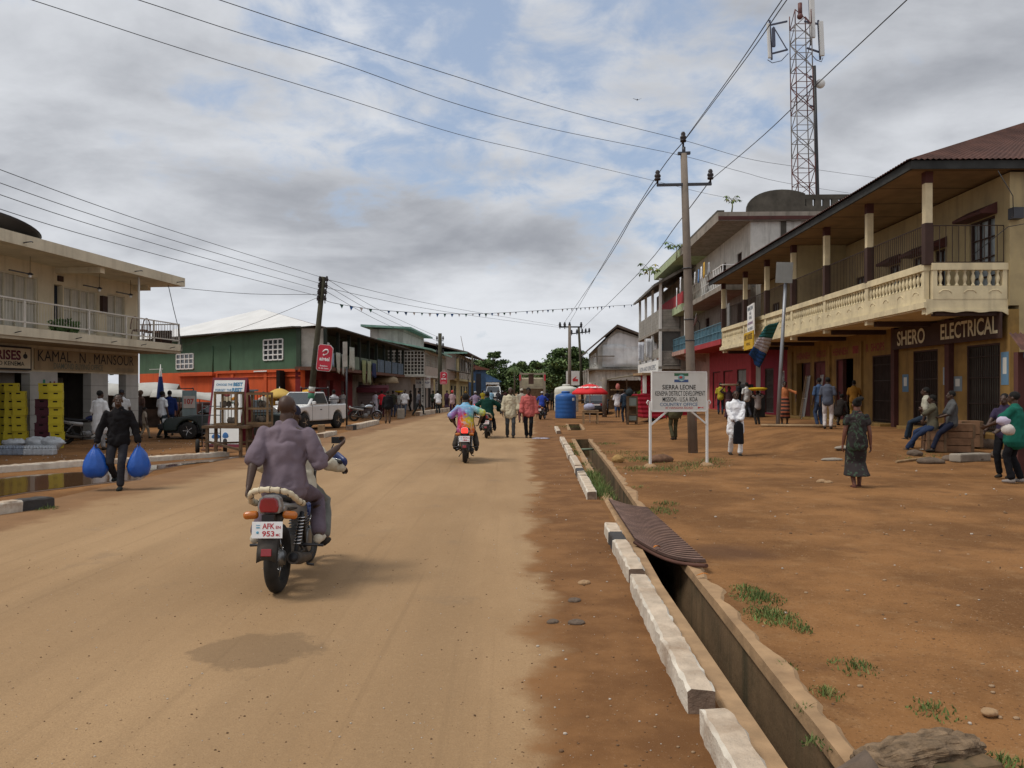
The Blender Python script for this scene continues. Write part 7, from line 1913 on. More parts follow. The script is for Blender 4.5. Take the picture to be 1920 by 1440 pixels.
def person(label, loc, rz, h=1.72, shirt=(.5,.5,.5), sleeve=.6, hem=.06, legs=(.05,.06,.08), lt='trousers', skin=None, hair='short', haircol=None, pel=(0,0,.95), lean=0., sidel=0., twist=0., hl=None, hr=None, fl=None, fr=None, hyaw=0., hpitch=0., shoe=(.03,.025,.02), vx=.016, group=None, fist=False, cat='person', loose=0., elh=None, erh=None, sm=None, lm=None, girl=False, collar=False, bust=0., detail=False):
    S_ = h/1.72; skinm = skin or SKIN
    pel = V(pel)
    t = (Matrix.Rotation(-lean,3,'X') @ Matrix.Rotation(sidel,3,'Y')) @ V((0,0,1))
    tr = Matrix.Rotation(twist,3,'Z')
    shx = .165 if girl else .188
    fw = V((0,math.cos(lean),-math.sin(lean)))
    waist = pel+t*.14; chest = pel+t*.34; shl = pel+t*.475; nb = pel+t*.53+fw*.01
    rt = tr @ V((1,0,0))
    SL, SR_ = shl-rt*shx-t*.03, shl+rt*shx-t*.03
    HL, HR_ = pel+V((-.09,0,-.03)), pel+V((.09,0,-.03))
    fl = V(fl) if fl is not None else V((-.10,.0,.085)); fr = V(fr) if fr is not None else V((.10,.0,.085))
    hl = V(hl) if hl is not None else SL+V((-.07,.05,-.53)); hr = V(hr) if hr is not None else SR_+V((.07,.05,-.53))
    KL, fl = bone2(HL, fl, .43, .435, (-.12,1,.05)); KR, fr = bone2(HR_, fr, .43, .435, (.12,1,.05))
    EL, hl = bone2(SL, hl, .285, .255, elh or (-.6,-1,-.2)); ER, hr = bone2(SR_, hr, .285, .255, erh or (.6,-1,-.2))
    headR = Matrix.Rotation(hyaw,3,'Z') @ Matrix.Rotation(hpitch-lean*.35,3,'X')
    hc = nb+t*.055+fw*.02+ headR @ V((0,0,.09))
    sd = (rt.x,rt.y,rt.z)
    s = lambda p: p*S_
    def ch(mb, pts, rad, n=14, side=sd): mb.chain([s(p) for p in pts], [(r[0]*S_,r[1]*S_) if isinstance(r,tuple) else r*S_ for r in rad], n, side)
    # body: one continuous skin
    mb = MB()
    w_ = .88 if girl else 1.
    ch(mb,[pel-t*.03,pel+t*.05,waist,chest,shl,shl+t*.035],[(.155,.105),(.16,.115),(.135*w_,.10),(.165*w_,.115),(.165*w_,.085),(.10,.07)])
    ch(mb,[shl+t*.01,nb,nb+t*.08],[.07,.061,.058])
    def hp(x,y,z): return hc+headR @ V((x,y,z))
    rotS = headR
    mb.ball(s(hp(0,-.012,.03)),(.074*S_,.094*S_,.088*S_),16,10,rotS); mb.ball(s(hp(0,.022,-.035)),(.058*S_,.066*S_,.085*S_),14,10,rotS)
    ch(mb,[hp(0,.085,.012),hp(0,.104,-.022)],[.011,.019],8); ch(mb,[hp(-.026,.082,-.062),hp(.026,.082,-.062)],[.013,.013],8,(0,1,0)); ch(mb,[hp(-.04,.076,.026),hp(.04,.076,.026)],[.012,.012],8,(0,1,0))
    for sx in (-1,1): mb.ball(s(hp(sx*.077,-.008,-.01)),(.012*S_,.022*S_,.032*S_),8,6,rotS)
    for A,E_,B,sx in ((SL,EL,hl,-1),(SR_,ER,hr,1)):
        ch(mb,[A,A.lerp(E_,.35),E_,E_.lerp(B,.3),B],[.052,.047,.039,.041,.027])
        d = (B-E_).normalized(); side_ = (d.cross(V((0,1,0)))).normalized() if abs(d.y) < .9 else V((1,0,0))
        palmc = B+d*.05; nrm = d.cross(side_)
        inw = -nrm if (-nrm).x*sx < 0 else nrm
        ch(mb,[B,B+d*.035,B+d*.085],[(.024,.02),(.037,.018),(.036,.016)],12,tuple(nrm))
        curl = 1.25 if fist else .45
        for q in range(4):
            o_ = nrm*(-.03+.02*q); L_ = (.038,.043,.041,.033)[q]
            p0 = B+d*.085+o_; cdir = side_*(1 if side_.x*sx < 0 else -1)
            d1 = (d*math.cos(curl*.5)+cdir*math.sin(curl*.5)); d2 = (d*math.cos(curl*1.3)+cdir*math.sin(curl*1.3)); d3 = (d*math.cos(curl*2.)+cdir*math.sin(curl*2.))
            p1 = p0+d1*L_*.9; p2 = p1+d2*L_*.6; p3 = p2+d3*L_*.45
            ch(mb,[p0-d*.01,p0,p1,p2,p3],[.0095,.0095,.009,.0085,.0075],8)
        th = nrm*(1 if nrm.y > 0 else -1)
        p0 = B+d*.03+th*.025; ch(mb,[p0,p0+(d*.6+th*.8)*.035,p0+(d*.6+th*.8)*.035+(d*.9+th*.1)*.03],[.013,.012,.010],8)
    for A,K_,B in ((HL,KL,fl),(HR_,KR,fr)):
        ch(mb,[A,A.lerp(K_,.4),K_,K_.lerp(B,.32),B],[.082,.072,.054,.056,.036]); ch(mb,[B,B+V((0,.02,-.04)),B+V((0,.13,-.055))],[(.036,.04),(.04,.035),(.035,.022)])
    body = mb.build('person', skinm, remesh=(.0075 if detail else min(vx,.012))*S_, smooth_it=2)
    body.location = loc; body.rotation_euler = (0,0,rz); tag(body, label, cat, group)
    Mw = Matrix.Translation(V(loc)) @ Matrix.Rotation(rz,4,'Z')
    HANDS['l'] = Mw @ s(hl+(hl-EL).normalized()*.075); HANDS['r'] = Mw @ s(hr+(hr-ER).normalized()*.075)
    # shirt
    if sm is None: sm = cloth(shirt)
    lo = .018+loose
    mb = MB(); hemp = pel-t*hem
    if lt == 'robe':
        bot = (fl+fr)/2; bot.z = max(.16, bot.z+.05)
        ch(mb,[pel-t*.02,pel+t*.04,waist,chest,shl,shl+t*.045],[(.19,.14),(.185,.14),(.165,.13),(.18,.13),(.18,.10),(.10,.08)])
        m2 = MB(); drape(m2,[s(waist),s(pel),s(bot.lerp(pel,.5)),s(bot)],[(.17*S_,.14*S_),(.205*S_,.16*S_),(.235*S_,.19*S_),(.27*S_,.22*S_)]); o = m2.build('robe_skirt', sm, body); o.modifiers.new('t','SOLIDIFY').thickness = .006
    else:
        flr = .02+loose*1.6
        ch(mb,[hemp,pel+t*.04,waist,chest,shl,shl+t*.045],[(.165+flr,.122+flr),(.165+lo*.9,.122+lo),(.148+lo,.110+lo),(.172*w_+lo*.7,.122+lo*.7),(.178*w_+lo*.3,.095+lo*.5),(.105,.078)])
        if bust: 
            for sx in (-1,1): mb.ball(s(chest+fw*.07+rt*sx*.07-t*.03),(.07*S_,.06*S_,.07*S_),10,8)
    for A,E_,B in ((SL,EL,hl),(SR_,ER,hr)):
        if sleeve <= .05: continue
        if sleeve <= 1: pts = [A-(E_-A)*.02, A.lerp(E_,sleeve*.5), A.lerp(E_,sleeve)]; rad = [.053+lo*.35,.053+lo*.55,.050+lo*.9]
        else: 
            q = E_.lerp(B,sleeve-1); pts = [A-(E_-A)*.02,A.lerp(E_,.5),E_,q]; rad = [.053+lo*.35,.050+lo*.5,.046+lo*.6,.036+lo*.6+loose*.3]
        ch(mb,pts,rad)
    if collar: mb.torus(s(nb+t*.005),.068*S_,.016*S_,18,6,'z')
    mb.build('robe' if lt == 'robe' else 'shirt', sm, body, remesh=vx*S_, smooth_it=3, disp=(.026*S_,.15))
    if detail:
        ob_ = body.children[-1] if body.children else None
        for ob_ in [c for c in col.objects if c.parent == body and c.name.split('.')[0] in ('shirt','robe')]:
            tx_ = bpy.data.textures.new('creases','MARBLE'); tx_.noise_scale = .16*S_; tx_.turbulence = 9; tx_.marble_type = 'SHARP'; tx_.noise_depth = 1
            b_ = ob_.modifiers.new('creases','DISPLACE'); b_.texture = tx_; b_.strength = .02*S_; b_.mid_level = .6
    # lower garment
    if lm is None: lm = cloth(legs)
    if lt in ('trousers','shorts','robe'):
        mb = MB(); ch(mb,[pel-t*.06,pel+t*.02,waist-t*.04],[(.16,.115),(.168,.125),(.15,.115)])
        for A,K_,B in ((HL,KL,fl),(HR_,KR,fr)):
            e_ = K_.lerp(B,.92) if lt != 'shorts' else K_.lerp(B,.04)
            if lt == 'shorts': ch(mb,[A,A.lerp(K_,.5),e_],[.094,.09,.092])
            else: ch(mb,[A,A.lerp(K_,.45),K_,K_.lerp(B,.5),e_],[.092,.083,.070,.064,.058+loose*.3])
        mb.build('trousers' if lt != 'shorts' else 'shorts', lm, body, remesh=vx*S_, smooth_it=3, disp=(.026*S_,.13))
    elif lt == 'skirt':
        mb = MB(); b_ = (fl+fr)/2; b_.z = .26; kn = (KL+KR)/2
        drape(mb,[s(waist+t*.02),s(pel),s(pel.lerp(kn,.55)),s(kn),s(kn.lerp(b_,.5)),s(b_)],[(.15*S_,.122*S_),(.186*S_,.152*S_),(.19*S_,.16*S_),(.185*S_,.16*S_),(.20*S_,(.17+abs(fl.y-fr.y)*.2)*S_),(.225*S_,(.19+abs(fl.y-fr.y)*.32)*S_)])
        o = mb.build('skirt', lm, body, disp=(.02*S_,.12)); o.modifiers.new('t','SOLIDIFY').thickness = .006
    # shoes
    for B in (fl,fr):
        if shoe is None: break
        mb = MB(); ch(mb,[B+V((0,-.03,-.045)),B+V((0,.06,-.05)),B+V((0,.15,-.058))],[(.042,.045),(.048,.038),(.04,.026)],10,(1,0,0)); mb.build('shoe', cloth(shoe), body)
    # hair / headgear
    hm = HAIR if haircol is None else cloth(haircol)
    mb = MB()
    if hair in ('short','bun'):
        mb.ball(s(hp(0,-.026,.042)),(.083*S_,.098*S_,.088*S_),16,10,rotS)
        if hair == 'bun': mb.ball(s(hp(.0,-.115,.10)),(.06*S_,.06*S_,.055*S_),12,8,rotS); mb.ball(s(hp(.06,-.07,.12)),(.055*S_,.055*S_,.045*S_),12,8,rotS)
        mb.build('hair', hm, body, disp=(.012,.02))
    elif hair == 'crop':
        mb.ball(s(hp(0,-.022,.036)),(.0775*S_,.094*S_,.088*S_),16,10,rotS); mb.build('hair', hm, body)
    elif hair == 'cap':
        mb.ball(s(hp(0,-.012,.05)),(.084*S_,.10*S_,.078*S_),16,10,rotS); ch(mb,[hp(-.03,.1,.05),hp(.03,.1,.05)],[(.012,.05),(.012,.05)],10,(0,0,1)); mb.build('cap', hm, body)
    elif hair in ('scarf','helmet'):
        mb.ball(s(hp(0,-.02,.035)),(.095*S_,.11*S_,.11*S_),16,10,rotS); mb.build('head_scarf' if hair == 'scarf' else 'helmet', hm, body)
    if detail:
        for sx in (-1,1):
            mb = MB(); mb.ball(s(hp(sx*.031,.078,.006)),(.011*S_,.007*S_,.006*S_),8,6,rotS); mb.m = 1; mb.ball(s(hp(sx*.031,.0845,.006)),(.0062*S_,.004*S_,.0055*S_),8,6,rotS); mb.build('eye', [paint('eye_white',(.28,.25,.22),.3), BLACK], body)
    return body
def at_px(px, py, h_=0., Y=None):
    if Y is None: return G(px,py,h_)
    p = P(px,py,Y); p.z = h_; return p
WALK = dict(fl=(-.09,.24,.085), fr=(.09,-.24,.12))
WALK2 = dict(fl=(-.09,-.24,.12), fr=(.09,.24,.085))
# --- riders: seat height .80 on the bikes
def ride(key, dy, label, **k):
    o, rz = BK[key]; 
    return person(label, o+V((-math.sin(rz)*dy, math.cos(rz)*dy, 0)), rz, pel=(0,0,.90), **k)
PURP = (.215,.165,.195)
ride('a', -.38, 'bald passenger in a dusty purple short sleeved shirt on the nearest motorcycle', h=1.74, sm=mat('purple_uniform',(.165,.128,.152),.95,var=.1,sc=3,bump=.3,bsc=18,spec=.15,grime=.15,dirt=(.13,.09,.10)), sleeve=.95, hem=.03, legs=(.125,.095,.115), hair='bald', lean=.10, twist=-.05,
    hl=(-.245,-.30,.86), hr=(.43,.20,1.21), elh=(-.5,-.8,-.1), erh=(-.12,-.56,-.83), fl=(-.27,.05,.46), fr=(.29,.04,.46), hyaw=-.15, shoe=(.5,.45,.36), vx=.010, loose=.022, fist=True, collar=True, detail=True)
ride('a', .02, 'motorcycle rider in a cream jacket and grey trousers leaning forward on the nearest motorcycle', h=1.68, shirt=(.52,.48,.38), sleeve=1.95, legs=(.16,.16,.145), lean=.32, sidel=-.13, hair='cap', haircol=(.03,.03,.05),
    hl=(-.37,.34,1.02), hr=(.38,.32,1.02), elh=(-.6,-.3,-1), erh=(.6,-.3,-1), fl=(-.25,.06,.37), fr=(.27,.06,.37), vx=.010, loose=.02, fist=True, detail=True)
def tiedye():
    m, nt, b = newmat('tie_dye_cloth')
    tc = nt.nodes.new('ShaderNodeTexCoord').outputs['Object']
    sp = nt.nodes.new('ShaderNodeSeparateXYZ'); nt.links.new(tc, sp.inputs[0])
    x = math_(nt,'SUBTRACT', sp.outputs[0], .03); z = math_(nt,'SUBTRACT', sp.outputs[2], 1.18)
    rr = math_(nt,'SQRT', math_(nt,'ADD', math_(nt,'MULTIPLY',x,x), math_(nt,'MULTIPLY',z,z)))
    th = math_(nt,'ARCTAN2', z, x)
    nz = noise(nt, tc, 9., 5., .6)
    ph = math_(nt,'ADD', math_(nt,'DIVIDE', th, 2*PI), math_(nt,'ADD', math_(nt,'MULTIPLY', rr, -.55), math_(nt,'MULTIPLY', math_(nt,'SUBTRACT', nz, .5), .22)))
    ph = math_(nt,'FRACT', math_(nt,'ADD', ph, 2.08))
    cr = nt.nodes.new('ShaderNodeValToRGB'); el = cr.color_ramp.elements
    cs_ = [(0,(.22,.45,.5)),(.16,(.16,.42,.6)),(.32,(.22,.4,.6)),(.40,(.25,.13,.33)),(.5,(.36,.08,.22)),(.57,(.6,.03,.06)),(.66,(.65,.15,.03)),(.75,(.6,.42,.03)),(.86,(.5,.5,.05)),(.94,(.1,.3,.25)),(1,(.22,.45,.5))]
    el[0].position = 0; el[0].color = (*cs_[0][1],1); el[1].position = 1; el[1].color = (*cs_[-1][1],1)
    for p_, c_ in cs_[1:-1]:
        e_ = el.new(p_); e_.color = (*c_,1)
    nt.links.new(ph, cr.inputs[0])
    c = mixc(nt, mrange(nt, noise(nt, tc, 16., 4., .6), .50, .70, 0, .7), cr.outputs[0], (.55,.53,.58))
    c = mixc(nt, math_(nt,'MULTIPLY', mrange(nt, math_(nt,'SINE', math_(nt,'ADD', th, math_(nt,'MULTIPLY', rr, 48.))), .1, .8), mrange(nt, rr, .05, .2, .8, 0.)), c, (.30,.22,.38))
    nt.links.new(c, b.inputs['Base Color']); b.inputs['Roughness'].default_value = .95; b.inputs['Specular IOR Level'].default_value = .15
    return m
ride('b', -.38, 'passenger in a rainbow tie dyed shirt with a spiral on the back', h=1.70, sm=tiedye(), sleeve=.95, hem=.10, legs=(.05,.042,.035), lean=.1, hl=(-.26,.10,.92), hr=(.34,.06,.98), erh=(1,-.2,-.2), elh=(-1,-.5,-.2), fl=(-.27,.05,.40), fr=(.28,.03,.40), loose=.03, vx=.011, fist=True)
ride('b', .02, 'dark clothed motorcycle rider in front of the tie dyed passenger', h=1.66, shirt=(.012,.012,.014), sleeve=1.9, legs=(.03,.028,.025), lean=.25, hl=(-.36,.36,1.03), hr=(.42,.30,1.0), erh=(1,-.2,-.3), elh=(-1,-.2,-.3), fl=(-.25,.06,.33), fr=(.26,.06,.33), loose=.04, fist=True)
person('person in a dark blue pullover sleeve cap clutched behind the tie dyed rider', at_px(848,775,0,60), 0, shirt=(.5,.45,.45), hair='cap', haircol=(.4,.05,.05)) if False else None
ride('c', -.30, 'rider in a loose dark green jacket on the motorcycle with the cream rail', h=1.74, shirt=(.006,.035,.026), sleeve=1.95, legs=(.014,.014,.016), lean=.18, hl=(-.38,.42,1.05), hr=(.40,.36,1.03), elh=(-1,-.2,-.2), erh=(1,-.2,-.2), fl=(-.24,.10,.34), fr=(.27,.06,.34), loose=.06, fist=True)
ride('d', -.2, 'distant rider in a lilac shirt on the motorcycle with lit tail light', shirt=(.28,.22,.32), sleeve=.9, legs=(.1,.1,.1), lean=.1, hl=(-.36,.42,1.05), hr=(.36,.42,1.05), fl=(-.24,.15,.34), fr=(.25,.15,.34), hair='cap', haircol=(.4,.4,.4), vx=.022)
ride('e', -.2, 'distant rider in a bright blue shirt and white cap near the water tank', shirt=(.03,.06,.32), sleeve=.9, legs=(.03,.03,.035), lean=.15, hl=(-.36,.42,1.05), hr=(.36,.42,1.05), fl=(-.24,.15,.34), fr=(.25,.15,.34), hair='cap', haircol=(.5,.5,.5), vx=.022)
ride('f', -.2, 'distant rider in a brown patterned shirt by the yellow building', shirt=(.16,.075,.02), sleeve=1.9, legs=(.04,.03,.03), lean=.1, hl=(-.36,.42,1.05), hr=(.36,.42,1.05), fl=(-.24,.15,.34), fr=(.25,.15,.34), hair='scarf', haircol=(.25,.15,.03), vx=.022, loose=.03)
ride('g', -.2, 'distant oncoming rider in black and white with dark helmet', shirt=(.02,.02,.024), sleeve=1.9, legs=(.05,.05,.06), lean=.1, hl=(-.36,.42,1.05), hr=(.36,.42,1.05), fl=(-.24,.15,.34), fr=(.25,.15,.34), hair='helmet', haircol=(.02,.02,.03), vx=.022)
# --- left side
bm = at_px(222,918)
person('man in a black jumper and dark jeans carrying two bulging blue bags', bm, PI+.25, h=1.66, shirt=(.011,.010,.011), sleeve=1.95, legs=(.024,.026,.032), hl=(-.36,.08,.84), hr=(.36,.08,.84), fl=(-.06,.16,.085), fr=(.10,-.22,.22), hyaw=.25, vx=.012, loose=.015, fist=True, detail=True, shoe=(.02,.025,.025), hair='crop')
BAG = mat('blue_bag', (.006,.075,.36), .38, var=.12, sc=5, bump=.35, bsc=9, spec=.5)
def carrybag(p, label, s_=1., m=BAG, rz=0, sq=1.):
    mb = MB(); mb.lathe([(.0,-.57),(.10,-.57),(.17,-.53),(.205,-.45),(.21,-.37),(.19,-.27),(.14,-.15),(.075,-.06),(.03,0),(.024,.05),(.0,.06)],32)
    for i,(x_,y_,z_) in enumerate(mb.v):
        a_ = math.atan2(y_,x_); k_ = 1+.05*math.sin(a_*9+z_*6)*(1 if z_ > -.4 else .4)+.06*math.sin(a_*2+1); mb.v[i] = (x_*k_,y_*k_,z_)
    o = mb.build('carrier_bag', m, loc=p, rotz=rz, disp=(.045,.09)); o.scale = (s_,s_*sq,s_*1.02); return tag(o, label, 'bag')
Rb = Matrix.Rotation(PI+.25,3,'Z'); sc_ = 1.66/1.72
carrybag(HANDS['r']+V((0,0,-.02)), 'bulging bright blue bag at the left of the walking man', .93, sq=.9); carrybag(HANDS['l']+V((0,0,-.02)), 'darker bulging blue bag at the right of the walking man', .93, rz=1, sq=.9)
person('man in a long white shirt walking away behind the bag carrier', at_px(187,842,0,23.5), -.3, shirt=(.6,.6,.6), sleeve=.9, hem=.35, legs=(.3,.3,.3), loose=.03, **WALK)
person('man in a dark cap and white shirt behind the bag carrier', at_px(228,838,0,26.5), .6, h=1.75, shirt=(.5,.5,.5), legs=(.05,.05,.07), hair='cap', haircol=(.03,.03,.04))
person('small child in beige walking past the tiled column', at_px(271,822), -.9, h=1.12, shirt=(.34,.28,.22), legs=(.33,.27,.2), **WALK2)
person('woman in dark clothes standing under the canopies by the tiled column', at_px(264,808,0,33.5), 2.6, h=1.72, shirt=(.10,.06,.05), legs=(.06,.05,.05), lt='skirt', hair='scarf', haircol=(.12,.08,.06), girl=True)
person('man in a white tee shirt and dark trousers walking away near the dark car', at_px(304,822), -.5, h=1.70, shirt=(.66,.67,.69), sleeve=.7, legs=(.03,.035,.045), **WALK)
person('person in blue in the shade beside the man in white tee shirt', at_px(318,816,0,31.5), .4, h=1.72, shirt=(.012,.025,.10), legs=(.02,.03,.06), sleeve=1.5)
person('person in white sitting inside the canopy stall', at_px(357,800,0,41), PI, h=1.6, shirt=(.55,.53,.5), pel=(0,0,.78), fl=(-.1,.35,.1), fr=(.1,.35,.1), legs=(.05,.04,.04))
person('person in a pale shirt seated behind the green car', at_px(494,815,0,38.5), .2, h=1.66, shirt=(.55,.5,.42), legs=(.1,.08,.06), sleeve=.8)
person('person in a yellow dress under the faded yellow parasol', at_px(512,805,0,41.5), PI, h=1.62, shirt=(.5,.32,.05), legs=(.5,.3,.04), lt='skirt', girl=True)
person('passenger in a dark shirt sitting in the pickup bed', V((-8.7,37.2,.55)), .3, h=1.7, shirt=(.04,.04,.06), pel=(0,0,.45), fl=(-.1,.4,.15), fr=(.1,.4,.15), vx=.022)
person('passenger in a white shirt sitting in the pickup bed', V((-8.35,38.0,.55)), .8, h=1.7, shirt=(.5,.5,.52), pel=(0,0,.45), fl=(-.1,.4,.15), fr=(.1,.4,.15), vx=.022)
far = dict(vx=.022)
person('person in a pale top standing behind the thin notice post', at_px(643,785,0,50), 2.8, shirt=(.4,.38,.36), legs=(.1,.06,.05), **far)
person('small seated child by the maroon awned stall', at_px(679,781,0,56), PI, h=1.2, shirt=(.4,.38,.36), pel=(0,0,.6), fl=(-.1,.3,.1), fr=(.1,.3,.1), legs=(.05,.03,.03), **far)
wr = at_px(704,780)
person('woman in a long white robe carrying a black bag on the left verge', wr, -.4, h=1.66, shirt=(.55,.50,.55), lt='robe', sleeve=1.8, hair='scarf', haircol=(.08,.03,.03), hr=(.34,.08,.72), girl=True, **far)
carrybag(HANDS['r'], 'black bag carried by the woman in white robe', .85, cloth((.012,.012,.014)), sq=.6)
person('person in a bright red top walking behind the man in black', at_px(716,782), 0, shirt=(.6,.03,.045), legs=(.06,.015,.02), **far)
person('man in a black jacket and brown trousers standing at the road edge', at_px(727,794), .2, h=1.70, shirt=(.012,.012,.014), sleeve=1.9, legs=(.10,.062,.042), loose=.03, vx=.018)
person('man in a dark olive shirt right behind the man in black', at_px(737,782), -.1, shirt=(.035,.036,.025), legs=(.04,.05,.08), **far)
person('person in a grey top carrying a yellow basket on the head', at_px(748,780), 3., h=1.62, shirt=(.36,.35,.33), legs=(.08,.09,.12), **far)
mb = MB(); mb.lathe([(0,0),(.2,0),(.3,.1),(.29,.12),(.18,.03),(0,.03)],18); o = mb.build('head_basket', cloth((.4,.3,.02)), loc=at_px(748,780)+V((0,0,1.60))); tag(o, 'yellow basin balanced on the head of a woman on the left verge', 'basin')
person('man in a white shirt and jeans walking towards the camera on the left verge', at_px(759,782), 2.9, h=1.78, shirt=(.6,.6,.62), sleeve=.9, legs=(.07,.085,.11), loose=.02, **WALK, **far)
person('person in dark clothes in the doorway right of the man in white', at_px(770,776,0,68), 2, shirt=(.03,.025,.03), legs=(.03,.03,.03), **far)
person('man in a grey shirt striding past the lettered pillar', at_px(784,781), -1.3, h=1.72, shirt=(.09,.09,.105), sleeve=.9, legs=(.02,.022,.03), lean=.08, fl=(-.1,.38,.22), fr=(.1,-.42,.1), **far)
person('man in a white shirt bending by the red sign pole', at_px(822,775), .5, h=1.74, shirt=(.66,.66,.68), sleeve=.9, hem=.12, legs=(.03,.035,.045), lean=.25, loose=.03, **far)
person('person in dark green beside the second red sign pole', at_px(812,774,0,66), -.2, shirt=(.03,.04,.03), legs=(.03,.03,.03), **far)
person('person in a purple dress behind the white shirted man', at_px(838,772,0,72), .3, shirt=(.1,.04,.08), lt='skirt', legs=(.05,.03,.05), girl=True, **far)
person('woman in a red and white headscarf beyond the tie dyed passenger', at_px(848,778,0,56), .1, h=1.72, shirt=(.42,.3,.32), legs=(.05,.02,.06), hair='scarf', haircol=(.5,.06,.06), girl=True, **far)
# --- centre
person('man in a cream long sleeved shirt and grey trousers walking towards the camera', at_px(957,821), PI+.05, h=1.83, shirt=(.50,.445,.32), sleeve=1.6, hem=.16, legs=(.055,.058,.062), hl=(-.26,.18,.92), hr=(.27,.10,.86), loose=.035, fl=(-.09,.14,.085), fr=(.10,-.14,.1), hair='crop', haircol=(.14,.13,.12), vx=.013, detail=True)
person('man in a salmon pink shirt and black trousers walking towards the camera', at_px(991,821), PI-.05, h=1.82, shirt=(.46,.115,.105), sleeve=1.9, hem=.10, legs=(.011,.011,.012), hpitch=-.35, hl=(-.30,.06,.78), hr=(.26,.20,.86), loose=.035, fl=(-.07,.05,.085), fr=(.07,.0,.085), vx=.013, detail=True)
person('man in a grey shirt and pale cap walking behind the man in pink', at_px(978,800,0,44), .1, h=1.82, shirt=(.36,.33,.27), sleeve=.9, legs=(.12,.05,.05), hair='cap', haircol=(.45,.42,.36), vx=.02)
for px,Y,sh,lg,rz,lb in ((905,80,(.35,.28,.03),(.04,.04,.05),0,'distant person in mustard yellow beside the blue shirted one'),(921,74,(.22,.4,.55),(.05,.06,.1),.1,'distant person in a light blue shirt in front of the white van'),(934,86,(.05,.05,.055),(.03,.03,.03),3,'distant person in black left of the oncoming motorcycle'),(948,92,(.05,.02,.02),(.03,.03,.03),0,'distant person in dark brown beyond the oncoming motorcycle'),(1026,66,(.02,.022,.04),(.02,.02,.02),.5,'distant person in navy near the lorry wheel'),(1035,72,(.03,.03,.03),(.03,.03,.03),-.4,'distant person in black by the blue tank, left one'),(1041,76,(.07,.05,.04),(.03,.03,.03),2,'distant person in brown partly behind the blue tank'),(1003,88,(.03,.03,.04),(.03,.03,.03),0,'distant person in dark clothes behind the lorry')):
    p = P(px,740,Y); person(lb, V((p.x,Y,0)), rz, h=1.74, shirt=sh, legs=lg, vx=.025)
# --- right side
tp2 = at_px(1158,780,0,52)
person('man in white tee shirt and blue shorts with a tray on his head', tp2, -.1, h=1.74, shirt=(.62,.6,.62), sleeve=.8, hem=.12, legs=(.06,.10,.2), lt='shorts', hr=(.30,.12,1.7), erh=(1,0,-.3), loose=.03, vx=.018, **WALK2)
t = thing('head_tray', 'wooden tray with a red bundle on a head beside the red stall', 'tray', tp2+V((0,0,1.76)))
mb = MB(); mb.bx(-.42,-.25,0,.42,.25,.05); mb.build('tray_base', WOODL, t); mb = MB(); mb.ball((.02,0,.22),(.14,.13,.22),10,8); mb.build('bundle', cloth((.45,.15,.13)), t, disp=(.06,.1))
person('person in dark blue standing at the wooden display case', at_px(1172,795,0,44), .2, h=1.78, shirt=(.025,.04,.06), sleeve=1.2, legs=(.02,.03,.045))
person('person in a striped top inside the wooden kiosk', at_px(1190,780,0,48), 2.8, h=1.66, shirt=(.2,.14,.16), legs=(.04,.04,.05), **far)
person('soldierly man in an olive green uniform walking away behind the white signboard', at_px(1264,825), .15, h=1.76, shirt=(.075,.068,.035), sleeve=1.9, hem=.1, legs=(.065,.06,.033), fl=(-.08,-.10,.1), fr=(.09,.12,.085), loose=.03, vx=.013)
person('man in a yellow shirt and dark jeans standing before the red doors', at_px(1351,777,.45), -.2, h=1.70, shirt=(.42,.36,.04), sleeve=.8, legs=(.03,.04,.06), vx=.018)
person('man in an all white robe suit carrying a black bag on open ground', at_px(1379,855), PI-.05, h=1.72, shirt=(.74,.74,.76), sleeve=1.75, hem=.30, legs=(.68,.67,.66), hl=(-.06,.26,.92), hr=(.10,.26,.94), elh=(-1,-.3,-.3), erh=(1,-.3,-.3), loose=.03, fl=(-.09,.13,.085), fr=(.11,-.13,.1), hair='crop', vx=.013, detail=True, fist=True)
wm = at_px(1379,855); mb = MB(); mb.prism([(-.15,-.62),(.13,-.62),(.11,-.1),(.0,0),(-.06,-.02),(-.13,-.12)],-.05,.05,'y'); o = mb.build('black_bag', cloth((.012,.012,.014)), loc=wm+V((.0,-.32,.96)), bevel=.03); tag(o, 'black shopping bag held in front by the man in white', 'bag')
tb = at_px(1367,780,.3,37)
person('dark dressed woman balancing a round tray behind the man in white', tb, 2.9, h=1.62, shirt=(.06,.035,.04), legs=(.08,.04,.05), lt='skirt', girl=True, hr=(.24,.08,1.66), erh=(1,0,-.2))
mb = MB(); mb.lathe([(0,0),(.3,0),(.42,.07),(.40,.08),(.28,.03),(0,.03)],22); o = mb.build('head_tray', cloth((.4,.34,.24)), loc=tb+V((0,0,1.66))); tag(o, 'round pale tray on the head of a woman behind the man in white', 'tray')
person('dark clothed person standing behind the man in white, by the pillar', at_px(1386,785,.45,39), 1.2, h=1.72, shirt=(.015,.015,.018), legs=(.02,.02,.02))
person('person in a white tee shirt walking away right of the man in white', at_px(1400,783,.45), .3, h=1.66, shirt=(.55,.54,.52), sleeve=.7, legs=(.04,.04,.05), **WALK)
cb = at_px(1421,798,.4); person('child in a grey shirt and dark trousers carrying a yellow basin on the head', cb, .5, h=1.32, shirt=(.28,.24,.22), legs=(.025,.025,.03), hr=(.2,.05,1.62), erh=(1,0,-.2), hl=(-.2,.05,1.62), elh=(-1,0,-.2))
mb = MB(); mb.lathe([(0,0),(.25,0),(.36,.08),(.34,.1),(.2,.12),(0,.13)],20); o = mb.build('head_basin', cloth((.5,.33,.02)), loc=cb+V((0,0,1.34))); tag(o, 'yellow basin of fruit carried on the head of the child by the dark stall', 'basin')
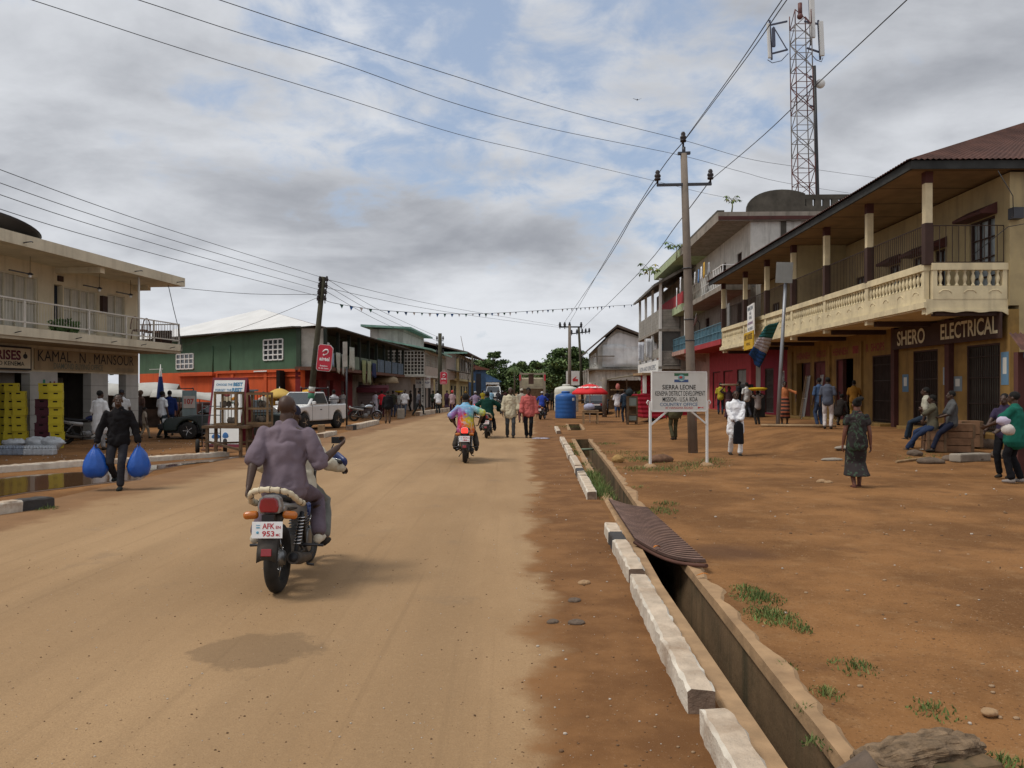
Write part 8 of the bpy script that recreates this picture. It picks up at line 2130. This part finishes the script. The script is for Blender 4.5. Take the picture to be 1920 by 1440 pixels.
t = thing('market_stall', 'dark table stall stacked with boxes in front of the red shop', 'stall', V((11.9,40.5,.45)), PI/2); mb = MB(); mb.bx(-1.1,-.4,0,1.1,.5,1.1); mb.bx(-.9,.1,1.1,.8,.5,1.6); mb.build('stall_body', mat('black_stall',(.014,.014,.014),.8,var=.5,sc=4), t)
mb = MB()
for i in range(5): mb.bx(-1.0+.4*i,-.42,.3,-.7+.4*i,-.405,.8)
mb.build('boxes', mat('dim_boxes',(.06,.05,.05),.8,var=.5,sc=3), t)
person('woman in an orange top and black and orange striped wrapper behind the steel pole', at_px(1471,796,.45), PI-.2, h=1.58, shirt=(.42,.15,.06), sleeve=1.2, lm=(lambda: (MC.__setitem__('striped_wrap', None) or None))() , legs=(.25,.06,.025), lt='skirt', girl=True, skin=None, hl=(-.42,.12,1.0), elh=(-1,.2,0)) if False else None
def stripes():
    m, nt, b = newmat('striped_wrapper'); tc = nt.nodes.new('ShaderNodeTexCoord').outputs['Object']
    w_ = N(nt,'ShaderNodeTexWave',Scale=2.3,Distortion=.6); w_.bands_direction = 'Z'; nt.links.new(tc, w_.inputs['Vector'])
    nt.links.new(mixc(nt, mrange(nt, w_.outputs['Fac'], .45, .6), (.028,.018,.016), (.30,.085,.04)), b.inputs['Base Color']); b.inputs['Roughness'].default_value = .95; return m
person('woman in an orange top and black and orange striped wrapper behind the steel pole', at_px(1471,796,.45), PI-.2, h=1.62, shirt=(.42,.15,.06), sleeve=1.2, lm=stripes(), lt='skirt', girl=True, hl=(-.42,.12,1.05), elh=(-1,.2,0))
person('man in blue shirt and jeans, back turned, by the louvred frames', at_px(1537,801,.45), .35, h=1.72, shirt=(.05,.085,.16), sleeve=.85, legs=(.04,.06,.11), lean=.05, vx=.013)
person('man in a dark waistcoat and white trousers standing by the ochre doorway', at_px(1552,804,.45), -.5, h=1.72, shirt=(.075,.085,.115), sleeve=.8, legs=(.52,.47,.45), vx=.013)
person('person in an orange print shirt standing in the raised ochre doorway', at_px(1601,796,.55,30.6), -.6, h=1.56, shirt=(.26,.12,.02), sleeve=.8, legs=(.3,.18,.04), hr=(.18,.3,1.0), vx=.014)
person('person crouching over goods beside the dark ochre doorway', at_px(1572,800,.45,30), -.8, h=1.66, shirt=(.025,.02,.018), sleeve=1.8, legs=(.06,.05,.04), pel=(0,0,.5), fl=(-.12,.22,.09), fr=(.12,.22,.09), lean=.5)
def fruits():
    m, nt, b = newmat('dark_print_dress'); tc = nt.nodes.new('ShaderNodeTexCoord').outputs['Object']
    n1 = noise(nt, tc, 6., 3., .5, None, 2.5)
    c = mixc(nt, mrange(nt, n1, .54, .60), (.016,.010,.010), (.03,.055,.032)); n2 = noise(nt, tc, 17., 3., .6, None, 1.)
    c = mixc(nt, mrange(nt, n2, .66, .72), c, (.12,.13,.10)); nt.links.new(c, b.inputs['Base Color']); b.inputs['Roughness'].default_value = .9; return m
FD = fruits()
wd = at_px(1607,917)
person('woman in a dark printed dress with hair bun walking away on bare earth', wd, -.12, h=1.58, sm=FD, sleeve=.42, hem=.12, lm=FD, lt='skirt', girl=True, hair='bun', skin=mat('warm_skin',(.13,.05,.03),.5,var=.12,sc=9,bump=.08,bsc=60,spec=.4), hl=(-.27,.04,.74), hr=(.26,-.02,.76), fl=(-.08,-.10,.10), fr=(.08,.14,.085), shoe=(.10,.04,.03), vx=.011, detail=True, loose=.012)
for sx,y,z in ((-.08,-.10,.12),(.08,.14,.085)):
    pass
sit = dict(pel=(0,0,.70), lean=-.02)
def seat(px, Y, label, rz, **k):
    p = P(px,800,Y); k = {**dict(pel=(0,0,.70)), **k}; return person(label, V((p.x,p.y,gh(p.x,p.y))), rz, **k)
seat(1749,21.45,'seated man in khaki shirt and blue jeans with folded arms', 1.15, h=1.74, shirt=(.105,.095,.065), sleeve=.9, legs=(.022,.035,.075), hl=(.06,.26,1.12), hr=(-.08,.28,1.08), elh=(-.6,.6,-1), erh=(.6,.6,-1), fl=(-.12,.62,.09), fr=(.12,.5,.09), vx=.013)
seat(1785,21.3,'seated man in a grey check shirt sitting on the plank boxes', 1.35, h=1.74, shirt=(.085,.085,.085), sleeve=.9, legs=(.015,.018,.035), pel=(0,0,.84), hl=(-.1,.35,.95), hr=(.1,.35,.95), fl=(-.12,.5,.14), fr=(.12,.42,.14), vx=.013)
seat(1737,22.8,'seated man in a pale shirt hidden behind the man in khaki', 1.0, h=1.74, shirt=(.4,.38,.3), sleeve=.9, legs=(.02,.025,.045), fl=(-.12,.5,.09), fr=(.12,.45,.09))
gm = at_px(1903,905)
person('man in a teal green shirt and black trousers at the right edge', gm, .75, h=1.70, shirt=(.012,.105,.075), sleeve=.75, hem=.16, legs=(.010,.010,.012), hl=(-.18,.42,1.08), hr=(.2,.30,1.0), fl=(-.12,.02,.085), fr=(.14,-.06,.085), vx=.012, loose=.035, shoe=(.25,.22,.2))
pm = at_px(1884,890,0,16.2)
person('woman in a dark purple top facing the man in teal and holding packages', pm, 2.2, h=1.66, shirt=(.04,.03,.06), sleeve=.6, legs=(.015,.014,.02), hl=(-.16,.36,1.05), hr=(.22,.36,.98), girl=True, vx=.013)
for d,c,lb,r in (((-.34,-.35,1.02),(.5,.46,.42),'pale wrapped package held between the couple at the right edge',(.13,.11,.1)),((-.40,-.30,1.18),(.45,.4,.5),'white and lilac striped bundle held up at the right edge',(.14,.08,.08))):
    mb = MB(); mb.ball((0,0,0),r,12,8); o = mb.build('package', cloth(c), loc=gm+V(d), disp=(.05,.08)); tag(o, lb, 'package')
# ------------------------------------------------------------------ trees, grass, pebbles
FOL = [mat('foliage_dark',(.06,.095,.032),.8,var=.4,sc=1.5,bump=.1), mat('foliage_mid',(.11,.165,.055),.8,var=.4,sc=1.5,bump=.1), mat('foliage_light',(.17,.225,.085),.8,var=.35,sc=1.5,bump=.1)]
BARK = mat('bark',(.10,.075,.055),.95,var=.3,sc=5,bump=.4)
def tree(p, h_, rad, layers, nleaf, label, ls=.35, flat=.35, light=.3, rz=0, trunk=.22):
    t = thing('tree', label, 'tree', p, rz)
    tb_ = MB(); tb_.tube([(0,0,-.3),(.1,.05,h_*.3),(.0,.1,h_*.6),(.1,0,h_*.92)],[trunk,trunk*.8,trunk*.5,trunk*.15],8)
    lf = MB(); clumps = []
    for j in range(layers):
        z = h_*(.38+.6*j/max(layers-1,1)); rr = rad*(1-.55*(j/max(layers-1,1))**1.5)*random.uniform(.85,1.1)
        for i in range(random.randint(8,11)):
            a = random.random()*2*PI; q = random.uniform(.35,1)*rr
            c = V((math.cos(a)*q,math.sin(a)*q,z+random.uniform(-.06,.08)*h_)); clumps.append((c, rr*random.uniform(.38,.62)))
            tb_.tube([(0.02,.05,z*.82),(c*.55+V((0,0,z*.4))),c],[trunk*.3,trunk*.18,.02],5)
    tb_.build('trunk', BARK, t)
    per = int(nleaf*1.5)//len(clumps)
    for c, r in clumps:
        base = random.random()
        for i in range(per):
            d = V((random.gauss(0,1),random.gauss(0,1),random.gauss(0,1))).normalized()*random.random()**.45
            p_ = c+V((d.x*r,d.y*r,d.z*r*flat*1.25))
            n_ = V((random.gauss(0,.8),random.gauss(0,.8),1)).normalized(); u_ = n_.cross(V((random.gauss(0,1),random.gauss(0,1),.1))).normalized(); w_ = n_.cross(u_)
            l = ls*random.uniform(.5,1.2); lf.m = 2 if base < light*.5 and random.random() < .6 else 1 if random.random() < light+.2 else 0
            lf.add([p_-u_*l*.5,p_-w_*l*.28,p_+u_*l*.5,p_+w_*l*.28],[(0,1,2,3)])
    lf.build('crown', FOL, t)
    return t
tree(V((-3.3,150,0)), 8.2, 3.0, 4, 3600, 'layered almond tree standing right of the blue house', .5, .3)
tree(V((7.2,104,0)), 6.6, 4.3, 5, 6500, 'wide layered almond tree behind the blue water tank', .5, .3, .4)
tree(V((9.8,112,0)), 5.8, 3.0, 4, 3500, 'dark tree right of the wide layered almond tree', .5, .4, .2)
tree(V((4.8,112,0)), 4.4, 2.6, 4, 3200, 'low dense green tree behind the lorry', .5, .5, .3)
tree(V((1.2,150,0)), 6.2, 3.6, 4, 3000, 'rounded tree at the far end of the road', .6, .6, .3)
tree(V((-1.2,150,0)), 5.4, 2.6, 4, 2400, 'smaller rounded tree left at the far end of the road', .6, .6, .3)
tree(V((4.6,150,0)), 6.4, 3.4, 4, 3000, 'rounded pale green tree behind the lorry at the far end', .6, .6, .45)
tree(V((-26.2,50.0,0)), 8.6, 1.8, 5, 3000, 'tall tree showing between the beige shop and the green building', .4, .6)
tree(V((-6.0,170,0)), 7.5, 5, 4, 3000, 'broad tree behind the low far houses', .7, .6)
tree(V((10.5,170,0)), 8, 6, 4, 3000, 'broad dark tree on the far right of the road end', .7, .6, .2)
# a palm
def palm(p, h_, label):
    t = thing('palm_tree', label, 'palm', p); mb = MB(); mb.tube([(0,0,0),(.15,0,h_*.5),(.1,0,h_)],[.18,.13,.11],8); mb.build('trunk', BARK, t)
    mb = MB()
    for k in range(16):
        a = k*2.4; up = random.uniform(-.3,.9); L_ = 2.0; pts = []
        for i in range(7):
            q = i/6; pts.append(V((.1+math.cos(a)*L_*q,math.sin(a)*L_*q,h_+up*q*1.2-1.5*q*q)))
        for i in range(6):
            for sx in (-1,1):
                for f_ in (0,.5):
                    m_ = pts[i].lerp(pts[i+1],f_); d = (pts[i+1]-pts[i]).normalized(); sd_ = d.cross(V((0,0,1))).normalized()*sx
                    mb.m = random.choice((0,1,1)); mb.add([m_,m_+d*.12,m_+sd_*.4+d*.25+V((0,0,-.2))],[(0,1,2)])
    mb.build('fronds', FOL[:2], t)
palm(V((.3,140,0)), 5.6, 'small palm at the far end of the road')
leafy(V((14.35,20.6,2.9)), (.75,.6), .85, 900, .2, 'dark green bush growing by the rusty shed roof at the right edge', 'bush', ms=FOL[1])
t = leafy(V((9.1,56,.3)), (.45,.4), 1.7, 700, .3, 'bright green bush beside the black car', 'bush', ms=mat('bright_leaf',(.14,.24,.03),.7,var=.3))
leafy(V((6.1,60,.3)), (.6,.5), 2.2, 500, .28, 'brown dried plant hung at the kiosk near the parasol', 'plant', ms=mat('dried_leaf',(.2,.14,.08),.9,var=.4)) if False else None
# grass: tufts along the drain and on the bare earth
GB = [mat('grass_blade',(.10,.145,.038),.8,var=.35,sc=3,bump=0), mat('grass_blade_dry',(.2,.2,.07),.85,var=.3,sc=3,bump=0)]
mb = MB()
def tuft(x, y, r, n, hh):
    for i in range(int(n*.9)):
        a = random.random()*2*PI; q = r*1.45*random.random()**.75; X, Y = x+math.cos(a)*q, y+math.sin(a)*q*1.3; z = gh(X,Y)-.005
        h1 = hh*random.uniform(.4,1.5)*(1-.5*q/r); b = random.random()*2*PI; w_ = .0035+.0035*random.random()*max(1,Y/10); ln_ = V((random.gauss(0,.5),random.gauss(0,.5),1))*h1
        sx_v = V((math.cos(b)*w_,math.sin(b)*w_,0)); p_ = V((X,Y,z)); mb.m = 1 if random.random() < .22 else 0
        m_ = p_+ln_*.55+V((ln_.x,ln_.y,0))*-.15
        mb.add([p_-sx_v,p_+sx_v,m_+sx_v*.7,m_-sx_v*.7,p_+ln_],[(0,1,2,3),(3,2,4)])
for i in range(34):
    y = random.uniform(13.0,17.0); x = kb(y)+.24+random.random()*max(.02,dl(y)-kb(y)-.25); tuft(x,y,.12,60,.17)
for i in range(16): 
    y = random.uniform(17,27); tuft(kb(y)+.28+random.random()*.1,y,.12,30,.09)
for px,py,r,n,hh in ((1420,1120,.16,420,.06),(1445,1155,.16,420,.06),(1400,1105,.10,160,.05),(1505,1180,.06,90,.05),(1600,1250,.11,170,.045),(1550,1300,.07,90,.05),(1750,1330,.10,120,.04),(1480,1165,.1,110,.04),(1235,958,.20,200,.08),(1250,945,.15,100,.07),(1200,915,.2,100,.05),(1170,850,.8,420,.05),(1210,862,.5,500,.08),(1250,880,.6,420,.07),(1290,872,.6,420,.07),(1330,868,.5,360,.07),(1195,880,.4,260,.08),(1135,832,.35,160,.06),(1345,862,.4,160,.06),(1700,862,.4,120,.06),(1760,860,.5,140,.07),(1880,1432,.08,120,.05),(1530,1395,.05,60,.04),(1510,1330,.04,40,.05),(1475,1250,.05,50,.04),(1060,800,.6,200,.08),(88,955,.12,120,.07)):
    p = G(px,py); tuft(p.x,p.y,r,n,hh)
tag(mb.build('grass', GB), 'green grass tufts growing along the drain and on the bare earth', 'grass', kind='stuff')
# pebbles
mb = MB()
for i in range(1500):
    Y = 3.6+18*random.random()**1.7; X = dr(Y)+.1+random.random()**.8*(.75*Y)
    r = .003+.009*random.random()**4*(1+Y/12); mb.m = random.choice((0,0,1,2))
    mb.ball((X,Y,gn(X,Y)+r*.3),(r*random.uniform(.8,1.5),r*random.uniform(.8,1.5),r*.7),5,4)
for i in range(160):
    Y = 3.6+16*random.random()**1.6; X = kb(Y)-random.random()*.9; r = .004+.008*random.random()**3; mb.m = random.choice((0,1,2))
    mb.ball((X,Y,.004+r*.3),(r*1.2,r,r*.7),5,4)
for i in range(700):
    Y = 20+8*random.random(); X = e_rl(Y)-.5-random.random()*9; r = .006+.02*random.random()**3; mb.m = random.choice((0,1,2))
    mb.ball((X,Y,r*.3),(r*1.2,r,r*.7),5,4)
for i in range(2200):
    Y = 3.6+9*random.random()**1.5; X = -.68*Y+random.random()*(.68*Y+kb(Y)); r = .0018+.0045*random.random()**3; mb.m = random.choice((0,1,1,2))
    mb.ball((X,Y,.004+r*.3),(r*1.2,r,r*.8),5,4)
tag(mb.build('gravel', [mat('pebble_tan',(.30,.2,.12),.9), mat('pebble_brown',(.13,.075,.04),.9), mat('pebble_pale',(.42,.36,.3),.9)]), 'small scattered stones on the bare earth', 'gravel', kind='stuff')
# bird
mb = MB(); mb.ball((0,0,0),(.05,.12,.05),8,6); mb.grid([[V((s_*.35,.0,.12*abs(s_))),V((s_*.3,.1,.12*abs(s_)))] for s_ in (-1,-.4,0,.4,1)],False); o = mb.build('bird', mat('bird_dark',(.03,.03,.03),.9), loc=P(1195,187,60)); tag(o, 'tiny dark bird flying high against the clouds', 'bird')

# every post, beam or hood that was laid out in one go becomes an object of its own
def split_pieces(names):
    for o in list(col.objects):
        if o.type != 'MESH' or o.name.split('.')[0] not in names or o.parent is None or o.modifiers.get('disp'): continue
        me = o.data; n = len(me.vertices); par = list(range(n))
        def find(a):
            while par[a] != a: par[a] = par[par[a]]; a = par[a]
            return a
        for e in me.edges:
            a, b = find(e.vertices[0]), find(e.vertices[1])
            if a != b: par[a] = b
        groups = {}
        for p in me.polygons: groups.setdefault(find(p.vertices[0]), []).append(p)
        if len(groups) < 2: continue
        nm = o.name.split('.')[0]; first = True
        for g_ in groups.values():
            idx = {}; vs = []; fs = []; mi = []; sm = []
            for p in g_:
                f = []
                for v in p.vertices:
                    if v not in idx: idx[v] = len(vs); vs.append(me.vertices[v].co[:])
                    f.append(idx[v])
                fs.append(f); mi.append(p.material_index); sm.append(p.use_smooth)
            m2 = bpy.data.meshes.new(nm); m2.from_pydata(vs, [], fs)
            for m in me.materials: m2.materials.append(m)
            m2.polygons.foreach_set('material_index', mi); m2.polygons.foreach_set('use_smooth', sm); m2.update()
            if first: o.data = m2; first = False
            else:
                c = o.copy(); c.data = m2; col.objects.link(c); c.parent = o.parent
split_pieces({'beam','window_hood','pilaster','door_step','pillar','post','poster','legs','wall_box','crossarm','panel_antenna','drain_spout','rain_pipe','battens','strip_light','boxes','goods','binding','door_seam'})
